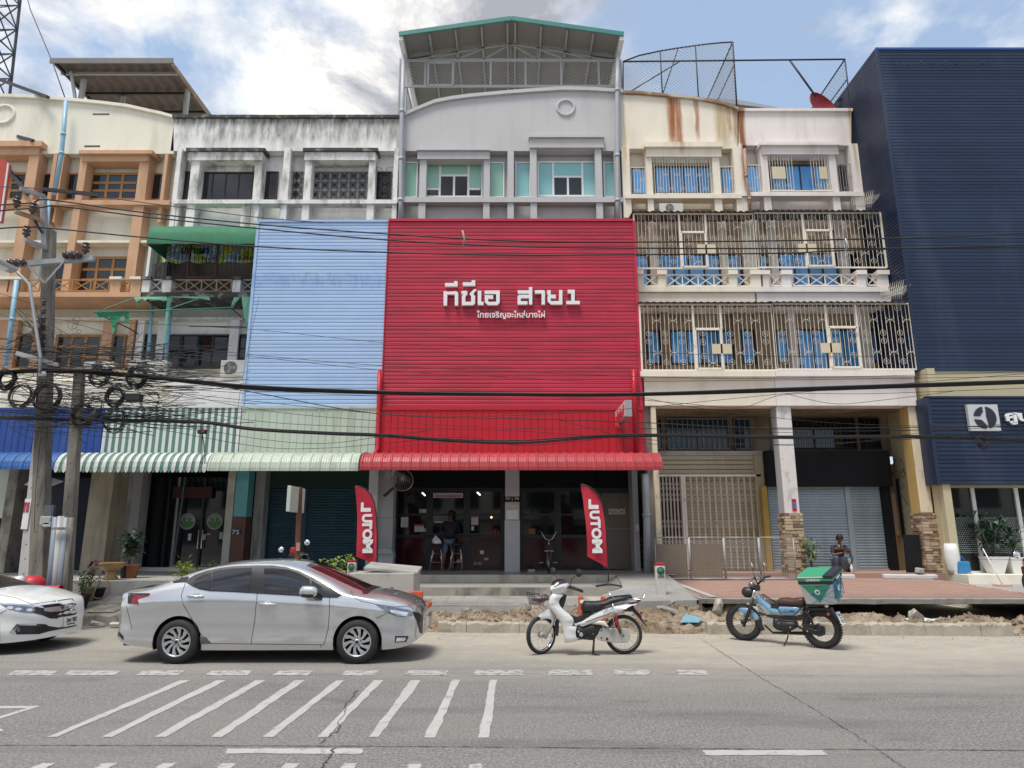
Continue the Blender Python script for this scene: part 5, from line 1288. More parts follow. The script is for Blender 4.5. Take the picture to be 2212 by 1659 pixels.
MB().box(fx(1664,1140,YSD),fx(1908,1140,YSD),YSD-.1,YSD+.05,FL,FL+.05).build('threshold',m_concrete,td)
MB().box(fx(1908,1140,YSD),fx(1927,1140,YSD),YSD-.15,YSD+.1,FL,fz(1050,YSD)).build('black_jamb',m_black_board,td)
MB().box(fx(1929,1140,YSD),fx(1946,1140,YSD),YSD+.1,YSD+.2,fz(1156,YSD),fz(1065,YSD)).build('peach_wall',mat('peach_paint',(.50,.32,.22),.8,var=.1),td)
MB().box(fx(1926,1140,YSD),fx(2010,1140,YSD),YSD+.22,YSD+.3,FL,4.0).build('dim_wall',m_dimwall,td)
MB().box(fx(1928,1190,YSD),fx(1944,1190,YSD),YSD+.05,YSD+.15,FL,fz(1156,YSD)).build('yellow_jamb',mat('yellow_paint',(.42,.28,.06),.8,var=.2,dirt=(.15,.10,.04),damt=.8),td)
m_breeze=mat('breeze_block',(.33,.31,.30),.9,var=.12,vs=3,rnd=.10,bump=.2,bs=40)
MB().box(fx(1949,1095,YSD),fx(1990,1095,YSD),YSD+.06,YSD+.2,fz(1160,YSD),fz(1034,YSD)).build('mortar_bed',m_darkceil,td)
bx0,bx1=fx(1950,1095,YSD),fx(1992,1095,YSD);bz0,bz1=fz(1158,YSD),fz(1036,YSD);nr=8
for r_ in range(nr):
 z0=bz0+(bz1-bz0)*r_/nr;z1=bz0+(bz1-bz0)*(r_+1)/nr;mid=bx0+(bx1-bx0)*(.35 if r_%2 else .62)
 for a,b_ in((bx0,mid),(mid,bx1)):MB().box(a+.012,b_-.012,YSD+.03+RND.uniform(0,.01),YSD+.08,z0+.012,z1-.012).build('breeze_block',m_breeze,td)
slab('yellow_edge',1652,1664,1050,1240,21.0,.2,MATS['yellow_paint'],td)
bb=thing('leaning_board','black board with vertical grooves leaning between the shutter and the right stone pillar','board',(fx(1975,1200,19.7),19.7,FL))
q=MB();a,b_=fx(1955,1200,19.75),fx(1990,1200,19.75)
q.cbox(((a+b_)/2,19.75,(FL+fz(1155,19.75))/2),(b_-a,.03,fz(1155,19.75)-FL),rot=(radians(3),0,0));q.build('board',m_black_board,bb)
for k in range(3):x=a+(b_-a)*(k+1)/4;MB().cbox((x,19.728,(FL+fz(1155,19.75))/2),(.012,.01,fz(1155,19.75)-FL-.1),rot=(radians(3),0,0)).build('groove',m_darkceil,bb)
m_tan=[mat('tan_stone',(.40,.29,.19),.85,var=.2,vs=6,bump=.3,bs=40,rnd=.18),mat('buff_stone',(.47,.38,.26),.85,var=.2,vs=6,bump=.3,bs=40,rnd=.18),mat('umber_stone',(.22,.145,.10),.85,var=.3,vs=6,bump=.3,bs=40,rnd=.25)]
def stone_column(label,x0,x1,Y,depth,ztop,zst,m_shaft,side=None,dark=0.15,ym=1170):
 X0,X1=fx(x0,ym,Y),fx(x1,ym,Y)
 t=thing('column',label,'column',((X0+X1)/2,Y,FL-.15),group='stone based columns of the right shops')
 MB().box(X0+.05,X1-.04,Y+.06,Y+depth,zst,ztop).build('shaft',m_shaft,t,bevel=.02)
 if side:MB().box(X0+.045,X0+.05,Y+.08,Y+depth-.01,zst,ztop-.01).build('painted_side',side,t)
 MB().box(X0+.02,X1-.02,Y+.03,Y+depth-.02,FL-.2,zst).build('core',m_darkceil,t)
 z=FL-.16
 while z<zst-.02:
  h=RND.uniform(.055,.105);
  x=X0
  while x<X1-.03:
   w_=min(RND.uniform(.12,.26),X1-x)
   if X1-x-w_<.05:w_=X1-x
   MB().box(x+.004,x+w_-.004,Y-RND.uniform(0,.03),Y+.06,z+.004,z+h-.004).build('stone',m_tan[2]if RND.random()<dark else m_tan[RND.randrange(2)],t,bevel=.006)
   x+=w_
  y=Y+.065
  while y<Y+depth-.03:
   w_=min(RND.uniform(.12,.24),Y+depth-y);MB().box(X0-RND.uniform(0,.02),X0+.05,y+.004,y+w_-.004,z+.004,z+h-.004).build('stone',m_tan[2]if RND.random()<dark+.3 else m_tan[RND.randrange(2)],t,bevel=.006);y+=w_
  z+=h
 return t
m_colcream=mat('peeling_cream_paint',(.70,.60,.44),.8,var=.08,bump=.1,bs=25,dirt=(.42,.36,.28),damt=.7,ds=(3,3,1.5),dlo=.55,dhi=.62)
m_colyel=mat('ochre_side_paint',(.52,.36,.13),.8,var=.1,dirt=(.28,.2,.1),damt=.4)
m_colwhite=mat('peeling_white_paint',(.70,.66,.63),.8,var=.06,bump=.1,bs=25,dirt=(.45,.40,.35),damt=.6,ds=(3,3,1.5),dlo=.56,dhi=.62)
zbeam=fz(876,19.6)
c1=stone_column('stone based column with peeling white paint between the two closed shops',1699,1739,19.62,.5,zbeam,fz(1110,19.62),m_colwhite,side=m_pilgrey)
X_=fx(1716,1080,19.6);
for k,(dz,mm)in enumerate(((0,m_signred),(.12,mat('poster_blue',(.06,.15,.45),.6)),(.24,m_signred))):MB().box(X_-.05,X_+.07,19.66,19.675,fz(1104,19.6)+dz,fz(1104,19.6)+dz+.10).build('sticker',mm,c1)
c2=stone_column('stone based column with an ochre side next to the navy building',1997,2031,19.62,.55,zbeam,fz(1108,19.62),m_colcream,side=m_colyel,dark=.45)
MB().box(fx(2029,1150,19.9),11.9,19.75,20.0,.5,zbeam).build('rendered_return',m_colcream,c2)
c3,*_=pillar('cream end column of the folding gate shop',1411,1422,900,19.65,.4,m_colcream,Ztop=zbeam,ym=1000,group='stone based columns of the right shops')
st=thing('stone_pier','short pier of stacked tan stones behind the drainpipe','pier',(fx(1424,1180,20.2),20.2,FL))
for k in range(9):
 z=fz(1159,20.2)+k*.105;MB().box(fx(1414,1180,20.2)-RND.uniform(0,.02),fx(1427,1180,20.2)+RND.uniform(0,.02),20.2-RND.uniform(0,.03),20.5,z+.004,z+.10).build('stone',m_tan[k%2],st,bevel=.008)
MB().box(fx(1415,1180,20.2),fx(1426,1180,20.2),20.24,20.5,FL,fz(1159,20.2)).build('base',m_steel,st)
m_meshtan=mat('dirty_shade_net',(.26,.19,.12),.8,var=.25,vs=2)
YM=19.0;zf0,zf1=.70,fz(1161,YM)
names_=['left','second','third','right']
for k,(a,b_)in enumerate(((1416,1489),(1491,1564),(1566,1640),(1642,1716))):
 X0,X1=fx(a,1200,YM),fx(b_,1200,YM)
 t=thing('mesh_fence_panel','%s galvanised mesh fence panel in front of the lattice gate'%names_[k]+(' with a tan sheet behind' if k<2 else ''),'fence',((X0+X1)/2,YM,zf0),group='galvanised mesh fence panels')
 for p,q_ in(((X0,zf0),(X0,zf1)),((X1,zf0),(X1,zf1)),((X0,zf0),(X1,zf0)),((X0,zf1),(X1,zf1))):
  MB().cyl((p[0],YM,p[1]),(q_[0],YM,q_[1]),.016,n=8).build('frame_tube',m_steel,t)
 mb=MB();n=int((X1-X0)/.06)
 for i in range(1,n):x=X0+(X1-X0)*i/n;mb.bar((x,YM,zf0),(x,YM,zf1),.005)
 for i in range(1,int((zf1-zf0)/.06)):z=zf0+i*.06;mb.bar((X0,YM,z),(X1,YM,z),.005)
 mb.build('wire_mesh',m_irongrey,t,kind='stuff')
 if k<2:MB().box(X0+.05,X1-.05,YM+.06,YM+.07,zf0+.03,zf1-.18).build('tan_sheet',m_meshtan,t)
 # == navy building
Yn=19.5;Xn=at(1895,110,Yn).x
tnv=thing('building','tall navy board clad building at the right edge','building',(15,Yn,0))
Zn0,Zn1=fz(801,Yn),fz(107,Yn)
boards('board',Xn,19.5,Zn0,Zn1,Yn,96,m_navy,tnv,lip=.013)
me_=None
n=96;p=(Zn1-Zn0)/n;L=12.0;lip=.02
prof=[(0,0),(-lip,0),(-lip,p*.62),(-lip*.5,p*.70),(-lip*.35,p*.96),(0,p*.985)];mb=MB();K=6
mb.add([(x,y,z)for y in(0,L)for x,z in prof],[(i,i+1,K+i+1,K+i)for i in range(K-1)]+[tuple(range(K)),tuple(range(2*K-1,K-1,-1))])
me_=mb.mesh('side_board',m_navy)
for i in range(n):link('side_board',me_,tnv,(Xn-.03,Yn,Zn0+p*i))
MB().box(Xn-.028,19.6,Yn+.002,Yn+12,Zn0,Zn1-.01).build('wall',m_navy,tnv)
MB().box(Xn-.06,19.6,Yn-.04,Yn+.05,Zn1-.03,Zn1+.05).build('roof_flashing',m_bluerib,tnv);MB().box(Xn-.06,Xn+.01,Yn+.052,Yn+12,Zn1-.03,Zn1+.05).build('roof_flashing',m_navy,tnv)
MB().box(Xn-.06,Xn+.03,Yn-.03,Yn-.001,Zn0,Zn1-.03).build('corner_trim',m_navy,tnv)
MB().box(11.93,19.6,Yn+.02,Yn+.3,fz(860,Yn),Zn0-.002).build('beige_band',mat('beige_render',(.52,.46,.30),.8,var=.05),tnv)
MB().box(11.9,12.12,Yn-.32,Yn+2,.8,Zn0).build('return_wall',MATS['beige_render'],tnv)
gh=text('ghost_lettering','ศูนย์บริการ อิเลคโทรลักซ์',.5,mat('ghost_navy',(.035,.05,.085),.6,var=.5,vs=8),tnv,(at(2042,138,Yn-.03).x,Yn-.026,fz(138,Yn)),width=3.2,height=.20,extrude=.001)
Yk=19.15;kx=at(1998,860,Yk).x;kz0,kz1=fz(1046,Yk),fz(860,Yk)
tks=thing('sign_board','navy board sign over the showroom window with a silver round emblem','sign',(16,Yk,kz0))
boards('board',kx+.10,19.5,kz0,kz1,Yk,21,m_navy,tks,lip=.03)
MB().box(kx+.1,19.5,Yk+.002,Yk+.3,kz0,kz1).build('backing',m_navy,tks);MB().box(kx,kx+.099,Yk-.05,Yk+.5,kz0,kz1+.02).build('edge_trim',m_navy,tks);MB().box(kx,19.5,Yk-.05,Yk+.1,kz1+.002,kz1+.05).build('edge_trim',m_navy,tks)
e0,e1,e2,e3=R(2092,2158,874,931,Yk-.12)
em=MB().box(e0,e1,Yk-.14,Yk-.03,e2,e3).build('emblem',mat('brushed_silver',(.62,.62,.61),.35,metal=.3,var=.03),tks,bevel=.01)
ec=((e0+e1)/2+.02,(e2+e3)/2+.0);er=(e3-e2)*.42
def sector(cx_,cz_,pts,name,mm):
 q=MB();q.prism(pts,Yk-.156,Yk-.145);return q.build(name,mm,em)
mdk=mat('emblem_navy',(.012,.014,.03),.2,var=0)
arcp=lambda a0,a1,r,n=14:[(ec[0]+r*cos(radians(a0+(a1-a0)*i/n)),ec[1]+r*sin(radians(a0+(a1-a0)*i/n)))for i in range(n+1)]
sector(0,0,arcp(-75,82,er)+[(ec[0]+er*.12,ec[1]+er*.1)],'emblem_shape',mdk)
sector(0,0,arcp(98,172,er)+[(ec[0]-er*.45,ec[1]+er*.12),(ec[0]-er*.12,ec[1]+er*.55)],'emblem_shape',mdk)
sector(0,0,arcp(188,270,er)+[(ec[0]+er*.02,ec[1]-er*.62),(ec[0]-er*.35,ec[1]-er*.2)],'emblem_shape',mdk)
text('sign_lettering','ศูนย์',.55,m_letter,tks,(at(2212,900,Yk-.1).x,Yk-.1,fz(902,Yk-.1)),width=1.05,height=.40,extrude=.03,bold=.02)
Yh=19.7
tsh=thing('shopfront','showroom window with white mullions and dotted frosting behind the white planters','shopfront',(15,Yh,FL))
zg=fz(1054,Yh)
m_frost=mat('dotted_frosting',(.30,.33,.32),.5,var=.1,vs=3)
gl=[2027,2112,2207]
xg=[fx(a,1150,Yh)for a in gl]+[19.5]
m_showglass=mat('showroom_glass',(.012,.015,.016),.03,var=.2,vs=2,spec=.8)
for a,b_ in zip(xg,xg[1:]):
 pn=MB().box(a+.05,b_-.05,Yh+.02,Yh+.03,FL+.05,zg).build('pane',m_showglass,tsh)
 mb=MB();z0,z1=fz(1195,Yh),fz(1116,Yh);w_=b_-a-.12;n1,n2=int(w_/.062),int((z1-z0)/.055)
 for i in range(n1):
  for k in range(n2):
   x=a+.07+w_*(i+(.5 if k%2 else 0))/n1;z=z0+(z1-z0)*k/n2;mb.add([(x,Yh+.016,z),(x+.05,Yh+.016,z+.008),(x+.045,Yh+.016,z+.036),(x+.002,Yh+.016,z+.03)],[(0,1,2,3)])
 mb.build('frosting',m_frost,pn,kind='stuff')
for i,a in enumerate(xg[:3]):MB().box(a-.05,a+.05,Yh-.04,Yh+.06,FL,zg).build('mullion',m_framewhite if i else MATS['beige_render'],tsh)
MB().box(xg[0],19.5,Yh-.05,Yh+.06,zg,zg+.09).build('head_rail',MATS['beige_render'],tsh);MB().box(xg[0],19.5,Yh-.05,Yh+.06,FL+.002,FL+.05).build('sill_rail',m_framewhite,tsh)
MB().box(11.95,xg[0]-.05,Yh-.3,Yh+.1,FL-.3,fz(1046,Yh)).build('beige_pier',MATS['beige_render'],tsh)
# == rooftops
tr_=thing('roof_shelter','brown corrugated rooftop shelter on pale posts over the cream shophouse','roof',(-14,21.2,16))
Yr=21.2;a,b_=at(112,131,Yr),at(372,127,Yr);zr=a.z
q=corr_roof('corrugated_sheet',a.x,b_.x,Yr,25.2,zr,zr+.05,mat('brown_roof_sheet',(.13,.10,.08),.7,var=.2,vs=2),tr_,pitch=.42,amp=.04)
for k in range(4):y=Yr+.5+k*1.15;MB().box(a.x,b_.x,y,y+.07,zr-.17,zr-.07).build('purlin',m_irongrey if k==0 else m_framedark,tr_)
MB().box(a.x-.05,b_.x+.05,Yr-.04,Yr-.0,zr-.12,zr+.08).build('fascia_board',mat('faded_fascia',(.20,.19,.18),.7,var=.2),tr_)
MB().box(b_.x-.02,b_.x+.06,Yr,25.2,zr-.17,zr-.06).build('verge_beam',m_rusty,tr_);MB().box(a.x+.1,a.x+.18,Yr,25.2,zr-.17,zr-.06).build('verge_beam',m_framedark,tr_)
for(x,y,m_)in((a.x+.62,22.0,m_pvcblue),(a.x+1.5,23.0,m_pvcgrey),(b_.x-.1,22.6,m_palepole)):
 MB().box(x-.07,x+.07,y,y+.14,15.0,zr-.1).build('post',m_palepole,tr_)
MB().bar((a.x+.45,21.6,zr-.15),(a.x+1.0,21.6,16.0),.09).build('post',m_pvcgrey,tr_)
tc_=thing('roof_shelter','gabled grey rooftop shelter with a teal verge over the grey shophouse','roof',(0,21.5,15))
Ye=20.8;xl,xr2=at(862,74,Ye).x,at(1347,70,Ye).x;ze,zri=at(862,76,Ye).z,at(1106,42,Ye).z;xm=(xl+xr2)/2;Yb=28.0
m_under=mat('grey_roof_underside',(.22,.215,.20),.7,var=.12,vs=1.0);m_teal=mat('teal_verge',(.035,.22,.19),.45)
for(xa_,za_,xb_,zb_)in((xl,ze,xm,zri),(xm,zri,xr2,ze)):
 n=5
 for k in range(n):
  y0_,y1_=Ye+(Yb-Ye)*k/n,Ye+(Yb-Ye)*(k+1)/n-.01
  MB().add([(xa_,y0_,za_),(xb_,y0_,zb_),(xb_,y1_,zb_),(xa_,y1_,za_),(xa_,y0_,za_+.03),(xb_,y0_,zb_+.03),(xb_,y1_,zb_+.03),(xa_,y1_,za_+.03)],[(0,3,2,1),(4,5,6,7),(0,1,5,4),(1,2,6,5),(2,3,7,6),(3,0,4,7)]).build('roof_sheet',m_under,tc_)
 for k in range(5):
  t_=(k+.15)/4.3 if xa_==xl else 1-(k+.15)/4.3
  x=xa_+(xb_-xa_)*t_;z=za_+(zb_-za_)*t_;MB().box(x-.03,x+.03,Ye+.05,Yb,z-.10,z-.005).build('purlin',m_irongrey,tc_)
 MB().bar((xa_,Ye-.03,za_+.02),(xb_,Ye-.03,zb_+.02),.05,.16).build('verge_trim',m_teal,tc_)
for x,s_ in((xl,1),(xr2,-1)):MB().box(x-.01*s_,x+.14*s_,Ye,Yb,ze-.20,ze-.02).build('gutter',m_framewhite,tc_)
Yt=21.9;tl_,tr2=at(872,128,Yt).x,at(1334,126,Yt).x;zch=at(1106,128,Yt).z;zap=zri-.10
tm=(tl_+tr2)/2;zs=ze-.15
truss=[((tl_,zch),(tr2,zch)),((tl_,zs),(tm,zap)),((tm,zap),(tr2,zs))]
for i in range(9):
 f=i/8;x=tl_+(tr2-tl_)*f;zt_=zs+(zap-zs)*(1-abs(2*f-1));truss.append(((x,zch),(x,zt_)))
 if i<4:g2=(i+1)/8;truss.append(((x,zch),(tl_+(tr2-tl_)*g2,zs+(zap-zs)*(2*g2))))
 if i>4:g2=(i-1)/8;truss.append(((x,zch),(tl_+(tr2-tl_)*g2,zs+(zap-zs)*(2-2*g2))))
for(p,q_)in truss:MB().bar((p[0],Yt,p[1]),(q_[0],Yt,q_[1]),.05).build('truss_member',m_irongrey,tc_)
zrl=at(1106,187,Yt).z
m_rail=mat('light_grey_rail',(.45,.46,.46),.5)
for z in(zch-.06,zrl):MB().box(tl_,tr2,Yt-.06,Yt+.0,z-.05,z+.03).build('screen_rail',m_rail,tc_)
for px_ in(880,919,978,1060,1135,1212,1293):x=fx(px_,157,Yt);MB().box(x-.035,x+.035,Yt-.062,Yt+.01,zrl,zch).build('screen_post',m_rail,tc_)
for px_ in(876,1334):x=fx(px_,180,Yt);MB().box(x-.06,x+.06,Yt-.04,Yt+.10,14.0,zs+.1).build('post',m_pvcgrey,tc_)
q=R(925,979,135,185,Yt-.08);mb=MB();mb.bar((q[0],Yt-.09,q[2]),(q[0],Yt-.09,q[3]),.07);mb.bar((q[1],Yt-.09,q[2]),(q[1],Yt-.09,q[3]),.07);mb.bar((q[0],Yt-.09,q[2]),(q[1],Yt-.09,q[2]),.07);mb.bar((q[0],Yt-.09,q[3]),(q[1],Yt-.09,q[3]),.07);mb.build('screen_door',m_rail,tc_)
def chain(P00,P10,P01,P11,pitch,r,name,m,parent):
 """diamond mesh between four corners (bilinear)"""
 P00,P10,P01,P11=map(Vector,(P00,P10,P01,P11));W_=(P10-P00).length;H_=max((P01-P00).length,(P11-P10).length);mb=MB()
 def P(u,v):return P00.lerp(P10,u).lerp(P01.lerp(P11,u),v)
 nu=int(W_/pitch);nv=H_/pitch
 for s_ in(1,-1):
  for i in range(-int(nv)-1,nu+int(nv)+2):
   u0=i/nu;u1=u0+s_*nv/nu;v0,v1=0.,1.
   if abs(u1-u0)<1e-9:continue
   cl=[]
   for(ua,va,ub,vb)in((u0,v0,u1,v1),):
    t0,t1=0.,1.
    for lo,hi,a_,d_ in((0,1,ua,ub-ua),):
     ta,tb_=(lo-a_)/d_,(hi-a_)/d_
     if ta>tb_:ta,tb_=tb_,ta
     t0,t1=max(t0,ta),min(t1,tb_)
    if t1>t0+1e-4:mb.bar(P(ua+(ub-ua)*t0,va+(vb-va)*t0),P(ua+(ub-ua)*t1,va+(vb-va)*t1),r)
 return mb.build(name,m,parent,kind='stuff')
chain((tl_,Yt-.03,zrl),(tr2,Yt-.03,zrl),(tl_,Yt-.03,zch),(tr2,Yt-.03,zch),.14,.008,'wire_mesh',m_irongrey,tc_)
for x in(tl_-.12,tr2+.12):chain((x,Yt,15.9),(x,26,15.9),(x,Yt,zch),(x,26,zch),.16,.008,'wire_mesh',m_irongrey,tc_)
for x in(tl_-.12,tr2+.12):
 MB().bar((x,Yt,15),(x,Yt,zch),.05).build('screen_post',m_irongrey,tc_);MB().bar((x,26,15),(x,26,zch),.05).build('screen_post',m_irongrey,tc_);MB().bar((x,Yt,zch),(x,26,zch),.05).build('screen_rail',m_irongrey,tc_)
q=MB().box(-3.6,3.3,24.5,27.5,14,15.8);
tw=thing('rooftop_cage','black framed wire mesh enclosure above the rust streaked and pink shophouses','cage',(6,21.4,15))
Yk2=21.4
def wp(x,y,Y=Yk2):return at(x,y,Y)
rod=lambda pts,r=.022,name='frame_bar':MB().tube(pts,r,6).build(name,m_ironblack,tw)
zbar=wp(1346,133).z
rod([wp(1346,133),wp(1825,128)],.03);rod([wp(1346,133),wp(1346,200)]);rod([wp(1825,128),wp(1838,234)],.028)
top=[(1346,133),(1380,120),(1426,110),(1470,103),(1520,96),(1560,92),(1583,91)]
rod([wp(x,y,21.5)for x,y in top],.028);rod([wp(1583,91,21.5),wp(1592,236,21.5)],.03)
rod([wp(1426,110),wp(1431,208)]);rod([wp(1502,97),wp(1509,214)]);rod([wp(1465,104,21.8),wp(1430,208,21.8)]);rod([wp(1360,199,21.7),wp(1466,134,21.7)])
bk=lambda x,y,Y:at(x,y,Y)
p0=wp(1583,91,21.5);p1b=Vector((p0.x,25.2,p0.z));rod([p0,p1b],.03);rod([Vector((p0.x,21.5,p0.z-.9)),Vector((p0.x,25.2,p0.z-.9))]);rod([p1b,Vector((p0.x,25.2,15.5))])
chain((p0.x,21.5,15.7),(p0.x,25.2,15.7),tuple(p0),tuple(p1b),.16,.007,'wire_mesh',m_irongrey,tw)
p0=wp(1825,128);p1b=Vector((p0.x+.05,24.4,p0.z));rod([p0,p1b],.028);rod([Vector((p0.x,Yk2,p0.z-.8)),Vector((p0.x,24.4,p0.z-.8))])
chain((p0.x,Yk2,15.7),(p0.x,24.4,15.7),tuple(p0),tuple(p1b),.16,.007,'wire_mesh',m_irongrey,tw)
rod([wp(1706,130,21.6),wp(1762,208,21.6)],.035)
pb=[wp(1346,200),wp(1430,209),wp(1509,216),wp(1590,236)];pt=[wp(1346,133),wp(1426,110),wp(1502,97),wp(1585,91)]
for i in range(3):chain(pb[i],pb[i+1],pt[i],pt[i+1],.13,.008,'wire_mesh',m_irongrey,tw)
rb=thing('roof_shelter','low grey lean-to roof behind the pink parapet','roof',(8,24,16))
q=MB();P=[at(1530,212,24.0),at(1600,216,24.0),at(1690,234,24.0)]
q.prism([(P[0].x,P[0].z),(P[1].x,P[1].z),(P[2].x,P[2].z),(P[2].x,P[2].z-.08),(P[0].x,P[0].z-.10)],24,27);q.build('roof_sheet',m_pvcgrey,rb)
MB().box(P[0].x,P[2].x,24.3,24.4,15,P[2].z-.1).build('wall',m_under,rb);MB().bar((P[1].x-.3,24.1,15.5),(P[1].x-.05,24.1,P[1].z-.1),.06).build('strut',m_steel,rb)
sd=thing('satellite_dish','red satellite dish standing on the pink parapet','satellite dish',at(1770,225,21.9))
c=at(1770,232,21.9);me_=MB()
prof=[(.62*sin(a),.62*.35*(1-cos(a)))for a in[pi/2*i/8 for i in range(9)]]
me_.lathe(prof,(0,0,0),28);me_.lathe([(r,h+.015)for r,h in prof],(0,0,0),28)
me_.build('dish',mat('dish_red',(.30,.02,.03),.5,var=.1,world=False),sd,loc=(c.x,c.y,c.z-.1),rot=(radians(72),0,radians(25)))
MB().cyl((c.x+.1,c.y+.15,15.5),(c.x+.05,c.y+.12,c.z),.03).build('mast',m_steel,sd)
# == cars
def smooth_table(T):
 def f(x):
  if x<=T[0][0]:return T[0][1]
  if x>=T[-1][0]:return T[-1][1]
  for i in range(len(T)-1):
   if T[i][0]<=x<=T[i+1][0]:
    x0,y0=T[i];x1,y1=T[i+1];h=x1-x0
    m0=(y1-T[i-1][1])/(x1-T[i-1][0])if i>0 else(y1-y0)/h
    m1=(T[i+2][1]-y0)/(T[i+2][0]-x0)if i+2<len(T)else(y1-y0)/h
    t=(x-x0)/h
    return(2*t**3-3*t*t+1)*y0+(t**3-2*t*t+t)*h*m0+(-2*t**3+3*t*t)*y1+(t**3-t*t)*h*m1
 return f
def car_paint(name,col,metal,rough):
 mt=bpy.data.materials.new(name);mt.use_nodes=True;b=mt.node_tree.nodes['Principled BSDF']
 b.inputs['Base Color'].default_value=col+(1,);b.inputs['Metallic'].default_value=metal;b.inputs['Roughness'].default_value=rough
 b.inputs['Coat Weight'].default_value=1.0;b.inputs['Coat Roughness'].default_value=0.03
 T=mt.node_tree;n=T.nodes.new('ShaderNodeTexNoise');n.inputs['Scale'].default_value=900;r=T.nodes.new('ShaderNodeMapRange')
 r.inputs[3].default_value=rough-.06;r.inputs[4].default_value=rough+.08;T.links.new(n.outputs['Fac'],r.inputs[0]);T.links.new(r.outputs[0],b.inputs['Roughness'])
 return mt
m_silver=car_paint('silver_metallic_paint',(0.63,0.635,0.65),0.7,0.20)
m_pearl=car_paint('white_pearl_paint',(0.80,0.80,0.79),0.0,0.30)
m_tint=mat('tinted_car_glass',(.008,.009,.012),.03,var=0,spec=.9,world=False)
m_screen=mat('windscreen_glass',(.022,.012,.013),.04,var=0,spec=.8,world=False)
m_seam=mat('panel_gap',(.03,.03,.032),.8,var=0,world=False)
m_trim=mat('satin_black_trim',(.018,.018,.02),.35,var=0,world=False)
m_headl=mat('headlamp_glass',(.22,.24,.26),.06,metal=.6,var=.6,vs=14,world=False)
m_lampclear=mat('lamp_reflector',(.75,.78,.80),.12,metal=.7,var=.2,vs=20,world=False)
m_tail=mat('red_lamp',(.22,.006,.008),.08,var=.3,vs=12,world=False,spec=.8)
m_alloy=mat('alloy_wheel',(.56,.57,.58),.3,metal=.75,var=.05,world=False)
m_tyre=mat('tyre_rubber',(.016,.016,.017),.75,var=.25,vs=12,world=False,dirt=(.06,.055,.045),damt=.4,ds=(6,6,6))
m_well=mat('wheel_well_black',(.004,.004,.004),.9,var=0,world=False)
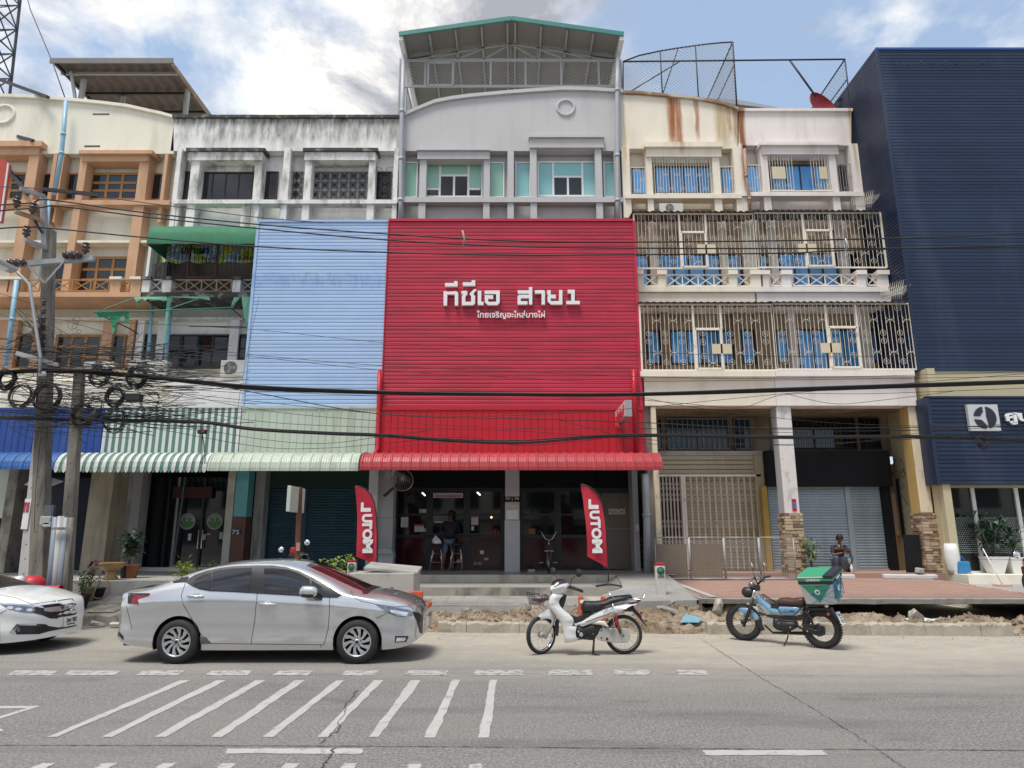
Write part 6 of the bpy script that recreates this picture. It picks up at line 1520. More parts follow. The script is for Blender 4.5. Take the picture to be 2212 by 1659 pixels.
class Car:
 def __init__(s,root,X0,Y0,zt,zs,zr,yr,W,sill,arches,R_,side,x0,x1,paint):
  s.root=root;s.X0,s.Y0=X0,Y0
  s.zt,s.zs,s.zr,s.yr,s.W=map(smooth_table,(zt,zs,zr,yr,W));s.sillt=smooth_table(sill);s.arches=arches;s.R=R_;s.side=side;s.x0,s.x1=x0,x1;s.paint=paint
  s.NX,s.NZ=260,90;s.zmax=1.55
  s.tab=[]
  for i in range(s.NX+1):
   x=x0+(x1-x0)*i/s.NX;sec=s.section(x,False);row=[]
   for k in range(s.NZ+1):
    z=s.zmax*k/s.NZ
    if z<sec[0][1]or z>sec[-1][1]:row.append(-1.0);continue
    y=0
    for(ya,za),(yb,zb)in zip(sec,sec[1:]):
     if za<=z<=zb or zb<=z<=za:
      y=max(y,ya+(yb-ya)*((z-za)/(zb-za)if abs(zb-za)>1e-9 else 0))
    row.append(y)
   s.tab.append(row)
 def bottom(s,x,arch=True):
  z=s.sillt(x)
  if arch:
   for c in s.arches:
    d=abs(x-c)
    if d<s.R:z=max(z,.315+sqrt(s.R**2-d*d))
  return z
 def section(s,x,arch=True):
  zb,zs,zr,zt,yr,W=s.bottom(x,arch),s.zs(x),s.zr(x),s.zt(x),s.yr(x),s.W(x)
  zs=min(zs,zt-.012);zr=max(zs+.006,min(zr,zt-.004));yr=min(yr,W*.93)
  out=[];nl=12
  for i in range(nl+1):
   z=zb+(zs-zb)*i/nl;h=(z-.2)/(zs-.2+1e-6);out.append((W*s.side(max(0,h)),z))
  ys=out[-1][0];nu=6
  for i in range(1,nu+1):
   t=i/nu;b=.018*sin(pi*t);out.append((ys+(yr-ys)*t+b,zs+(zr-zs)*t))
  nc=8
  for i in range(1,nc+1):
   t=i/nc;out.append((yr*(1-t),zr+(zt-zr)*(1-(1-t)**2.2)))
  return out
 def half(s,x,z):
  fx_=(x-s.x0)/(s.x1-s.x0)*s.NX;fz_=z/s.zmax*s.NZ
  if fx_<0 or fx_>=s.NX or fz_<0 or fz_>=s.NZ:return-1.
  i,k=int(fx_),int(fz_);a,b=fx_-i,fz_-k
  v=[s.tab[i][k],s.tab[i+1][k],s.tab[i][k+1],s.tab[i+1][k+1]]
  if min(v)<0:return max(v)if(a<.5)==(v[1]<0)and max(v)>0 and b<.5 else min(v)
  return(v[0]*(1-a)+v[1]*a)*(1-b)+(v[2]*(1-a)+v[3]*a)*b
 def build(s):
  xs=[s.x0+(s.x1-s.x0)*i/150 for i in range(151)]
  for c in s.arches:xs+=[c+s.R*sin(radians(a))for a in range(-90,91,6)]+[c-s.R-.001,c+s.R+.001]
  xs=sorted(set(round(x,4)for x in xs));sec=[s.section(x)for x in xs];K=len(sec[0]);mb=MB()
  V=[]
  for x,se in zip(xs,sec):V+=[(x,-y,z)for y,z in se]+[(x,y,z)for y,z in se[-2::-1]]
  KK=2*K-1
  mb.add(V,[(i*KK+k,i*KK+k+1,(i+1)*KK+k+1,(i+1)*KK+k)for i in range(len(xs)-1)for k in range(KK-1)]+[tuple(range(KK)),tuple((len(xs)-1)*KK+k for k in range(KK-1,-1,-1))],smooth=True)
  o=mb.build('body',s.paint,s.root)
  mb=MB();mb.box(s.x0+.12,s.x1-.25,-.60,.60,.22,.75)
  for c in s.arches:
   for sg in(-1,1):
    P=[(c+(s.R+.002)*cos(radians(a)),.315+(s.R+.002)*sin(radians(a)))for a in range(-20,201,10)]
    for(xa,za),(xb,zb)in zip(P,P[1:]):mb.add([(xa,sg*.55,za),(xb,sg*.55,zb),(xb,sg*(s.W(c)*.975),zb),(xa,sg*(s.W(c)*.975),za)],[(0,1,2,3)])
    mb.add([(x,sg*.56,z)for x,z in P],[tuple(range(len(P)))])
  mb.build('underbody',m_well,s.root)
  return o
 def hit(s,px,py):
  v=ray(px,py).normalized();o=Vector((0,0,EYE));t=7.5;last=t
  def ins(t):
   p=o+v*t;x,y,z=p.x-s.X0,p.y-s.Y0,p.z;h=s.half(x,z);return h>0 and abs(y)<h
  while t<16:
   if ins(t):
    a,b=last,t
    for _ in range(12):
     m=(a+b)/2
     if ins(m):b=m
     else:a=m
    p=o+v*b;return Vector((p.x-s.X0,p.y-s.Y0,p.z)),b
   last=t;t+=.03
  return None
 def overlay(s,name,poly,mt,cv,off=.006,mirror=True,div=12,parent=None):
  """panel laid on the body surface, outline given in plan pixels through cv; doubled on the far side"""
  import bmesh as bmm
  pts=[cv(*p)for p in poly];xs_=[p[0]for p in pts];ys_=[p[1]for p in pts]
  x0,x1,y0,y1=min(xs_),max(xs_),min(ys_),max(ys_);st=max(x1-x0,y1-y0)/div
  bm=bmm.new();vs_=[bm.verts.new((a,b,0))for a,b in pts];tr=tessellate_polygon([[Vector((a,b,0))for a,b in pts]])
  for f in tr:
   try:bm.faces.new([vs_[i]for i in f])
   except ValueError:pass
  for k in range(1,int((x1-x0)/st)+1):bmm.ops.bisect_plane(bm,geom=bm.verts[:]+bm.edges[:]+bm.faces[:],plane_co=(x0+st*k,0,0),plane_no=(1,0,0))
  for k in range(1,int((y1-y0)/st)+1):bmm.ops.bisect_plane(bm,geom=bm.verts[:]+bm.edges[:]+bm.faces[:],plane_co=(0,y0+st*k,0),plane_no=(0,1,0))
  V=[];prev=None;eye=Vector((-s.X0,-s.Y0,EYE));bad=[]
  for v in bm.verts:
   h=s.hit(v.co.x,v.co.y)
   if h is None:bad.append(len(V));V.append(None)
   else:
    p=h[0];V.append(p+(eye-p).normalized()*off)
  F_=[tuple(v.index for v in f.verts)for f in bm.faces];bm.verts.index_update();F_=[tuple(v.index for v in f.verts)for f in bm.faces];bm.free()
  good=[v for v in V if v is not None]
  if not good:return None
  F_=[f for f in F_ if all(V[i]is not None for i in f)]
  F_=[f for f in F_ if max((V[f[i]]-V[f[i-1]]).length for i in range(len(f)))<0.55]
  V=[v if v is not None else good[0]for v in V]
  mb=MB();mb.add(V,F_,0,True);o=mb.build(name,mt,parent or s.root)
  if mirror:
   mb=MB();mb.add([(v.x,-v.y,v.z)for v in V],F_,0,True);mb.build(name,mt,parent or s.root)
  return o
 def line(s,poly,cv,w=1.0,name='panel_gap',mirror=True):
  P=[cv(*p)for p in poly];Q=[]
  for a,b in zip(P,P[1:]):
   n=max(2,int(hypot(b[0]-a[0],b[1]-a[1])/4))
   for i in range(n):Q.append((a[0]+(b[0]-a[0])*i/n,a[1]+(b[1]-a[1])*i/n))
  Q.append(P[-1]);pts=[]
  for q in Q:
   h=s.hit(*q)
   if h:pts.append(h[0])
  if len(pts)<2:return
  mb=MB();mb.tube(pts,.0045*w,5);mb.build(name,m_seam,s.root)
  if mirror:mb=MB();mb.tube([(p.x,-p.y,p.z)for p in pts],.0045*w,5);mb.build(name,m_seam,s.root)
def car_wheel(root,x,y,r,sg,n=10,rr=.205):
 """tyre > rim, hub pieces; sg=-1 on the camera side"""
 w_=.195;o=sg
 prof=[(rr,-w_/2),(rr+.02,-w_/2-.004),(r-.045,-w_/2),(r-.012,-w_/2+.022),(r,-w_/2+.05),(r,w_/2-.05),(r-.012,w_/2-.022),(r-.045,w_/2),(rr+.02,w_/2+.004),(rr,w_/2)]
 ty=MB().lathe(prof,(0,0,0),48,axis='Y').build('tyre',m_tyre,root,loc=(x,y,r))
 f=sg*w_/2
 mb=MB();mb.lathe([(rr+.002,f),(rr-.006,f+sg*.004),(rr-.018,f-sg*.01),(rr-.02,f-sg*.07),(rr,f-sg*.10)],(0,0,0),48,axis='Y')
 rim=mb.build('rim',m_alloy,ty)
 MB().lathe([(0,f-sg*.085),(rr-.01,f-sg*.085)],(0,0,0),32,axis='Y').build('brake_disc',m_well,ty)
 mb=MB()
 for i in range(n):
  a=2*pi*i/n;tw=.26
  pin=lambda rad,da:(rad*cos(a+da),rad*sin(a+da))
  pts=[pin(.045,-.4),pin(.10,-.17),pin(rr-.014,-.20+tw),pin(rr-.014,.15+tw),pin(.11,.17),pin(.045,.4)]
  mb.add([(p[0],f-sg*(.012 if k in(0,5)else .004 if k in(2,3)else .014),p[1])for k,p in enumerate(pts)]+[(p[0],f-sg*.05,p[1])for p in pts],[tuple(range(6)),tuple(range(11,5,-1))]+[(k,(k+1)%6,6+(k+1)%6,6+k)for k in range(6)])
 mb.build('spokes',m_alloy,ty)
 mb=MB();mb.lathe([(0,f-sg*.004),(.03,f-sg*.004),(.034,f-sg*.012),(.062,f-sg*.014),(.066,f-sg*.03)],(0,0,0),24,axis='Y');mb.build('hub_cap',m_alloy,ty)
 MB().lathe([(0,f-sg*.0),(.024,f-sg*.0),(.026,f-sg*.005)],(0,0,0),16,axis='Y').build('badge',m_trim,ty)
 for i in range(5):
  a=2*pi*i/5+.3;MB().cyl((.052*cos(a),f-sg*.02,.052*sin(a)),(.052*cos(a),f-sg*.006,.052*sin(a)),.0095,n=6).build('lug_nut',m_trim,ty)
 return ty
SX,SY=-4.87,11.41
cs=thing('car','parked silver sedan seen from its right side, tinted windows, ten spoke wheels','car',(SX,SY,0),local=True)
side=smooth_table([(0,.93),(.10,.962),(.2,.982),(.32,.985),(.48,.974),(.62,.980),(.74,.996),(.79,1.0),(.84,.990),(.92,.968),(1.0,.942)])
S=Car(cs,SX,SY,
zt=[(-1.0,.97),(-.93,1.03),(-.75,1.055),(-.5,1.085),(-.25,1.19),(0,1.29),(.35,1.39),(.7,1.44),(1.07,1.457),(1.4,1.45),(1.67,1.41),(2.0,1.285),(2.35,1.135),(2.67,1.005),(2.85,.985),(3.0,.955),(3.2,.90),(3.36,.835),(3.46,.76),(3.52,.62)],
zs=[(-1.0,.88),(-.9,.93),(-.5,1.0),(0,1.035),(.5,1.045),(.9,1.035),(1.5,1.0),(2.2,.955),(2.5,.935),(2.9,.875),(3.2,.80),(3.4,.71),(3.52,.56)],
zr=[(-1.0,.955),(-.9,1.0),(-.6,1.045),(-.4,1.10),(0,1.245),(.35,1.335),(.8,1.388),(1.2,1.392),(1.5,1.36),(1.8,1.275),(2.1,1.15),(2.42,1.0),(2.6,.965),(3.0,.925),(3.2,.87),(3.36,.80),(3.46,.73),(3.52,.6)],
yr=[(-1.0,.60),(-.5,.68),(0,.66),(.4,.655),(1.2,.655),(1.6,.66),(2.0,.69),(2.42,.73),(2.7,.68),(3.1,.62),(3.36,.55),(3.52,.3)],
W=[(-1.02,.56),(-.98,.66),(-.9,.755),(-.75,.815),(-.5,.85),(0,.868),(.7,.862),(1.4,.858),(2.0,.862),(2.62,.868),(2.95,.845),(3.15,.80),(3.3,.735),(3.42,.62),(3.49,.48),(3.52,.34)],
sill=[(-1.02,.44),(-.95,.36),(-.8,.27),(-.5,.23),(0,.19),(2.6,.19),(3.1,.195),(3.35,.24),(3.52,.34)],arches=(0,2.62),R_=.352,side=side,x0=-1.02,x1=3.52,paint=m_silver)
S.build()
cvs=lambda x,y:((460+x*.5696)/1.852,(2220+y*.5696)/1.852)
S.overlay('window_trim',[(497,190),(520,165),(560,140),(640,112),(740,90),(830,79),(1000,72),(1110,73),(1200,84),(1290,110),(1380,152),(1470,205),(1590,280),(1560,298),(1505,299),(1250,284),(1000,270),(800,258),(660,253),(590,240),(540,218)],m_trim,cvs,off=.014,div=34)
S.overlay('side_window',[(1047,93),(1130,94),(1220,104),(1300,132),(1365,168),(1372,290),(1200,276),(1050,264)],m_tint,cvs,off=.019,div=14)
S.overlay('side_window',[(1382,178),(1450,220),(1470,291),(1384,288)],m_tint,cvs,off=.019,div=6)
S.overlay('side_window',[(686,119),(740,105),(830,94),(962,90),(943,261),(800,254),(670,246)],m_tint,cvs,off=.019,div=14)
S.overlay('side_window',[(545,192),(575,162),(620,140),(676,124),(660,243),(600,235),(560,215)],m_tint,cvs,off=.019,div=8)
S.overlay('rear_trim',[(295,200),(360,172),(470,150),(520,152),(497,188),(420,194)],m_trim,cvs,off=.012,div=10)
def cross_glass(C_,xa,xb,name,mt,f0=.93):
 mb=MB();V=[];n=14;m=18
 for i in range(n+1):
  x=xa+(xb-xa)*i/n;sec=[p for p in C_.section(x)if p[1]>=C_.zr(x)-.001 or p[0]<=C_.yr(x)]
  sec=C_.section(x)[-9:]
  L=[(-y*f0,z)for y,z in sec]+[(y*f0,z)for y,z in sec[-2::-1]]
  V+=[(x+(.004 if xa>1 else-.004),y,z+.006)for y,z in L];K=len(L)
 mb.add(V,[(i*K+k,i*K+k+1,(i+1)*K+k+1,(i+1)*K+k)for i in range(n)for k in range(K-1)],smooth=True)
 return mb.build(name,mt,C_.root)
cross_glass(S,1.70,2.62,'windscreen',m_screen);cross_glass(S,.02,-.50,'rear_window',m_screen,.9)
cross_glass(S,2.62,2.70,'cowl',m_trim,.98)
for ln in([(1000,270),(990,360),(983,450),(955,624)],[(1507,299),(1505,420),(1497,520),(1468,630)],[(497,190),(465,285),(478,345),(540,450),(610,565),(672,615)],[(672,622),(1468,631)],[(1655,252),(1680,300),(1730,325),(1830,346)],[(1830,346),(1960,366),(2060,360),(2115,332)],[(1445,633),(1447,668)],[(1835,445),(1905,412)],[(80,360),(120,520)],[(1755,205),(1825,232)]):
 S.line(ln,cvs)
S.overlay('headlight',[(1830,349),(1905,361),(1985,372),(2080,388),(2092,432),(1985,434),(1915,407)],m_headl,cvs,off=.007,div=10)
S.overlay('headlight_reflector',[(1930,385),(2010,395),(2060,405),(2050,428),(1985,428),(1940,408)],m_lampclear,cvs,off=.011,div=8)
S.overlay('tail_light',[(92,268),(245,269),(238,287),(155,312),(168,347),(88,342)],m_tail,cvs,off=.008,div=8)
S.overlay('tail_light_trim',[(92,268),(245,269),(240,277),(125,284),(112,344),(88,342)],m_trim,cvs,off=.011,div=8)
S.overlay('fog_light',[(1968,570),(2064,570),(2045,612),(1966,616)],m_trim,cvs,off=.007,div=6);S.overlay('fog_lens',[(1980,580),(2045,582),(2035,606),(1972,610)],m_lampclear,cvs,off=.011,div=6)
S.overlay('grille',[(2085,396),(2135,405),(2175,440),(2183,480),(2176,560),(2155,585),(2138,530),(2120,460)],m_trim,cvs,off=.007,div=10)
S.overlay('bumper_trim',[(22,530),(60,575),(58,600),(24,565)],m_trim,cvs,off=.006,div=6)
S.overlay('sill_patch',[(596,580),(640,578),(672,625),(600,627)],mat('dull_film',(.12,.115,.10),.5,var=.1,world=False),cvs,off=.006,div=6)
def handle(C_,pts,cv,m_):
 h=[C_.hit(*cv(*p))[0]for p in pts]
 for sg in(1,-1):
  a,b=[Vector((p.x,sg*(p.y-.028),p.z))for p in h]
  MB().tube([a+Vector((0,sg*.03,0)),a,a.lerp(b,.5)+Vector((0,-sg*.008,0)),b,b+Vector((0,sg*.03,0))],[.012,.017,.018,.017,.012],8).build('door_handle',m_,C_.root)
  c=a.lerp(b,.5);MB().lathe([(0,0),(.05,0),(.06,.006)],(0,0,0),20,axis='Y').build('handle_recess',m_seam if False else C_.paint,C_.root,loc=(c.x,c.y+sg*.024,c.z))
handle(S,[(515,288),(618,292)],cvs,m_silver);handle(S,[(1015,342),(1125,348)],cvs,m_silver)
h=S.hit(*cvs(1440,290))[0]
for sg in(1,-1):
 y=sg*(h.y-.14);mb=MB()
 mb.lathe([(0,-.115),(.045,-.11),(.072,-.08),(.08,0),(.075,.07),(.05,.105),(0,.11)],(0,0,0),18,axis='X')
 o=mb.build('wing_mirror',m_silver,cs,loc=(h.x-.13,y,h.z+.075),rot=(0,radians(4),0));o.scale=(1.15,.8,1.0)
 MB().bar((h.x-.05,y+sg*.02,h.z+.02),(h.x-.0,sg*(h.y+.01),h.z-.03),.09,.06).build('mirror_stem',m_trim,cs)
 MB().lathe([(0,-.11),(.074,-.09),(.079,0),(.07,.08),(0,.11)],(0,0,0),14,axis='X',a0=pi*1.15,a1=pi*1.85).build('mirror_base',m_trim,cs,loc=(h.x-.13,y-.0,h.z+.068))
for x in(0,2.62):
 for sg in(-1,1):car_wheel(cs,x,sg*.765,.308,sg)
MB().box(3.50,3.535,-.17,.17,.42,.55).build('number_plate',m_signwhite,cs)
WX,WY=-11.0,12.12
cw=thing('car','white sedan entering at the left edge, its front with black grille and number plate','car',(WX,WY,0),local=True)
Wc=Car(cw,WX,WY,
zt=[(-1.0,.95),(-.9,1.04),(-.5,1.09),(0,1.27),(.5,1.40),(1.0,1.43),(1.5,1.40),(1.9,1.27),(2.3,1.10),(2.58,1.0),(2.8,.965),(3.1,.90),(3.3,.84),(3.45,.775),(3.54,.68),(3.57,.55)],
zs=[(-1.0,.85),(-.5,1.0),(.5,1.03),(1.5,.98),(2.2,.94),(2.7,.88),(3.05,.80),(3.3,.71),(3.5,.60),(3.57,.48)],
zr=[(-1.0,.93),(-.5,1.06),(0,1.22),(.5,1.34),(1.0,1.36),(1.4,1.32),(1.8,1.19),(2.2,1.02),(2.5,.955),(2.9,.90),(3.2,.825),(3.45,.73),(3.57,.52)],
yr=[(-1.0,.62),(0,.62),(1,.59),(1.5,.60),(2.0,.68),(2.3,.74),(2.7,.72),(3.1,.66),(3.4,.58),(3.57,.3)],
W=[(-1.02,.56),(-.9,.77),(-.5,.87),(.5,.90),(2.0,.895),(2.7,.90),(2.95,.885),(3.12,.845),(3.28,.765),(3.42,.64),(3.51,.50),(3.55,.38),(3.57,.26)],
sill=[(-1.0,.4),(-.8,.25),(0,.18),(2.7,.18),(3.1,.18),(3.4,.20),(3.57,.22)],arches=(0,2.68),R_=.36,side=side,x0=-1.0,x1=3.57,paint=m_pearl)
Wc.build()
cvw=lambda x,y:(x*.12046,1215+y*.12046)
Wc.overlay('grille',[(620,800),(770,765),(1000,735),(1330,700),(1368,740),(1372,920),(1310,952),(1060,985),(1030,1008),(900,1005),(770,950),(600,905)],m_trim,cvw,off=.006,mirror=False,div=16)
Wc.overlay('chrome_bar',[(780,822),(860,808),(1100,782),(1345,735),(1340,800),(1200,840),(1080,875),(900,888),(800,868)],mat('satin_chrome',(.55,.56,.57),.3,metal=.7,var=0,world=False),cvw,off=.014,mirror=False,div=12)
Wc.overlay('headlight',[(20,756),(300,772),(560,795),(640,832),(600,905),(450,902),(160,842)],m_headl,cvw,off=.007,mirror=True,div=12)
for c_ in((180,810),(330,835),(530,850)):Wc.overlay('headlight_reflector',[(c_[0]+60*cos(t),c_[1]+28*sin(t))for t in[2*pi*i/10 for i in range(10)]],m_lampclear,cvw,off=.012,mirror=False,div=5)
Wc.overlay('chrome_brow',[(-60,716),(560,755),(850,808),(820,822),(560,778),(-60,745)],m_chrome,cvw,off=.012,mirror=False,div=16)
Wc.overlay('lower_intake',[(330,1130),(840,1134),(1050,1165),(1290,1120),(1385,1060),(1375,1130),(1290,1160),(860,1240),(700,1287),(290,1292),(250,1250)],m_trim,cvw,off=.006,mirror=False,div=16)
Wc.overlay('fog_trim',[(160,1264),(300,1100),(560,1100),(820,1108),(875,1132),(600,1128),(335,1130),(255,1210),(300,1288)],m_chrome,cvw,off=.010,mirror=False,div=14)
Wc.overlay('fog_lens',[(330+32*cos(t),1200+45*sin(t))for t in[2*pi*i/10 for i in range(10)]],m_headl,cvw,off=.012,mirror=False,div=5)
cross_glass(Wc,1.45,2.54,'windscreen',m_screen);cross_glass(Wc,2.54,2.62,'cowl',m_trim,.98)
for ln in([(-30,575),(300,640),(570,748)],[(570,748),(900,700),(1290,645)],[(1290,645),(1330,695)],[(0,920),(130,845)]):Wc.line(ln,cvw,mirror=False)
hp=Wc.hit(*cvw(1185,1058))[0];hd=Wc.hit(*cvw(1060,1075))[0]
p=hp
ang=0.0
MB().box(-.02,.0,-.17,.17,-.08,.08).build('number_plate',m_signwhite,cw,loc=(3.60,0.02,p.z))
pl=text('plate_lettering','2ขก 982',.1,m_black,cw,(3.604,.02,p.z+.02),rot=(pi/2,0,pi/2),width=.27,height=.07,extrude=.002)
text('plate_lettering','กรุงเทพมหานคร',.03,m_black,cw,(3.604,.02,p.z-.048),rot=(pi/2,0,pi/2),width=.20,height=.024,extrude=.002)
em_=MB();em_.ring((0,0,0),.052,.006,'X',20,5)
for yy_ in(-.02,.02):em_.bar((0,yy_*1.25,.042),(0,yy_*.8,-.042),.013)
em_.bar((0,-.02,0),(0,.02,0),.013);em_.build('emblem',m_chrome,cw,loc=(3.60,-.0,hp.z+.22))
for x in(0,2.68):
 for sg in(-1,1):car_wheel(cw,x,sg*.79,.315,sg)
hm=(2.28,.98)
for sg in(-1,1):o=MB().lathe([(0,-.12),(.06,-.09),(.08,0),(.06,.09),(0,.12)],(0,0,0),16,axis='Y').build('wing_mirror',m_pearl,cw,loc=(1.95,sg*1.0,1.02))
# == motorbikes
class Bike:
 def __init__(s,name,label,P0,head,cv,w2=1.0):
  s.P0=Vector(P0);s.d=Vector((cos(head),sin(head),0));s.n=Vector((-sin(head),cos(head),0));s.cv=cv
  s.root=thing(name,label,'motorbike',P0,rz=head,local=True)
 def q(s,zx,zy,off=0.0):
  """place on the bike's own mid plane shifted by off, as (along, up)"""
  v=ray(*s.cv(zx,zy));o=Vector((0,0,EYE));P=s.P0+s.n*off
  t=(P-o).dot(s.n)/v.dot(s.n);p=o+v*t;r=p-s.P0
  return r.dot(s.d),p.z-s.P0.z
 def plate(s,name,poly,t,m,off=0.0,bevel=.008,parent=None,tt=None,sub=0):
  P=[s.q(x,y,off)for x,y in poly];mb=MB();mb.prism(P,off-t,off+t);o=mb.build(name,m,parent or s.root,bevel=bevel)
  return o
 def puff(s,name,poly,t,m,off=0.0,parent=None,inset=.5,steps=3):
  """rounded body panel: outline at the middle, drawn in towards both faces"""
  P=[s.q(x,y,off)for x,y in poly];n=len(P);cx_=sum(p[0]for p in P)/n;cz_=sum(p[1]for p in P)/n
  mb=MB();rings=[]
  def inset_pts(dist):
   out=[]
   area=sum(P[i][0]*P[(i+1)%n][1]-P[(i+1)%n][0]*P[i][1]for i in range(n));sg=1 if area>0 else-1
   for i in range(n):
    a,b,c=P[i-1],P[i],P[(i+1)%n]
    e1=Vector((b[0]-a[0],b[1]-a[1]));e2=Vector((c[0]-b[0],c[1]-b[1]))
    if e1.length<1e-6:e1=e2
    if e2.length<1e-6:e2=e1
    e1.normalize();e2.normalize()
    nn=Vector((-(e1.y+e2.y),e1.x+e2.x))*sg
    if nn.length<.2:nn=Vector((-e1.y,e1.x))*sg
    nn.normalize();out.append((b[0]+nn.x*dist,b[1]+nn.y*dist))
   return out
  prof=[(-1,.9),(-.8,.35),(-.45,.06),(0,0),(.45,.06),(.8,.35),(1,.9)]
  V=[]
  for(k,ins)in prof:
   for p in inset_pts(ins*inset*t*1.0):V.append((p[0],off+k*t,p[1]))
  mb.add(V,[(j*n+i,j*n+(i+1)%n,(j+1)*n+(i+1)%n,(j+1)*n+i)for j in range(len(prof)-1)for i in range(n)],smooth=True)
  for j,rev in((0,True),(len(prof)-1,False)):
   tr=tessellate_polygon([[Vector((V[j*n+i][0],V[j*n+i][2],0))for i in range(n)]])
   b0=j*n
   for f in tr:mb.f.append(tuple(b0+i for i in(reversed(f)if rev else f)));mb.m.append(0);mb.sm.append(True)
  return mb.build(name,m,parent or s.root)
 def tube(s,name,pts,r,m,off=0.0,parent=None,n=8):
  P=[]
  for p in pts:
   o=p[2]if len(p)>2 else off
   a,z=s.q(p[0],p[1],o);P.append((a,o,z))
  return MB().tube(P,r,n).build(name,m,parent or s.root)
 def wheel(s,x,r,tw,rimr,m_rim,yaw=0,lean=0,knob=False,spokes=32,name='wheel',hubr=.045,z=None):
  w=bpy.data.objects.new(name,None);COL.objects.link(w);w.parent=s.root;w.location=(x,0,z if z else r);w.rotation_euler=(0,lean,yaw);w.empty_display_size=.1
  prof=[(rimr,-tw*.5)]+[(rimr+(r-rimr)*(.15+.85*sin(a)**.8 if a>0 else .15),-tw*.5*cos(a)*1.1)for a in[pi*i/10 for i in range(1,10)]]+[(rimr,tw*.5)]
  prof=[(rimr,-tw*.4),(rimr+(r-rimr)*.35,-tw*.52),(rimr+(r-rimr)*.7,-tw*.45),(r-.004,-tw*.25),(r,0),(r-.004,tw*.25),(rimr+(r-rimr)*.7,tw*.45),(rimr+(r-rimr)*.35,tw*.52),(rimr,tw*.4)]
  MB().lathe(prof,(0,0,0),48,axis='Y').build('tyre',m_tyre,w)
  if knob:
   mb=MB()
   for i in range(44):
    a=2*pi*i/44
    for yy_ in(-.3,.3):
     da=.03 if yy_>0 else 0;c=Vector((cos(a+da)*(r-.001),yy_*tw,sin(a+da)*(r-.001)))
     mb.cbox(c,(.014,tw*.32,.026),rot=(0,-(a+da),0))
   mb.build('tread_blocks',m_tyre,w,kind='stuff')
  MB().lathe([(rimr+.002,-tw*.38),(rimr+.004,-tw*.42),(rimr-.008,-tw*.40),(rimr-.014,-tw*.2),(rimr-.010,0),(rimr-.014,tw*.2),(rimr-.008,tw*.40),(rimr+.004,tw*.42),(rimr+.002,tw*.38)],(0,0,0),40,axis='Y').build('rim',m_rim,w)
  mb=MB()
  for i in range(spokes):
   a=2*pi*i/spokes;b=a+(.55 if i%2 else-.55);yy_=.03 if(i//2)%2 else-.03
   mb.tube([(hubr*cos(b),yy_,hubr*sin(b)),((rimr-.01)*cos(a),0,(rimr-.01)*sin(a))],.0018,4)
  mb.build('spokes',m_chrome,w,kind='stuff')
  MB().lathe([(0,-.05),(.02,-.05),(hubr,-.035),(hubr*.8,0),(hubr,.035),(.02,.05),(0,.05)],(0,0,0),18,axis='Y').build('hub',m_irongrey if m_rim is m_chrome else m_blackplastic,w)
  return w
m_bikewhite=car_paint('white_fairing',(.74,.74,.73),0,.32)
m_bikeblue=car_paint('powder_blue_fairing',(.19,.37,.54),0,.35)
m_seat=mat('black_vinyl',(.022,.022,.025),.5,var=.12,vs=6,world=False,bump=.1,bs=60)
m_brown=mat('brown_vinyl',(.075,.035,.028),.42,var=.12,vs=6,world=False)
m_engine=mat('dusty_alloy',(.44,.43,.39),.55,metal=.25,var=.2,vs=9,world=False)
m_redspring=mat('red_spring',(.42,.03,.02),.4,world=False)
m_mirrorglass=mat('mirror_glass',(.8,.82,.85),.02,metal=1,var=0,world=False)
m_gold=mat('gold_decal',(.27,.19,.11),.5,world=False,var=0)
m_bluedecal=mat('blue_decal',(.05,.14,.38),.5,world=False,var=0)
cv2=lambda x,y:(1123.1+x*.13343,1204.1+y*.13343)
K=Bike('motorbike','white step through motorbike with a front basket and silver rear carrier',(1.748,11.44,0),pi,cv2)
rx,rz_=K.q(1678,1262);fxx,fz_=K.q(345,1288)
K.wheel(rx,.295,.085,.238,m_chrome,z=.295)
K.wheel(fxx,.288,.07,.236,m_chrome,yaw=radians(36),z=.288)
K.puff('front_fender',[(222,1030),(250,985),(330,900),(420,840),(470,830),(520,860),(565,920),(598,990),(575,1060),(540,1050),(505,1010),(450,992),(370,1000),(300,1030),(250,1048)],.05,m_bikewhite)
K.plate('mud_flap',[(560,1060),(600,990),(632,1020),(628,1180),(612,1278),(575,1255)],.05,m_blackplastic)
for o_ in(.075,-.075):K.tube('fork_leg',[(640,700,o_),(520,1090,o_),(405,1310,o_)],[.018,.02,.024],m_irongrey)
K.puff('leg_shield',[(520,560),(600,575),(700,592),(650,660),(625,700),(640,760),(700,830),(790,900),(850,960),(868,1020),(835,1085),(910,1100),(895,1190),(905,1260),(920,1335),(765,1368),(715,1365),(705,1250),(680,1130),(640,1010),(570,930),(500,840),(458,770),(455,690),(480,620)],.17,m_bikewhite,inset=.08)
K.plate('inner_panel',[(700,600),(745,610),(735,680),(700,790),(650,770),(622,735),(640,690)],.13,m_blackplastic)
K.puff('side_cover',[(860,1050),(1000,1000),(1160,900),(1320,830),(1480,770),(1700,730),(1850,740),(1905,700),(1860,770),(1640,880),(1520,935),(1380,975),(1180,1060),(1000,1125),(940,1095),(900,1130),(870,1100)],.11,m_bikewhite,inset=.3)
K.plate('cover_accent',[(1060,1040),(1250,970),(1400,920),(1500,870),(1440,935),(1250,990),(1080,1045)],.004,m_gold,off=.112,bevel=0)
text('decal_lettering','SUPER CUP',.05,m_bluedecal,K.root,(K.q(1425,845,.115)[0],.118,K.q(1425,845,.115)[1]),rot=(pi/2,radians(-24),pi),width=.17,height=.026,extrude=.001)
text('decal_lettering','HONDA',.05,m_bluedecal,K.root,(K.q(518,762,.19)[0],.197,K.q(518,762,.19)[1]),rot=(pi/2,radians(-8),pi),width=.07,height=.016,extrude=.001)
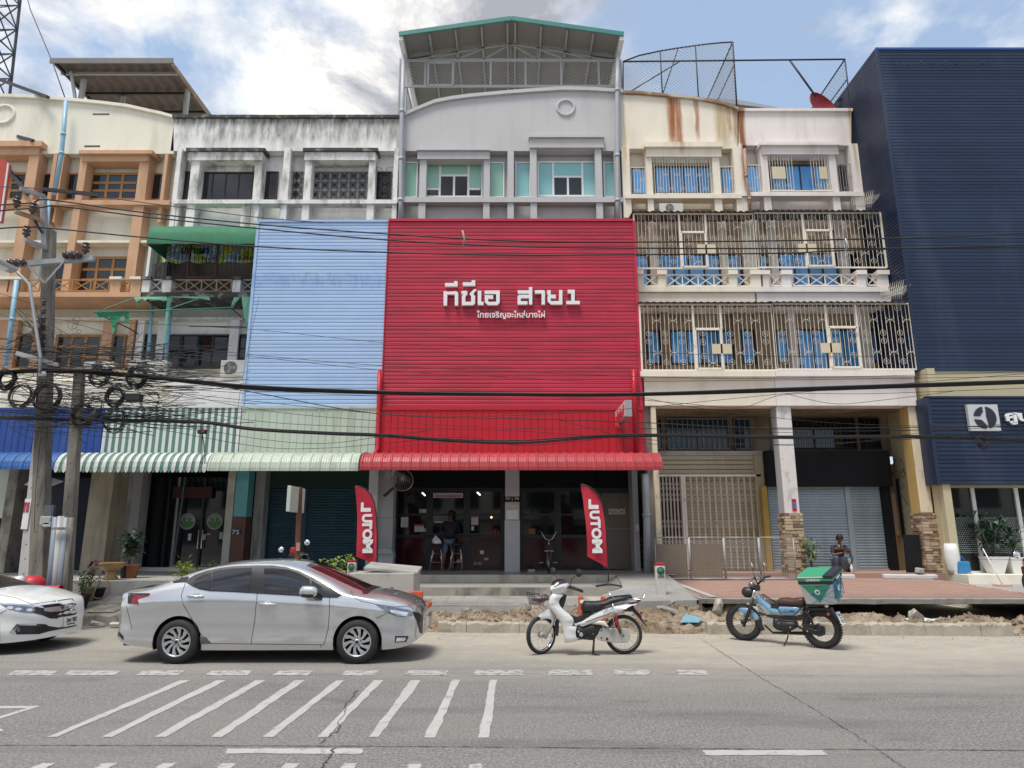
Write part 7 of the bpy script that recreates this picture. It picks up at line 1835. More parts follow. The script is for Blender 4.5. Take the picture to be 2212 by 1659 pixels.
K.puff('tail_piece',[(1640,680),(1750,650),(1940,630),(1945,655),(1880,735),(1760,745),(1650,730)],.09,m_bikewhite);K.plate('tail_lamp',[(1735,728),(1880,708),(1935,650),(1950,690),(1860,752),(1745,742)],.085,m_tail)
K.puff('seat',[(985,830),(1000,770),(1040,702),(1120,705),(1250,705),(1350,690),(1450,640),(1600,610),(1790,600),(1820,640),(1700,690),(1560,730),(1400,780),(1260,850),(1160,885),(1020,885)],.13,m_seat,inset=.35)
K.plate('floor_tunnel',[(880,1050),(860,960),(820,925),(930,975),(1010,950),(1010,880),(1165,880),(1020,990),(900,1050)],.11,m_blackplastic)
K.puff('engine',[(905,1110),(960,1095),(1010,1130),(1150,1080),(1330,1100),(1290,1200),(1240,1260),(1200,1340),(1000,1320),(905,1290),(895,1190)],.10,m_blackplastic,inset=.2)
for(a,b_,r_)in((990,1248,.030),(948,1200,.016)):c=K.q(a,b_,.12);MB().cyl((c[0],.09,c[1]),(c[0],.135,c[1]),r_,n=14).build('engine_cap',m_engine,K.root)
K.tube('exhaust_pipe',[(930,1330,.07),(1060,1310,.08),(1180,1280,.08),(1185,1230,.09)],.013,m_engine)
K.plate('chain_case',[(1300,1150),(1370,1140),(1730,1150),(1770,1180),(1788,1260),(1770,1340),(1730,1380),(1520,1380),(1300,1345),(1240,1320),(1250,1280)],.022,m_engine,off=.085,bevel=.012)
for(a,b_)in((1410,1318),(1318,1180),(1320,1300),(1675,1262)):c=K.q(a,b_,.11);MB().cyl((c[0],.10,c[1]),(c[0],.115,c[1]),.012 if a!=1410 else .02,n=10).build('case_bolt',m_blackplastic,K.root)
sp_=[K.q(1545,940,.12),K.q(1625,1190,.12)]
for sg in(1,-1):
 pts=[]
 for i in range(90):
  t=i/89;a=2*pi*7*t;cx_,cz_=sp_[0][0]+(sp_[1][0]-sp_[0][0])*t,sp_[0][1]+(sp_[1][1]-sp_[0][1])*t;pts.append((cx_+.028*cos(a),sg*.13+.028*sin(a),cz_))
 MB().tube(pts,.006,5).build('shock_spring',m_redspring,K.root);MB().tube([(sp_[0][0],sg*.13,sp_[0][1]+.03),(sp_[1][0]-.0,sg*.13,sp_[1][1]-.04)],.013,8).build('shock_rod',m_blackplastic,K.root)
K.puff('arm_bracket',[(1190,1060),(1290,1025),(1370,1030),(1440,1120),(1425,1135),(1330,1090),(1240,1075)],.02,m_bikewhite,off=.12)
K.plate('pillion_peg',[(1435,1130),(1510,1050),(1520,1075),(1450,1145)],.02,m_blackplastic,off=.15)
K.plate('rear_fender',[(1650,870),(1700,840),(1830,790),(1860,830),(1960,960),(1990,1030),(2050,1110),(2030,1105),(1950,1010),(1870,920),(1800,860),(1700,870)],.05,m_blackplastic);K.plate('red_reflector',[(1838,800),(1870,840),(1975,950),(1960,955),(1850,840)],.055,m_tail)
K.tube('centre_stand',[(1200,1340,.05),(1185,1450,.09),(1175,1560,.11),(1300,1592,.12)],.014,m_blackplastic);K.tube('centre_stand',[(1200,1340,-.05),(1195,1450,-.09),(1190,1540,-.11)],.014,m_blackplastic)
K.tube('foot_peg',[(1090,1300,0),(1090,1300,.2)],.02,m_blackplastic)
for sg in(1,-1):
 K.tube('carrier_rail',[(1480,745,.10*sg),(1465,720,.10*sg),(1500,705,.10*sg),(1760,665,.10*sg),(1990,690,.10*sg),(2040,545,.10*sg)],.006,m_chrome)
 K.tube('carrier_strut',[(1500,740,.12*sg),(1520,900,.13*sg),(1510,1045,.14*sg)],.006,m_chrome)
 K.tube('carrier_strut',[(1440,580,.10*sg),(1520,660,.10*sg),(1600,690,.10*sg)],.006,m_chrome)
tp=[K.q(1440,590,0),K.q(2035,530,0)]
mb=MB()
for i in range(9):y=-.11+.22*i/8;mb.bar((tp[0][0],y,tp[0][1]-.06*y/.11*.35),(tp[1][0],y,tp[1][1]-.06*y/.11*.35),.011,.010)
for t in(0,.5,1):mb.bar((tp[0][0]+(tp[1][0]-tp[0][0])*t,-.115,tp[0][1]+(tp[1][1]-tp[0][1])*t),(tp[0][0]+(tp[1][0]-tp[0][0])*t,.115,tp[0][1]+(tp[1][1]-tp[0][1])*t),.009,.007)
mb.build('carrier_rack',mat('silver_rack',(.62,.63,.64),.4,metal=.3,var=.05,world=False),K.root)
hb=bpy.data.objects.new('handlebar',None);COL.objects.link(hb);hb.parent=K.root;hc=K.q(720,560);hb.location=(hc[0],0,hc[1]);hb.rotation_euler=(0,0,radians(34));hb.scale=(1.25,1.1,1.3);hb.empty_display_size=.1
mb=MB();V=[]
prof=[(-.02,.0,.05),(.03,.115,.075),(.08,.10,.09),(.14,.075,.085),(.19,.05,.05),(.215,.02,.02)]
for(xo,hw,hh)in prof:
 for i in range(14):a=2*pi*i/14;V.append((xo,hw*cos(a)*1.25,.07+hh*sin(a)-.25*(xo-.05)*.8))
mb.add(V,[(j*14+i,j*14+(i+1)%14,(j+1)*14+(i+1)%14,(j+1)*14+i)for j in range(5)for i in range(14)]+[tuple(range(14)),tuple(range(83,69,-1))],smooth=True);mb.build('headlamp_cowl',m_bikewhite,hb)
def cowl_patch(name,j0,j1,angs,m_,k=1.05):
 for sg in(1,-1):
  mb=MB();V=[];n=8
  for j in range(j0,j1+1):
   xo,hw,hh=prof[j]
   for i in range(n+1):a=radians(angs[0]+(angs[1]-angs[0])*i/n);V.append((xo+.006,sg*hw*k*1.25*cos(a),.07+hh*k*sin(a)-.25*(xo-.05)*.8))
  mb.add(V,[(j*(n+1)+i,j*(n+1)+i+1,(j+1)*(n+1)+i+1,(j+1)*(n+1)+i)for j in range(j1-j0)for i in range(n)],smooth=True);mb.build(name,m_,hb)
cowl_patch('headlamp',2,5,(-75,8),m_lampclear);cowl_patch('dark_visor',1,4,(32,90),m_tint)
for sg in(1,-1):
 MB().tube([(.02,sg*.12,.07),(-.01,sg*.22,.06),(-.06,sg*.33,.02)],[.018,.017,.017],10).build('grip',m_blackplastic,hb)
 MB().tube([(.05,sg*.14,.06),(.03,sg*.24,.045),(0,sg*.32,.03)],.006,6).build('brake_lever',m_blackplastic,hb)
 MB().tube([(.0,sg*.14,.08),(.0,sg*.17,.16),(-.02,sg*.26,.21)],.006,6).build('mirror_stem',m_blackplastic,hb)
 o=MB().lathe([(0,-.012),(.055,-.01),(.06,0),(.055,.006),(0,.008)],(0,0,0),20,axis='X').build('mirror',m_blackplastic,hb,loc=(-.02,sg*.30,.235));o.scale=(1,1.15,.8)
K.tube('steering_neck',[(735,600),(700,700),(640,900)],.03,m_blackplastic)
bk_=thing('basket','black wire basket with a bag inside on the nose of the white motorbike','basket',(0,0,0));del bk_['category'];bk_['label']='black wire front basket';bk_.parent=K.root;ROOTINV.pop(bk_.name,None);bk_.name='basket'
c0=[K.q(110,575),K.q(455,620),K.q(340,770),K.q(150,745)]
mb=MB()
def bp_(u,v,side_):
 t0=(c0[0][0]+(c0[1][0]-c0[0][0])*u,c0[0][1]+(c0[1][1]-c0[0][1])*u);t1=(c0[3][0]+(c0[2][0]-c0[3][0])*u,c0[3][1]+(c0[2][1]-c0[3][1])*u)
 return(t0[0]+(t1[0]-t0[0])*v,side_*(.14-.04*v),t0[1]+(t1[1]-t0[1])*v)
for sd_ in(1,-1):
 for i in range(9):mb.tube([bp_(i/8,0,sd_),bp_(i/8,1,sd_)],.003,4)
 for i in range(6):mb.tube([bp_(0,i/5,sd_),bp_(1,i/5,sd_)],.003 if i else .006,4)
for u in(0,1):
 for i in range(6):mb.tube([bp_(u,i/5,-1),bp_(u,i/5,1)],.003 if i else .006,4)
for i in range(6):mb.tube([bp_(i/5,1,-1),bp_(i/5,1,1)],.003,4)
mb.build('wire_basket',m_blackplastic,bk_,kind='stuff')
mb=MB();V=[];
for j in range(7):
 for i in range(12):a=2*pi*i/12;r_=.12*sin(pi*(j+.35)/6.7);V.append((c0[0][0]*.45+c0[1][0]*.55-.03+r_*1.25*cos(a)+RND.uniform(-.01,.01),.85*r_*sin(a),c0[3][1]+.01+.022*j+RND.uniform(-.004,.004)))
mb.add(V,[(j*12+i,j*12+(i+1)%12,(j+1)*12+(i+1)%12,(j+1)*12+i)for j in range(6)for i in range(12)],smooth=True);mb.build('bag',mat('mauve_bag',(.16,.10,.12),.35,var=.6,vs=30,world=False,speck=((.6,.6,.65),40,.55,.62,.8)),bk_)
cv3=lambda x,y:(1555.1+x*.12694,1204.1+y*.12694)
head=atan2(.669,-.743)
Pb=Bike('motorbike','powder blue off road style motorbike with brown seat carrying a green delivery box',(5.19,11.94,0),head,cv3)
r3=Pb.q(1740,1250);f3=Pb.q(410,1145)
Pb.wheel(r3[0],.31,.10,.215,m_blackplastic,knob=True,z=.31,spokes=28);Pb.wheel(f3[0],.31,.095,.218,m_blackplastic,knob=True,z=.31,yaw=radians(6),spokes=28)
for o_ in(.10,-.10):
 Pb.tube('fork_leg',[(590,560,o_),(540,720,o_)],.02,m_chrome);Pb.tube('fork_leg',[(560,700,o_),(500,900,o_),(405,1175,o_)],[.032,.032,.026],m_blackplastic)
Pb.puff('front_fender',[(212,880),(222,840),(280,822),(380,825),(470,850),(560,890),(620,940),(665,1000),(685,1062),(600,1075),(560,1010),(500,960),(430,975),(370,925),(300,885),(240,892)],.05,m_bikeblue)
Pb.plate('mud_flap',[(640,1070),(690,1060),(715,1160),(752,1240),(715,1250)],.05,m_blackplastic)
Pb.puff('frame_cover',[(632,640),(660,620),(690,650),(800,760),(900,845),(985,860),(1085,972),(880,968),(850,930),(760,850),(680,790),(628,770)],.055,m_bikeblue,inset=.3)
Pb.plate('silver_plate',[(612,795),(660,792),(760,850),(865,962),(740,950),(700,935),(650,880)],.012,m_steel,off=.065)
for a in((665,838),(695,876),(722,910)):c=Pb.q(*a,.08);MB().cyl((c[0],.07,c[1]),(c[0],.082,c[1]),.011,n=10).build('plate_hole',m_blackplastic,Pb.root)
Pb.puff('side_cover',[(1005,862),(1050,812),(1380,835),(1402,878),(1350,935),(1280,992),(1110,985),(1060,930)],.10,m_bikeblue,inset=.25)
text('decal_lettering','PG-1',.05,m_trim,Pb.root,(Pb.q(1232,912,.10)[0],.106,Pb.q(1232,912,.10)[1]),rot=(pi/2,0,pi),width=.10,height=.02,extrude=.001,bold=.001)
text('decal_lettering','YAMAHA',.05,m_gold,Pb.root,(Pb.q(1108,883,.10)[0],.106,Pb.q(1108,883,.10)[1]),rot=(pi/2,0,pi),width=.055,height=.012,extrude=.001)
for k in range(3):
 a=Pb.q(1072,922+k*9,.103);b_=Pb.q(1280,930+k*9,.103);MB().bar((a[0],.103,a[1]),(b_[0],.103,b_[1]),.0025).build('decal_line',m_bluedecal,Pb.root)
Pb.puff('seat',[(995,745),(1015,700),(1060,680),(1140,678),(1250,695),(1340,680),(1440,672),(1480,720),(1480,800),(1420,828),(1200,815),(1010,795)],.12,m_brown,inset=.4)
Pb.plate('air_box',[(985,790),(1480,820),(1470,850),(1000,850),(870,830)],.07,m_blackplastic)
Pb.plate('lower_frame',[(790,975),(1280,1000),(1400,960),(1440,900),(1460,960),(1390,1070),(1300,1080),(1000,1050),(800,1000)],.05,m_blackplastic)
Pb.plate('engine_head',[(745,1025),(930,1035),(925,1150),(760,1130)],.06,m_engine)
for k in range(5):a=Pb.q(775+k*30,1030,.065);b_=Pb.q(775+k*30,1140,.065);MB().bar((a[0],.064,a[1]),(b_[0],.064,b_[1]),.006).build('cooling_fin',m_irongrey,Pb.root)
Pb.puff('engine',[(920,1100),(980,1060),(1150,1080),(1300,1090),(1330,1180),(1200,1260),(1100,1260),(1000,1235),(930,1180)],.10,m_blackplastic,inset=.25)
c=Pb.q(985,1165,.11);MB().lathe([(0,.115),(.045,.115),(.06,.10),(.062,.08)],(c[0],0,c[1]),20,axis='Y').build('engine_cover',m_trim,Pb.root)
for sg in(1,-1):Pb.tube('swing_arm',[(1340,1190,.07*sg),(1560,1230,.08*sg),(1740,1255,.08*sg)],.02,m_blackplastic)
Pb.plate('chain_guard',[(1400,1130),(1560,1140),(1720,1180),(1800,1240),(1790,1320),(1700,1350),(1560,1300),(1420,1250)],.012,m_blackplastic,off=.06)
for sg in(1,-1):Pb.tube('rear_shock',[(1470,900,.10*sg),(1530,1000,.10*sg),(1620,1240,.10*sg)],[.016,.026,.018],m_blackplastic)
for(a,b_)in((1200,1190),(1405,1180),(1235,1250),(1490,1255),(1365,960),(1622,1235),(1487,828)):c=Pb.q(a,b_,.10);MB().cyl((c[0],.09,c[1]),(c[0],.108,c[1]),.012,n=8).build('bolt',m_chrome,Pb.root)
Pb.tube('side_stand',[(1170,1250,.08),(1150,1380,.13),(1090,1510,.19),(1045,1525,.2)],.013,m_blackplastic)
Pb.tube('side_stand_foot',[(1040,1525,.2),(1110,1528,.2)],.015,m_steel)
Pb.tube('exhaust',[(760,1150,-.06),(900,1280,-.08),(1400,1290,-.10),(1700,1150,-.12)],[.015,.018,.03,.035],m_blackplastic)
for sg in(1,-1):Pb.tube('rear_frame_rail',[(1440,850,.09*sg),(1700,815,.09*sg),(1850,840,.09*sg)],.012,m_blackplastic)
Pb.plate('rear_rack',[(1480,770),(1900,745),(1930,800),(1700,830),(1500,830)],.11,m_blackplastic)
Pb.plate('rear_fender',[(1450,860),(1800,850),(1900,850),(1960,980),(2010,1060),(1990,1060),(1930,1000),(1870,930),(1800,900),(1500,905)],.06,m_blackplastic)
c=Pb.q(1815,825,.11);MB().lathe([(0,.13),(.025,.13),(.028,.10)],(c[0],0,c[1]),14,axis='Y').build('round_reflector',m_lampclear,Pb.root)
c=Pb.q(1845,965,.12);MB().lathe([(0,.15),(.022,.145),(.026,.11),(.0,.10)],(c[0],0,c[1]),14,axis='Y').build('turn_signal',mat('amber_lamp',(.55,.13,.02),.2,world=False),Pb.root)
pc=Pb.q(2045,1040);pl3=MB();pl3.cbox((0,0,0),(.012,.17,.21));o=pl3.build('number_plate',m_signwhite,Pb.root,loc=(pc[0]-.02,.03,pc[1]+.01),rot=(0,radians(24),0))
for tx_,zz_,h_ in(('8ขๆ',.045,.055),('กรุงเทพมหานคร',.0,.018),('2923',-.05,.055)):text('plate_lettering',tx_,.05,m_black,o,(-.0075,0,zz_),rot=(pi/2,0,-pi/2),width=.12,height=h_,extrude=.001)
for sg in(1,-1):
 Pb.tube('handlebar',[(640,470,.0),(690,420,.09*sg),(760,350,.20*sg if sg>0 else-.20)],.012,m_blackplastic)
 a=Pb.q(640,440,0);
hb2=bpy.data.objects.new('cockpit',None);COL.objects.link(hb2);hb2.parent=Pb.root;c=Pb.q(640,470);hb2.location=(c[0],0,c[1]);hb2.empty_display_size=.1
for sg in(1,-1):
 MB().tube([(0,0,.02),(-.03,sg*.14,.10),(-.06,sg*.22,.13)],.011,8).build('bar',m_blackplastic,hb2)
 MB().tube([(-.06,sg*.22,.13),(-.10,sg*.35,.14)],.018,8).build('grip',m_blackplastic,hb2)
 MB().tube([(-.02,sg*.20,.13),(-.03,sg*.31,.115)],.006,6).build('lever',m_blackplastic,hb2)
 MB().tube([(-.05,sg*.21,.14),(-.03,sg*.23,.26),(-.03,sg*.27,.33)],.005,6).build('mirror_stem',m_blackplastic,hb2)
 mo=MB().lathe([(0,-.01),(.048,-.008),(.052,0),(.048,.004)],(0,0,0),20,axis='X').build('mirror',m_blackplastic,hb2,loc=(-.03,sg*.27,.36));MB().lathe([(0,-.013),(.044,-.011)],(-.03,sg*.27,.36),20,axis='X').build('mirror_glass',m_mirrorglass,hb2)
c=Pb.q(440,590);MB().lathe([(0,.10),(.06,.09),(.09,.05),(.095,0),(.085,-.07),(.04,-.12),(0,-.13)],(0,0,0),24,axis='X').build('headlight',m_blackplastic,Pb.root,loc=(c[0]-.04,0,c[1]));
c=Pb.q(525,460);MB().lathe([(0,.05),(.05,.04),(.055,0),(.05,-.05),(0,-.06)],(0,0,0),18,axis='X').build('meter',m_headl,Pb.root,loc=(c[0]-.02,0,c[1]),rot=(0,-.6,0))
MB().cbox((.02,0,.0),(.10,.12,.10)).build('fork_crown',m_blackplastic,Pb.root,loc=Vector(hb2.location)-Vector((0,0,.05)),bevel=.02)
c=Pb.q(725,345);MB().cbox((0,0,0),(.02,.08,.16),rot=(0,radians(35),0)).build('phone_holder',m_headl,Pb.root,loc=(c[0],.06,c[1]))
a,b_=Pb.q(720,630),Pb.q(1000,800)
mb=MB()
for yy_ in(-.06,-.02,.02,.06):mb.tube([(a[0],yy_,a[1]),(b_[0],yy_,b_[1])],.004,5)
for i in range(7):
 t=i/6;x,z=a[0]+(b_[0]-a[0])*t,a[1]+(b_[1]-a[1])*t;mb.tube([(x,-.065,z),(x,.065,z)],.004,5);mb.tube([(x,.065,z),(x,.065,z-.045)],.004,5)
mb.build('tank_rack',m_blackplastic,Pb.root)
m_boxgreen=mat('green_nylon',(.035,.29,.15),.6,var=.12,vs=7,world=False,bump=.1,bs=50);m_boxgrey=mat('grey_nylon',(.48,.50,.50),.6,var=.1,vs=7,world=False,bump=.15,bs=30);m_boxnavy=mat('black_webbing',(.02,.022,.035),.6,world=False)
bl=Pb.q(1500,752,.24);br=Pb.q(1912,742,.24);tlp=Pb.q(1350,375,.24)
L_,W_,H_=.47,.47,.47
bx=(bl[0]+br[0])/2
zb_=(bl[1]+br[1])/2
Bw=Pb.P0+Pb.d*bx
box=thing('delivery_box','green and grey insulated delivery box tied with blue cord on the blue motorbike','delivery box',(Bw.x,Bw.y,zb_),rz=head,local=True);box.rotation_euler=(radians(-13),radians(3),head)
tl_h=.34
mb=MB();V=[]
for z,g in((0,0),(tl_h,.035)):
 for sx,sy in((-1,-1),(1,-1),(1,1),(-1,1)):V.append((sx*(L_/2+g),sy*(W_/2+g),z))
mb.add(V,[(0,3,2,1),(4,5,6,7),(0,1,5,4),(1,2,6,5),(2,3,7,6),(3,0,4,7)]);mb.build('body',m_boxgrey,box,bevel=.02)
g=.04
MB().box(-L_/2-g,L_/2+g,-W_/2-g,W_/2+g,tl_h,tl_h+.055).build('dark_band',m_boxnavy,box,bevel=.008)
mb=MB();V=[]
for z,g2 in((tl_h+.05,.05),(tl_h+.145,.045)):
 for sx,sy in((-1,-1),(1,-1),(1,1),(-1,1)):V.append((sx*(L_/2+g2),sy*(W_/2+g2),z))
mb.add(V,[(0,3,2,1),(4,5,6,7),(0,1,5,4),(1,2,6,5),(2,3,7,6),(3,0,4,7)]);mb.build('lid',m_boxgreen,box,bevel=.015)
zt_=tl_h+.145
MB().box(-L_/2-.055,-L_/2+.09,-W_/2-.05,W_/2+.05,zt_-.06,zt_+.006).build('lid_edge',m_boxnavy,box,bevel=.01)
for sy in(1,):
 yo=W_/2+.052
 MB().box(-L_/2+.10,L_/2+.03,yo-.002,yo+.002,zt_-.035,zt_-.015).build('reflective_strip',m_signwhite,box)
 text('lettering','LINEMAN',.05,m_signwhite,box,(.02,yo+.003,zt_-.07),rot=(pi/2,0,pi),width=.22,height=.04,extrude=.001,bold=.001)
 yo=W_/2+.012
 tri=[(-.235,.325),(.235,.325),(.0,.03)]
 q=MB();q.add([(x,W_/2+.004+.035*z/tl_h,z)for x,z in tri],[(0,1,2)]);q.build('green_triangle',m_boxgreen,box)
 MB().lathe([(0,0),(.045,0)],(0,W_/2+.03,.21),20,axis='Y').build('round_patch',m_signwhite,box)
 MB().box(-.02,.02,W_/2+.031,W_/2+.033,.19,.23).build('patch_mark',m_boxgreen,box)
q=MB();q.add([(-L_/2-.006-.035*z/tl_h,y,z)for y,z in[(-.235,.325),(.235,.325),(.235,.10),(.0,.02)]],[(0,1,2,3)]);q.build('green_triangle',m_boxgreen,box)
MB().lathe([(0,0),(.06,0)],(-L_/2-.032,.0,.22),20,axis='X').build('round_patch',m_signwhite,box)
text('lettering','LINEMAN',.05,m_signwhite,box,(-L_/2-.056,.0,zt_-.10),rot=(pi/2,0,-pi/2),width=.2,height=.035,extrude=.001,bold=.001)
m_cord=mat('blue_cord',(.02,.06,.36),.6,world=False)
mb=MB()
net=[(-.25,.05),(-.08,.02),(.1,.0),(.25,.08),(-.22,.2),(-.02,.16),(.15,.19),(.27,.24),(-.15,.33),(.05,.36),(.2,.34)]
for a,b_ in((0,4),(4,8),(0,5),(1,5),(1,6),(2,6),(3,7),(4,5),(5,6),(6,7),(4,9),(5,8),(5,9),(6,9),(6,10),(7,10),(2,7),(8,9),(9,10)):
 p_,r_=net[a],net[b_];mb.tube([(-L_/2-.012-.035*p_[1]/tl_h,p_[0],p_[1]),(-L_/2-.012-.035*r_[1]/tl_h,r_[0],r_[1])],.0035,5)
for(y0_,z0_,x1_,z1_)in((.26,.30,.1,.17),(.26,.12,.1,.17),(.26,.24,.12,.02),(.26,.02,.12,.16),(.26,.34,.0,.3)):mb.tube([(-L_/2-.03,W_/2+.03,z0_),(x1_,W_/2+.04,z1_)],.0035,5)
mb.build('cord_net',m_cord,box,kind='stuff')
# == air conditioners
def aircon(label,x0,x1,yt,yb,Y,fan=.5,grp='outdoor air conditioner units',rust=False,dep=.32):
 X0,X1,Z0,Z1=R(x0,x1,yt,yb,Y);t=thing('air_conditioner',label,'air conditioner',((X0+X1)/2,Y,Z0),group=grp)
 m_=mat('aircon_cream',(.60,.59,.53),.5,var=.08,dirt=(.30,.24,.16),damt=.4,ds=(3,3,3))
 MB().box(X0,X1,Y,Y+dep,Z0,Z1).build('casing',m_,t,bevel=.015)
 r=(Z1-Z0)*.42;c=(X0+(X1-X0)*fan,Y-.006,(Z0+Z1)/2)
 MB().lathe([(0,0),(r*.98,0)],c,28,axis='Y').build('fan_opening',mat('fan_dark',(.07,.065,.06),.7),t)
 mb=MB()
 for k in range(1,7):mb.ring((c[0],Y-.014,c[2]),r*k/6,.004,'Y',24,4)
 for k in range(8):a=pi*k/8;mb.bar((c[0]-r*cos(a),Y-.014,c[2]-r*sin(a)),(c[0]+r*cos(a),Y-.014,c[2]+r*sin(a)),.006)
 mb.build('fan_guard',m_irongrey,t)
 mb=MB()
 for k in range(3):
  a=2*pi*k/3;mb.add([(c[0]+.03*cos(a-.6),Y-.009,c[2]+.03*sin(a-.6)),(c[0]+r*.85*cos(a-.3),Y-.009,c[2]+r*.85*sin(a-.3)),(c[0]+r*.85*cos(a+.5),Y-.0085,c[2]+r*.85*sin(a+.5)),(c[0]+.03*cos(a+.8),Y-.0085,c[2]+.03*sin(a+.8))],[(0,1,2,3)])
 mb.build('fan_blades',m_irongrey,t)
 return t
aircon('small cream air conditioner below the terracotta trimmed window',180,245,781,809,20.9,.45)
aircon('large cream air conditioner in the middle of the ledge beside the dark window',276,360,778,812,20.75,.38)
aircon('cream air conditioner at the right end of the ledge beside the blue cladding',476,528,778,811,20.75,.42)
aircon('grey air conditioner above the upper balcony cage roof',1425,1476,439,458,21.15,.42)
# == awnings and banner on the white shophouse
m_awn=mat('green_canvas',(.02,.155,.075),.75,var=.15,vs=1.5,bump=.1,bs=12)
ta=thing('awning','plain green canvas awning over the balcony of the white shophouse','awning',at(435,510,19.8))
Y0_,Y1_=21.2,19.75
zt_,zb_=fz(489,Y0_)-.05,fz(527,Y1_);xa_,xb_=fx(317,520,Y1_),fx(552,520,Y1_);zt2=at(435,489,Y1_+.25).z
mb=MB();n=20;V=[]
for i in range(n+1):
 x=xa_+(xb_-xa_)*i/n;s_=.03*sin(i*1.3)
 V+=[(x,Y0_,zt2+.15),(x,Y1_+.25+s_*.3,zt2),(x,Y1_+s_*.5,(zt2+zb_)/2),(x,Y1_+s_,zb_)]
mb.add(V,[(4*i+k,4*i+4+k,4*i+5+k,4*i+1+k)for i in range(n)for k in range(3)],smooth=True)
mb.build('canvas',m_awn,ta)
for x in(xa_,xb_):MB().add([(x,Y0_,zt2+.15),(x,Y1_+.25,zt2),(x,Y1_,(zt2+zb_)/2),(x,Y1_,zb_),(x,Y0_,zb_)],[(0,1,2,3,4)]).build('side_flap',m_awn,ta)
MB().bar((xa_,Y1_+.02,zb_+.01),(xb_,Y1_+.02,zb_+.01),.03).build('front_bar',m_framedark,ta)
tbn=thing('banner','printed food banner in green, yellow and blue hanging inside the balcony grille','banner',at(450,545,20.9))
q=R(348,552,530,567,20.95)
def banner_mat():
 mt=bpy.data.materials.new('banner_print');mt.use_nodes=True;T=mt.node_tree;N=T.nodes.new;L=T.links.new;b=T.nodes['Principled BSDF']
 g_=N('ShaderNodeNewGeometry');n=N('ShaderNodeTexNoise');n.inputs['Scale'].default_value=2.4;n.inputs['Detail'].default_value=4;L(g_.outputs['Position'],n.inputs['Vector'])
 r=N('ShaderNodeValToRGB');e=r.color_ramp;e.interpolation='CONSTANT';e.elements[0].position=0;e.elements[0].color=(.30,.48,.75,1);e.elements[1].position=.44;e.elements[1].color=(.75,.85,.85,1)
 for p_,c_ in((.50,(.35,.60,.12,1)),(.56,(.75,.80,.20,1)),(.62,(.30,.45,.10,1)),(.68,(.75,.35,.05,1))):k=e.elements.new(p_);k.color=c_
 L(n.outputs['Fac'],r.inputs[0]);L(r.outputs[0],b.inputs['Base Color']);b.inputs['Roughness'].default_value=.6;return mt
mb=MB();n=30;V=[]
for i in range(n+1):
 x=q[0]+(q[1]-q[0])*i/n;sag=.05*sin(pi*i/n*3)
 V+=[(x,20.95+.02*sin(i*1.1),q[3]-abs(sag)*.6),(x,20.95+.03*sin(i*1.1+1),q[2]+.03*sin(i*.9))]
mb.add(V,[(2*i,2*i+2,2*i+3,2*i+1)for i in range(n)],smooth=True);mb.build('banner_cloth',banner_mat(),tbn)
m_bky=mat('banner_yellow',(.75,.62,.08),.6);m_bkk=mat('banner_black',(.03,.03,.03),.6)
text('banner_lettering','ส้มตำ',.3,m_bky,tbn,(fx(512,538,20.9),20.88,fz(539,20.9)),width=1.0,height=.28,bold=.01);text('banner_lettering','ปลาเผา',.3,m_bkk,tbn,(fx(422,540,20.9),20.88,fz(541,20.9)),width=.9,height=.26,bold=.008)
text('banner_lettering','50 บาท',.2,m_bkk,tbn,(fx(452,559,20.9),20.88,fz(559,20.9)),width=.5,height=.14);text('banner_lettering','10 พ.ย.',.2,m_bkk,tbn,(fx(530,556,20.9),20.88,fz(557,20.9)),width=.6,height=.16)
tt=thing('torn_awning','torn green awning rags hanging from a bare rod below the balcony','awning',at(300,670,19.6))
P=lambda x,y,Y=19.4:at(432*0+x,y,Y)
zz2=lambda x,y:(x*.2929,432+y*.2929)
Pz=lambda x,y,Y=19.4:at(*zz2(x,y),Y)
MB().tube([Pz(695,828),Pz(1100,820),Pz(1700,793)],.022,6).build('front_rod',mat('green_rod',(.02,.17,.10),.6),tt)
MB().tube([Pz(695,828),Pz(960,950,20.4),Pz(1020,990,21.0)],.018,6).build('side_arm',m_framedark,tt)
MB().tube([Pz(1700,793),Pz(1835,912,20.8)],.018,6).build('side_arm',m_framedark,tt)
m_awn2=mat('torn_green_canvas',(.03,.24,.13),.8,var=.2,vs=3);m_awn3=mat('faded_green_canvas',(.14,.36,.24),.8,var=.2,vs=3)
def rag(poly,m_,Y=19.4,nm='rag'):
 pts=[Pz(x,y,Y+RND.uniform(-.06,.06))for x,y in poly];mb=MB();mb.add(pts,tessellate_polygon([[Vector((p.x,p.z,0))for p in pts]]));mb.build(nm,m_,tt)
rag([(705,828),(800,826),(925,818),(955,830),(955,870),(950,908),(918,900),(925,868),(905,848),(880,885),(860,905),(850,950),(830,998),(822,930),(808,868),(790,860),(775,880),(765,850),(745,865),(735,880),(715,868)],m_awn2)
rag([(985,715),(1230,712),(1235,740),(1200,748),(1180,735),(1110,745),(1090,730),(1070,742),(1050,728),(1030,752),(1018,795),(1005,750)],m_awn3,20.35)
rag([(1235,718),(1275,712),(1250,800),(1235,900),(1215,1060),(1200,1095),(1215,900),(1225,800)],m_awn3,20.35)
rag([(1240,712),(1540,712),(1552,740),(1520,735),(1490,728),(1440,732),(1380,722),(1290,722)],m_awn3,20.35)
rag([(1725,716),(1770,720),(1720,790),(1690,860),(1660,1005),(1680,900),(1705,780)],m_awn3,20.35);rag([(1780,712),(1845,715),(1840,900),(1825,975),(1810,900),(1795,820)],m_awn3,20.35)
for a,b_,c_,d in((705,828,985,722),(1200,820,1480,722)):MB().tube([Pz(a,b_),Pz(c_,d,20.3)],.01,4).build('cord',m_awn3,tt)
m_strut=m_framedark
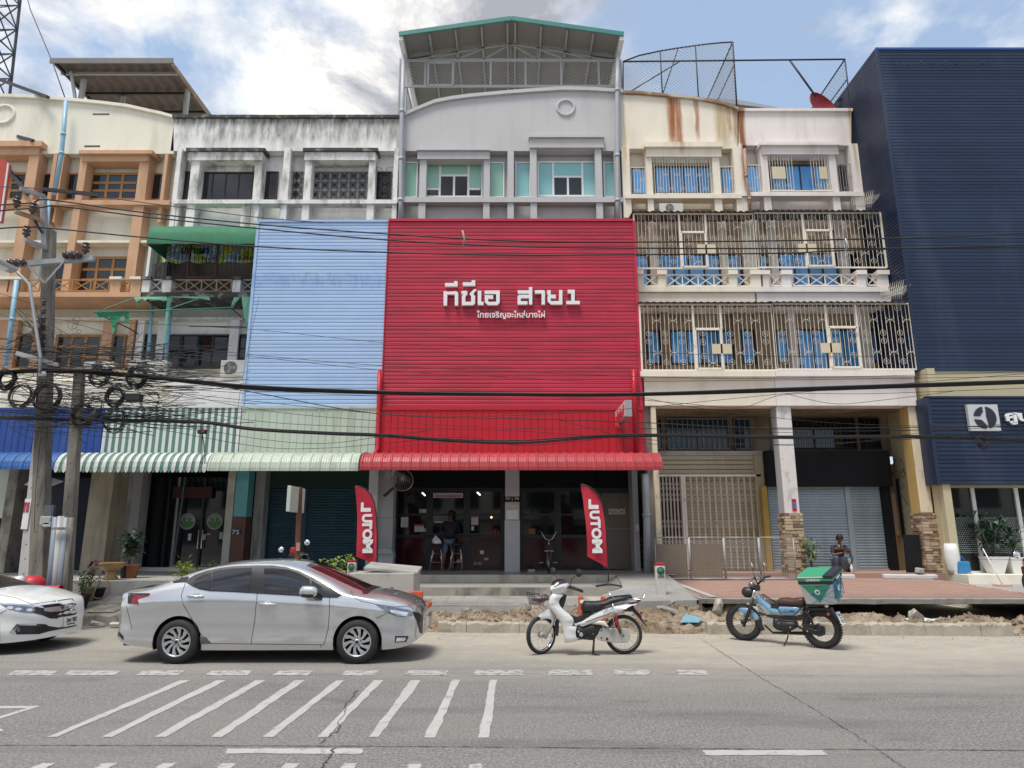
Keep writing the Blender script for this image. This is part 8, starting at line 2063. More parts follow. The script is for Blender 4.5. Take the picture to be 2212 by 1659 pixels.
pb_=MB();pb_.tube([Pz(1395,930,21.0),Pz(1830,938,21.0)],.02,6);
tag(pb_.build('bare_rod',m_framedark),'bare black awning rod above the dark window of the white shophouse','rod')
# == poles
def sqpole(name,label,p_top,p_bot,w0,w1,m_,grp='concrete utility poles'):
 t=thing(name,label,'utility pole',p_bot,group=grp);q=MB();d=(p_top-p_bot).normalized();V=[]
 for p,w in((p_bot,w1),(p_top,w0)):
  for sx,sy in((-1,-1),(1,-1),(1,1),(-1,1)):V.append(p+Vector((sx*w/2,sy*w*.4,0)))
 q.add(V,[(0,3,2,1),(4,5,6,7),(0,1,5,4),(1,2,6,5),(2,3,7,6),(3,0,4,7)]);q.build('shaft',m_,t,bevel=.025)
 mb=MB()
 for k in range(14):
  p=p_bot.lerp(p_top,(k+1)/15);w=w1+(w0-w1)*(k+1)/15;mb.cyl((p.x,p.y-w*.4-.004,p.z),(p.x,p.y-w*.4+.01,p.z),.012,n=8)
 mb.build('bolt_holes',m_well,t,kind='stuff')
 return t
YPo=14.6
def base_(x,y,Y=YPo):
 p=at(x,y,Y);return p
b1=base_(86,1300);b1.z=.2;t1=base_(108,497)
pole=sqpole('utility_pole','tall weathered concrete power pole carrying crossarms, insulators and a street lamp',t1,b1,.22,.31,m_pole)
wp_t,wp_b=base_(86,880),base_(56,1300);wp_b.z=.2
pw=sqpole('utility_pole','paler whitish concrete stay post leaning beside the tall power pole',wp_t,wp_b,.10,.28,m_palepole)
s_t,s_b=base_(173,795,14.3),base_(140,1300,14.3);s_b.z=.2
ps=sqpole('utility_pole','shorter grey concrete telecom pole behind four cable conduits',s_t,s_b,.19,.24,m_pole)
for k,(x,h_,c_)in enumerate(((-.30,1117,m_pvcblue),(-.10,1115,m_palepole),(.08,1118,m_pvcgrey),(.24,1118,m_palepole))):
 xb=at(108+k*10.5,1290,14.0).x;xt=at(121+k*11,1117,14.0).x
 ct=thing('conduit',['blue grey','pale square','slate grey','thin tan'][k]+' cable conduit, %s of the four strapped to the short pole'%['leftmost','second','third','rightmost'][k],'conduit',(xb,14.0,.2),group='conduits strapped to the telecom pole')
 zt_=at(150,h_,14.0).z;MB().tube([(xb,14.0,.2),(xt,14.0,zt_)],.06 if k<3 else .045,10).build('pipe',[mat('slate_blue_pvc',(.20,.24,.30),.5,var=.08),m_palepole,mat('slate_pvc',(.27,.30,.34),.5,var=.08),m_pole][k],ct)
q=MB().bar((at(115,1142,13.9).x,13.88,at(150,1142,14).z),(at(160,1142,13.9).x,13.88,at(150,1142,14).z),.05);tag(q.build('conduit_strap',m_pole),'strap holding the conduits to the short pole','strap')
def PX(x,y,Y=14.3):return at(x,y,Y)
zo=lambda x,y:((x*.3013)/1.852,(700+y*.3013)/1.852)
PH=lambda x,y,Y=14.3:at(*zo(x,y),Y)
MB().bar(PH(185,1195,14.3),PH(1250,1105,14.3),.10,.11).build('crossarm',m_steel,pole)
MB().bar(PH(345,1175,14.25),PH(598,1435,14.25),.03).build('brace',m_steel,pole);MB().bar(PH(855,1140,14.25),PH(598,1435,14.25),.03).build('brace',m_steel,pole)
MB().bar(PH(575,280,14.5),PH(600,960,14.5),.11).build('riser',m_steel,pole)
MB().bar(PH(265,180,14.0),PH(590,285,14.4),.08).build('upper_arm',m_steel,pole);MB().bar(PH(200,485,13.9),PH(560,610,14.4),.08).build('lower_arm',m_rusty,pole);MB().bar(PH(330,860,13.9),PH(610,965,14.4),.08).build('lower_arm',m_steel,pole)
MB().bar(PH(450,590,14.3),PH(560,770,14.4),.05).build('brace',m_framedark,pole)
m_ins=mat('brown_insulator',(.045,.022,.02),.2,var=.1,spec=.8)
def insul(p,up=True,s=1.0):
 prof=[(.0,0),(.03,0),(.03,.05),(.075,.06),(.085,.08),(.05,.11),(.05,.13),(.08,.145),(.085,.17),(.045,.20),(.045,.22),(.07,.235),(.06,.26),(.02,.28),(0,.28)]
 return MB().lathe([(r*s,h*s)for r,h in prof],p,16).build('insulator',m_ins,pole)
for a in((208,440),(428,520),(340,830)):p=PH(a[0],a[1],14.0);insul(p)
insul(PH(1128,1050,14.25))
for a in((985,1060),(245,1165)):
 c=PH(a[0],a[1],14.2);MB().lathe([(.0,-.26),(.03,-.25),(.08,-.22),(.09,-.18),(.04,-.15),(.04,-.1),(.09,-.08),(.09,-.03),(.04,0),(.04,.04),(.09,.06),(.09,.11),(.03,.16),(0,.2)],c,16,axis='X').build('insulator',m_ins,pole)
MB().bar(PH(570,190,14.2),PH(1320,265,14.4),.07).build('fuse_bar',m_blackplastic,pole)
MB().tube([PH(620,2350,13.9)*1.0,PX(136,1150*.0+1230,14.2),PX(150-22,830,14.0)],.001,4)
z2f=lambda x,y,Y=14.0:at(x*.2929,432+y*.2929,Y)
MB().tube([z2f(290,1280),z2f(300,1160),z2f(265,940),z2f(235,740),z2f(215,620),z2f(150,555),z2f(100,505)],.032,10).build('lamp_arm',m_steel,pole)
mb=MB();a_=z2f(110,525,13.9);b_=z2f(-60,440,13.5);mb.bar(a_,b_,.28,.10);mb.build('lamp_head',m_irongrey,pole,bevel=.03)
mb=MB();mb.bar(a_.lerp(b_,.35)-Vector((0,0,.06)),a_.lerp(b_,.9)-Vector((0,0,.06)),.2,.03);mb.build('lamp_glass',m_signwhite,pole,bevel=.01)
c=z2f(310,1300,14.1);MB().lathe([(0,0),(.07,.01),(.08,.06),(.05,.11),(0,.12)],c,14).build('white_dome',m_letter,pole)
q=R(99,114,1091,1143,14.35);MB().box(q[0]-.02,q[1]+.02,14.30,14.38,q[2],q[3]).build('meter_board',mat('slate_board',(.10,.11,.13),.6),pole)
c=at(101,1125,14.2);MB().cbox(c,(.22,.12,.18)).build('meter',m_irongrey,pole,bevel=.02);c=at(104,1133,14.2);MB().cbox(c,(.16,.12,.10)).build('meter',m_stwhite,pole,bevel=.02)
c=at(57,1110,14.5);sgn=thing('notice_board','small white notice board with red Thai lettering on the pale stay post','sign',c);MB().cbox((c.x,c.y,c.z),(.13,.02,.62)).build('board',m_signwhite,sgn);text('lettering','ขาย',.2,m_signred,sgn,(c.x-.01,c.y-.015,c.z+.13),width=.11,height=.22,bold=.004)
MB().bar(z2f(120,1130,14.0),z2f(430,1220,14.3),.09).build('wooden_arm',m_palepole,pole)
for k in range(7):
 p=z2f(318,775+k*62,14.35);MB().lathe([(.0,0),(.05,0),(.055,.03),(.03,.05),(.055,.07),(.05,.10),(0,.10)],p,12).build('spool_insulator',m_ins,pole)
 # == overhead cables
def cable(pts,r,label,grp='overhead cables',name='overhead_cable',Y=14.3,seg=10,wob=0,m_=None):
 P=[at(p[0],p[1],p[2]if len(p)>2 else Y)for p in pts];Q=[]
 n=len(P)
 for i in range(n-1):
  p0,p1,p2,p3=P[max(i-1,0)],P[i],P[i+1],P[min(i+2,n-1)]
  for k in range(seg):
   t=k/seg;v=0.5*((2*p1)+(-p0+p2)*t+(2*p0-5*p1+4*p2-p3)*t*t+(-p0+3*p1-3*p2+p3)*t**3)
   if wob:v=v+Vector((0,RND.uniform(-wob,wob),RND.uniform(-wob,wob)))
   Q.append(v)
 Q.append(P[-1]);o=MB().tube(Q,r,5,caps=False).build(name,m_ or m_cable);tag(o,label,'cable',grp);return o
g1='high voltage lines'
cable([(-60,404),(50,405),(160,418),(390,448),(560,470),(700,481)],.010,'thin uppermost line running from the fuse bar over the white shophouse',g1)
cable([(-80,447),(60,439),(107,432),(300,458),(560,485),(830,505),(1100,520),(1370,523),(1696,520),(1827,517),(2000,513),(2300,500)],.017,'highest black power line crossing the red cladding and navy wall',g1)
cable([(-80,462),(80,449),(130,446),(310,468),(560,494),(830,518),(1100,532),(1370,536),(1667,537),(2000,536),(2300,533)],.017,'middle black power line of the upper three',g1)
cable([(-80,500),(40,491),(107,493),(300,512),(560,533),(830,545),(1100,551),(1370,550),(1696,547),(1827,541),(2300,527)],.017,'lowest black power line of the upper three',g1)
g2='thick telecom cable bundles'
for k,dy in enumerate((-5,-1.5,2,5)):
 dy*=.62
 cable([(-60,812+dy),(100,800+dy),(300,812+dy),(430,826+dy),(560,838+dy*1.2),(830,848+dy*.8),(1100,852+dy*.7),(1370,852+dy*.7),(1700,842+dy),(2000,832+dy),(2300,822+dy)],.021,'strand of the thickest black bundle passing over the red fascia top, %s'%['uppermost','second','third','lowest'][k],g2,Y=14.1+.05*k)
for k,dy in enumerate((-4,0,3)):
 dy*=.7
 cable([(-60,900+dy),(100,905+dy),(230,908+dy),(430,912+dy),(545,927+dy),(700,936+dy),(830,941+dy),(980,952+dy),(1130,955+dy*1.4),(1300,943+dy),(1450,941+dy),(1700,945+dy),(2000,944+dy),(2300,956+dy)],.015,'strand of the lower wavy black bundle in front of the fascias, %s'%['uppermost','middle','lowest'][k],g2,Y=14.2+.05*k)
g3='thin telecom lines'
THIN=[[(-40,720),(90,752),(300,800),(560,850),(830,895),(1150,905),(1370,912),(1700,925),(2300,918)],
[(-40,770),(110,790),(300,830),(560,885),(830,910),(1100,925),(1370,926),(1700,928),(2300,934)],
[(110,800),(330,828),(600,850),(830,867),(1150,888),(1400,905),(1700,920),(2000,935)],
[(110,808),(330,842),(600,872),(860,896),(1100,898),(1370,882),(1700,850),(2300,800)],
[(110,690),(330,700),(560,713),(830,740),(1100,752),(1370,760),(1700,770),(2300,765)],
[(140,730),(330,742),(560,768),(830,790),(1100,802),(1370,813),(1700,817),(2300,800)],
[(140,692),(330,745),(470,765),(560,772),(830,800),(1100,815),(1370,824),(2300,812)],
[(170,860),(330,870),(560,910),(830,924),(1100,930),(1370,948),(1700,960),(2300,930)],
[(170,900),(330,910),(560,948),(700,958),(830,942),(930,930)],
[(170,905),(330,925),(560,965),(700,968),(830,958),(1000,945),(1130,962),(1300,948)],
[(60,840),(240,856),(330,862),(560,892),(830,905),(1100,915),(1370,935)],
[(20,830),(240,838),(400,852),(560,870),(830,878),(1100,880),(1370,862),(1700,838),(2300,803)],
[(1370,855),(1500,880),(1700,905),(1870,917),(2100,922),(2300,925)],[(1370,862),(1480,872),(1600,880),(1700,852),(1900,850),(2300,835)],
[(1370,925),(1560,930),(1720,934),(1990,928),(2140,918),(2300,902)],[(1400,950),(1700,962),(1850,955),(1990,935),(2300,912)],
[(830,990),(860,965),(980,955)],[(1200,905),(1330,940),(1420,960),(1480,945)],
[(1696,850),(1800,872),(1900,865),(2060,845)],[(110,700),(250,790),(330,860),(395,900)],
[(560,640,19.2),(520,840,16),(505,990,15)],[(-40,620),(95,665)],[(-40,660),(60,705),(95,720)],[(-40,740),(50,725),(95,715)],[(-40,760),(50,742),(95,735)],[(-40,800),(40,780),(95,760)],
[(0,846),(200,850),(400,838),(560,845),(830,856)],[(0,870),(150,880),(300,895),(440,925)],[(110,1000),(112,1080),(112,1120)],[(92,905),(78,1050),(74,1150)]]
def y_at(T,x):
 for a,b_ in zip(T,T[1:]):
  if min(a[0],b_[0])<=x<=max(a[0],b_[0])and a[0]!=b_[0]:return a[1]+(b_[1]-a[1])*(x-a[0])/(b_[0]-a[0])
thin=[T for k,T in enumerate(THIN)if k not in(2,10,11)]
zones=[(1105,'over the middle of the red front'),(420,'over the white shophouse'),(1700,'over the pink shophouse'),(30,'left of the tall pole'),(-99,'')]
ORD=['topmost','second','third','fourth','fifth','sixth','seventh','eighth','ninth','tenth','eleventh','twelfth','thirteenth','fourteenth','fifteenth']
lab={}
for zx_,zn in zones:
 L_=sorted([(y_at(T,zx_),k)for k,T in enumerate(thin)if k not in lab and y_at(T,zx_)is not None])
 for r_,(y_,k)in enumerate(L_):lab[k]='thin black telecom line, %s of those %s'%(ORD[r_],zn)
oth=iter(['short thin wire dropping to the red canopy corner','short thin loop at the right of the red fascia','thin service wire slanting down beside the blue cladding','thin wire dropping from the tangle to the street','thin drop wire running down the tall pole','thin drop wire on the pale stay post','short thin wire by the poles','short thin wire near the striped canopy'])
for k,T in enumerate(thin):
 cable(T,.0055 if k!=0 else .010,lab[k]if k in lab else next(oth),g3,Y=14.1+.02*(k%9))
for(x,y)in((1000,516),(1827,530)):
 t=thing('line_spacer','clamp joining the power lines %s'%('over the red cladding' if x<1500 else 'before the pink shophouse'),'clamp',at(x,y,14.25),group='power line clamps');a=at(x-1,y-18 if x<1500 else y-15,14.25);b_=at(x,y+18 if x<1500 else y+12,14.25);MB().tube([a,a.lerp(b_,.5)+Vector((.04,0,0)),b_],.022,6).build('clamp',m_steel if x>1500 else m_rusty,t)
for(x,y,n_)in((437,933,'above the striped canopy end'),(1025+3,1e9,''),):
 if y>2000:continue
 t=thing('cable_junction','orange tipped cable junction '+n_,'junction',at(x,y,14.1));MB().cbox(at(x,y,14.1),(.16,.1,.08)).build('clamp',m_black,t);MB().cbox(at(x+2,y-2,14.0),(.04,.03,.04)).build('cap',m_signred,t)
 for dx in(-3,0,5,8):MB().tube([at(x,y+2,14.1),at(x+dx*.6,y+30,14.1),at(x+dx,y+70,14.2)],.006,4).build('drop_wire',m_cable,t)
def coil(x,y,r,label,n=7,th=.012,Y=14.15,col=None,flat_=1.0):
 c=at(x,y,Y);r*=.88;th*=.8;mb=MB();loop=[]
 for i in range(n*22):
  a=2*pi*i/22;k=i//22;rr_=r*(1+.06*sin(a*1.3+k)+.05*sin(k*2.1));loop.append((c.x+rr_*cos(a)*flat_+.03*sin(k*1.7),c.y+.015*k-.05+.01*sin(a*3),c.z+rr_*sin(a)+.03*cos(k*2.3)))
 mb.tube(loop,th,5);o=mb.build('cable_coil',col or m_cable);tag(o,label,'cable coil','cable coils hung on the wires')
m_redcable=mat('reddish_cable',(.035,.014,.014),.6,var=.2)
coil(12,820,.20,'thick black cable coil hung at the far left edge',n=9,th=.02);coil(45,855,.26,'loose reddish black coil left of the tall pole',n=7,col=m_redcable);coil(101,858,.31,'large reddish cable coil hung on the tall pole',n=9,th=.014,col=m_redcable)
coil(214,814,.21,'black coil right of the short pole under the small air conditioner',n=6);coil(295,815,.22,'black coil in front of the large air conditioner',n=8,th=.014);coil(248,857,.20,'thick neat black coil beside the black splice box',n=8,th=.016)
coil(326,868,.22,'thin loose coil right of the black splice box',n=4,th=.006);coil(206,878,.19,'thin wiry coil near the blue fascia corner',n=5,th=.007,flat_=.9);coil(178,897,.25,'brownish coil over the blue fascia on the short pole',n=8,col=m_redcable);coil(248,908,.25,'greyish wiry coil over the striped fascia corner',n=8,th=.009);coil(2120,956,.13,'small black coil below the round emblem of the navy sign',n=5,flat_=.7)
t=thing('splice_box','black rectangular cable splice box hanging between two coils','splice box',at(291,859,14.1),group='cable splice boxes');q=R(275,307,851,867,14.1);MB().box(q[0],q[1],14.0,14.16,q[2],q[3]).build('case',m_blackplastic,t,bevel=.02)
t=thing('splice_box','tilted grey black cylindrical splice case below the coils','splice box',at(201,899,14.1),group='cable splice boxes');MB().cyl(at(188,908,14.05),at(214,890,14.05),.09,n=14).build('case',m_blackplastic,t)
mb=MB()
for i in range(330):
 x0,y0=RND.uniform(-40,330),RND.uniform(745,925);x1,y1=x0+RND.uniform(40,240),y0+RND.gauss(6,16);ym=(y0+y1)/2+RND.uniform(-4,16)
 Yq=RND.uniform(13.9,14.9);P=[at(x0,y0,Yq),at((x0+x1)/2,ym,Yq),at(x1,y1,Yq)]
 Q=[P[0]*(1-t)**2+P[1]*2*t*(1-t)+P[2]*t*t for t in[k/7 for k in range(8)]];mb.tube(Q,RND.choice((.004,.006,.008)),4,caps=False)
for i in range(60):
 x0,y0=RND.uniform(70,190),RND.uniform(690,930);mb.ring(at(x0,y0,RND.uniform(14.0,14.4)),RND.uniform(.03,.12),.004,'Y',12,4)
for i in range(40):
 x0,y0=RND.uniform(10,92),RND.uniform(660,770);x1,y1=RND.uniform(90,100),RND.uniform(690,770);mb.tube([at(x0,y0,14.2),at((x0+x1)/2,(y0+y1)/2+RND.uniform(-8,8),14.2),at(x1,y1,14.3)],.006,4,caps=False)
o=mb.build('wire_tangle',m_cable);tag(o,'dense tangle of thin wires around the poles',kind='stuff')
tw2=thing('lattice_tower','dark steel lattice tower rising behind the cream shophouse at the top left','tower',(-27,34,0))
m_tower=mat('tower_steel',(.05,.05,.06),.6,world=False)
Yt_=34.0;cx_t=at(-22,100,Yt_).x
for sx in(-1,1):
 for sy in(-1,1):
  MB().bar((cx_t+sx*1.7-.3,Yt_+sy*1.5,10),(cx_t+sx*.75-.2,Yt_+sy*.75,34),.11).build('leg',m_tower,tw2)
mb=MB();lv=[10+1.6*i for i in range(16)]
def leg(sx,sy,z):t=(z-10)/24;return Vector((cx_t+sx*(1.7-.95*t)-.3+.1*t,Yt_+sy*(1.5-.75*t),z))
for z0,z1 in zip(lv,lv[1:]):
 for(a,b_)in(((-1,-1),(1,-1)),((1,-1),(1,1)),((1,1),(-1,1)),((-1,1),(-1,-1))):
  mb.bar(leg(*a,z0),leg(*b_,z1),.055);mb.bar(leg(*b_,z0),leg(*a,z1),.055);mb.bar(leg(*a,z1),leg(*b_,z1),.055)
mb.build('lattice_bracing',m_tower,tw2,kind='stuff')
o=MB().tube([at(60,0,24),at(66,22,24),at(112,131,23),at(140,210,22)],.02,4).build('guy_wire',m_tower,tw2)
for(a,b_)in(((-20,165),(104,210)),((-20,280),(72,304)),((-10,330),(60,420))):MB().bar(at(*a,22),at(*b_,21),.10).build('stay',m_tower,tw2)
t=thing('side_sign','red projecting sign board cut by the left edge of the picture','sign',at(5,410,15.5));q=MB();P=[at(-40,335,15.5),at(9,345,15.5),at(18,353,15.5),at(0,478,15.5),at(-40,480,15.5)];q.prism([(p.x,p.z)for p in P],15.5,15.62);q.build('board',mat('warm_red_sign',(.48,.06,.04),.5),t)
MB().bar(at(18,353,15.45),at(1,478,15.45),.03).build('edge',m_signwhite,t)
# == feather flags
def flag(label,base,cv,outline,letters_c,Y,ang=0):
 t=thing('feather_flag',label,'flag',base,group='red feather flags with white lettering')
 P=[at(*cv(x,y),Y)for x,y in outline];import bmesh as bmm
 mb=MB();pts=[(p.x,p.z)for p in P];tr_=tessellate_polygon([[Vector((a,b_,0))for a,b_ in pts]]);mb.add([(a,Y+.05*sin(b_*3.1)+.03*sin(a*9),b_)for a,b_ in pts],tr_)
 o=mb.build('flag_cloth',mat('flag_red',(.50,.02,.045),.65,var=.08,vs=4),t)
 me=o.data;bm=bmm.new();bm.from_mesh(me);bmm.ops.subdivide_edges(bm,edges=bm.edges[:],cuts=5,use_grid_fill=True);
 for v in bm.verts:v.co.y=Y+.035*sin(v.co.z*3.7+v.co.x*2)+.018*sin(v.co.x*13+v.co.z*2)
 bm.to_mesh(me);bm.free()
 return t,o
cl=lambda x,y:(540+x*.2929,864+y*.2929)
YFl=17.1
t,o=flag('left red feather flag behind the concrete block, white letters running down',at(813,1262,YFl),cl,[(775,634),(810,640),(850,660),(890,700),(915,760),(928,850),(935,1000),(935,1100),(930,1220),(900,1205),(850,1180),(785,1155),(792,1000),(790,850),(783,740)],None,YFl)
def flag_letters(t,cv,chars,Y):
 for ch,x,y,w,h,rot in chars:
  p=at(*cv(x,y),Y-.06);text('letter',ch,.3,m_letter,t,(p.x,p.y,p.z),rot=(pi/2,radians(rot),0),width=w,height=h,bold=.02,extrude=.003)
sc=.2929*16.9/1486*1.0
L1=[('M',862,1085,None),('O',862,985,None),('T',858,905,None),('U',862,845,None),('L',855,785,None)]
def vword(t,cv,word,Y,ctr,hs,w_):
 for ch,(x,y),h in zip(word,ctr,hs):
  p=at(*cv(x,y),Y-.07);o=text('letter',ch,.3,m_letter,t,(p.x,p.y,p.z),rot=(pi/2,0,radians(-1)),width=h*1.0,height=w_*1.18,bold=.018,extrude=.003)
  for v in o.data.vertices:v.co.x,v.co.y=v.co.y,v.co.x
px=17.0/1486*.2929
vword(t,cl,'MOTUL',YFl,[(868,1078),(866,992),(864,920),(862,865+8),(855,790)],[92*px*1.05,80*px,62*px,62*px,66*px],62*px)
MB().tube([at(*cl(x,y),YFl+.01)for x,y in((775,634),(815,640),(855,658),(893,698),(918,760),(932,850),(939,1000),(939,1250))],.016,6).build('pole',m_blackplastic,t)
cr=lambda x,y:(1080+x*.2929,864+y*.2929)
t,o=flag('right red feather flag standing on the concrete step, white letters running down',at(1315,1264,YFl),cr,[(595,620),(640,635),(690,665),(725,705),(750,760),(768,850),(778,950),(785,1080),(795,1240),(740,1205),(645,1155),(643,1050),(632,900),(615,750)],None,YFl)
vword(t,cr,'MOTUL',YFl,[(718,1078),(712,985),(705,912),(697,848),(690,768)],[92*px*1.05,80*px,62*px,62*px,70*px],62*px)
MB().tube([at(*cr(x,y),YFl+.01)for x,y in((595,620),(645,633),(695,662),(730,703),(755,760),(772,850),(784,950),(790,1080),(800,1240),(800,1340))],.016,6).build('pole',m_blackplastic,t)
c=at(*cr(800,1350),YFl);c.z=.64
for a in(20,160,200,340):MB().bar((c.x,c.y,c.z+.05),(c.x+.32*cos(radians(a)),c.y+.32*sin(radians(a)),c.z),.03).build('foot',m_blackplastic,t)
# == concrete block, posts, barriers
t=thing('concrete_block','large pale concrete block behind the bonnet of the silver car','block',(-2.9,15.2,.36))
bx0,bx1=at(749,1262,15.0).x,at(894,1262,15.0).x;zt_=at(800,1238,15.0).z
MB().box(bx0,bx1,15.0,16.0,.34,zt_).build('block',m_concrete,t,bevel=.02)
for dx in(.0,):MB().ring((bx0+.95,14.995,zt_-.34),.045,.012,'Y',12,4).build('stamp',m_black,t)
t=thing('concrete_slab','tilted rectangular concrete slab lying on the concrete block','slab',(bx1-1.0,15.4,zt_));MB().cbox((at(850,1232,15.5).x,15.5,zt_+.08),(1.15,.7,.06),rot=(radians(7),radians(5),0)).build('slab',m_concrete,t,bevel=.01)
def milestone(label,x,yt,yb,Y,w=.2):
 q=R(x-8,x+8,yt,yb,Y);c=(q[0]+q[1])/2;t=thing('marker_post',label,'marker post',(c,Y,q[2]),group='white marker posts with a green disc')
 MB().box(c-w/2,c+w/2,Y,Y+.16,q[2],q[3]-.05).build('post',mat('white_post_paint',(.66,.65,.62),.7,var=.1,dirt=(.35,.28,.2),damt=.6),t,bevel=.01);MB().box(c-w/2-.004,c+w/2+.004,Y-.004,Y+.164,q[3]-.05,q[3]+.01).build('red_top',m_signred,t,bevel=.012)
 MB().lathe([(0,0),(w*.36,0),(w*.36,.006)],(c,Y-.008,q[3]-.05-w*.55),20,axis='Y').build('green_disc',mat('disc_green',(.03,.22,.10),.5),t);MB().ring((c,Y-.012,q[3]-.05-w*.55),w*.40,.005,'Y',20,4).build('disc_rim',m_black,t)
 text('lettering','ขทก',.1,m_black,t,(c,Y-.01,q[3]-.05-w*1.15),width=w*.7,height=.06)
milestone('white marker post with red top and green disc at the edge of the red pavers',1428,1217,1287,16.2,.21);milestone('white marker post with red top behind the concrete block',759,1210,1244,17.2,.20)
def barrier(label,x0,x1,yt,yb,Y,feet=True):
 q=R(x0,x1,yt,yb,Y);t=thing('barrier',label,'barrier',((q[0]+q[1])/2,Y,q[2]),group='orange plastic barriers');m_=mat('barrier_orange',(.58,.085,.03),.5,var=.1,vs=4,dirt=(.35,.12,.06),damt=.5)
 MB().box(q[0],q[1],Y,Y+.10,q[2]+.05,q[3]).build('panel',m_,t,bevel=.02)
 if feet:MB().box(q[1]-.25,q[1]+.16,Y-.25,Y+.3,q[2]-.02,q[2]+.07).build('foot',m_,t,bevel=.02)
 return t,m_
barrier('orange plastic road barrier lying behind the nose of the silver car',862,913,1277,1310,14.55)
t,m_or=barrier('orange barrier post with a white patch seen behind the white motorbike',1250,1261,1288,1338,13.9,False)
q=R(1253,1261,1296,1303,13.88);MB().box(q[0],q[1],13.87,13.89,q[2],q[3]).build('white_patch',m_signwhite,t)
q2=R(1299,1308,1289,1360,13.95);MB().box(q2[0],q2[1],13.92,14.02,.12,q2[3]).build('second_upright',m_or,t,bevel=.01)
c=at(70,1262,13.6);t=thing('barrier','round red plastic object behind the white car bonnet','barrier',c);MB().lathe([(0,.16),(.12,.15),(.2,.08),(.22,0),(.2,-.3)],c,20).build('dome',m_signred,t);MB().lathe([(0,.0),(.09,0),(.1,.1),(.1,.35)],c+Vector((.2,0,-.12)),14,axis='X').build('drum',m_signred,t)
t=thing('sign_post','rusty sign post with a board seen edge on, before the teal shutters','sign',at(641,1262,15.0));MB().bar(at(640,1262,15.0),at(648,1052,15.0),.09).build('post',mat('rusty_post',(.16,.06,.035),.7,var=.25,vs=8),t)
p_,r_=at(640,1107,14.95),at(645,1053,14.95);MB().box(p_.x-.05,p_.x+.03,14.4,15.4,p_.z,r_.z).build('board',m_stwhite,t,bevel=.01)
q=R(640,648,1172,1190,14.93);MB().box(q[0],q[1],14.92,14.94,q[2],q[3]).build('sticker',mat('sticker_orange',(.6,.28,.18),.6),t)
# == shop front small things
def stool(label,x,Y,h=.78,w=.30):
 c=fx(x,1232,Y);t=thing('bar_stool',label,'stool',(c,Y,FL),group='chrome bar stools')
 MB().lathe([(0,h),(.15,h),(.16,h-.02),(.15,h-.05),(0,h-.05)],(c,Y,FL),20).build('seat',m_blackplastic,t)
 for sx in(-1,1):
  for sy in(-1,1):MB().tube([(c+sx*.10,Y+sy*.10,FL+h-.05),(c+sx*.19,Y+sy*.19,FL)],.011,6).build('leg',m_chrome,t)
 for z_,k in((.25,.165),(.5,.135)):
  mb=MB();P=[(c-k,Y-k,FL+z_),(c+k,Y-k,FL+z_),(c+k,Y+k,FL+z_),(c-k,Y+k,FL+z_)];mb.tube(P,.007,5,closed=True,smooth=False);mb.build('foot_ring',m_chrome,t)
 return c,t
sc1,_=stool('left chrome bar stool with a white plastic bag on it',943,20.6);sc2,_=stool('right chrome bar stool beside the standing customer',985.5,20.6)
t=thing('plastic_bag','crumpled white plastic bag on the left bar stool','bag',(sc1,20.6,FL+.78));mb=MB();V=[]
for j in range(6):
 for i in range(12):a=2*pi*i/12;r_=(.14,.15,.13,.09,.04,.02)[j]*RND.uniform(.85,1.15);V.append((sc1+r_*cos(a)-.01*j,20.6+r_*sin(a),FL+.782+.045*j))
mb.add(V,[(j*12+i,j*12+(i+1)%12,(j+1)*12+(i+1)%12,(j+1)*12+i)for j in range(5)for i in range(12)]);mb.build('bag',m_letter,t)
t=thing('wall_fan','black industrial wall fan hanging at the left of the parts shop','fan',at(868,1040,19.7));c=Vector((fx(868,1040,19.7),19.7,fz(1036,19.7)))
MB().ring((0,0,0),.33,.012,'Y',32,6).build('guard_ring',m_irongrey,t,loc=c,rot=(radians(-15),0,radians(25)))
mb=MB()
for k in range(12):a=pi*k/12;mb.tube([(-.33*cos(a),0,-.33*sin(a)),(0,-.08,0),(.33*cos(a),0,.33*sin(a))],.004,4)
mb.build('guard_wires',m_irongrey,t,loc=c,rot=(radians(-15),0,radians(25)))
mb=MB()
for k in range(3):a=2*pi*k/3;mb.add([(.03*cos(a),0,.03*sin(a)),(.28*cos(a-.35),-.03,.28*sin(a-.35)),(.28*cos(a+.35),.03,.28*sin(a+.35))],[(0,1,2)])
mb.build('blades',m_framedark,t,loc=c,rot=(radians(-15),0,radians(25)))
MB().bar(c+Vector((-.05,.1,-.05)),c+Vector((-.55,.3,-.45)),.06).build('arm',m_framedark,t);MB().cbox(c+Vector((-.42,.15,.12)),(.18,.12,.3)).build('meter_box',m_irongrey,t,bevel=.02)
MB().cyl(c+Vector((0,.02,0)),c+Vector((-.05,.25,.02)),.08,n=14).build('motor',m_framedark,t)
t=thing('waste_bin','grey lidded waste bin with a green bag beside the left grey pillar','bin',(fx(833,1225,19.6),19.5,FL));c=fx(833,1220,19.5);zt_=fz(1184,19.5)
MB().prism([(c-.20,FL),(c+.20,FL),(c+.23,zt_-.18),(c-.23,zt_-.18)],19.3,19.7).build('body',m_pvcgrey,t,bevel=.02);MB().prism([(c-.24,zt_-.17),(c+.24,zt_-.17),(c+.17,zt_),(c-.17,zt_)],19.28,19.72).build('lid',m_irongrey,t,bevel=.02);MB().box(c-.24,c+.24,19.29,19.71,zt_-.24,zt_-.175).build('bag_rim',mat('pale_green_bag',(.25,.38,.30),.4,var=.3,vs=9),t)
YBc=19.3;bxc=fx(1187,1250,YBc)
t=thing('bicycle','black city bicycle facing the street in front of the right shop window','bicycle',(bxc,YBc,FL));zt_=fz(1150,YBc)
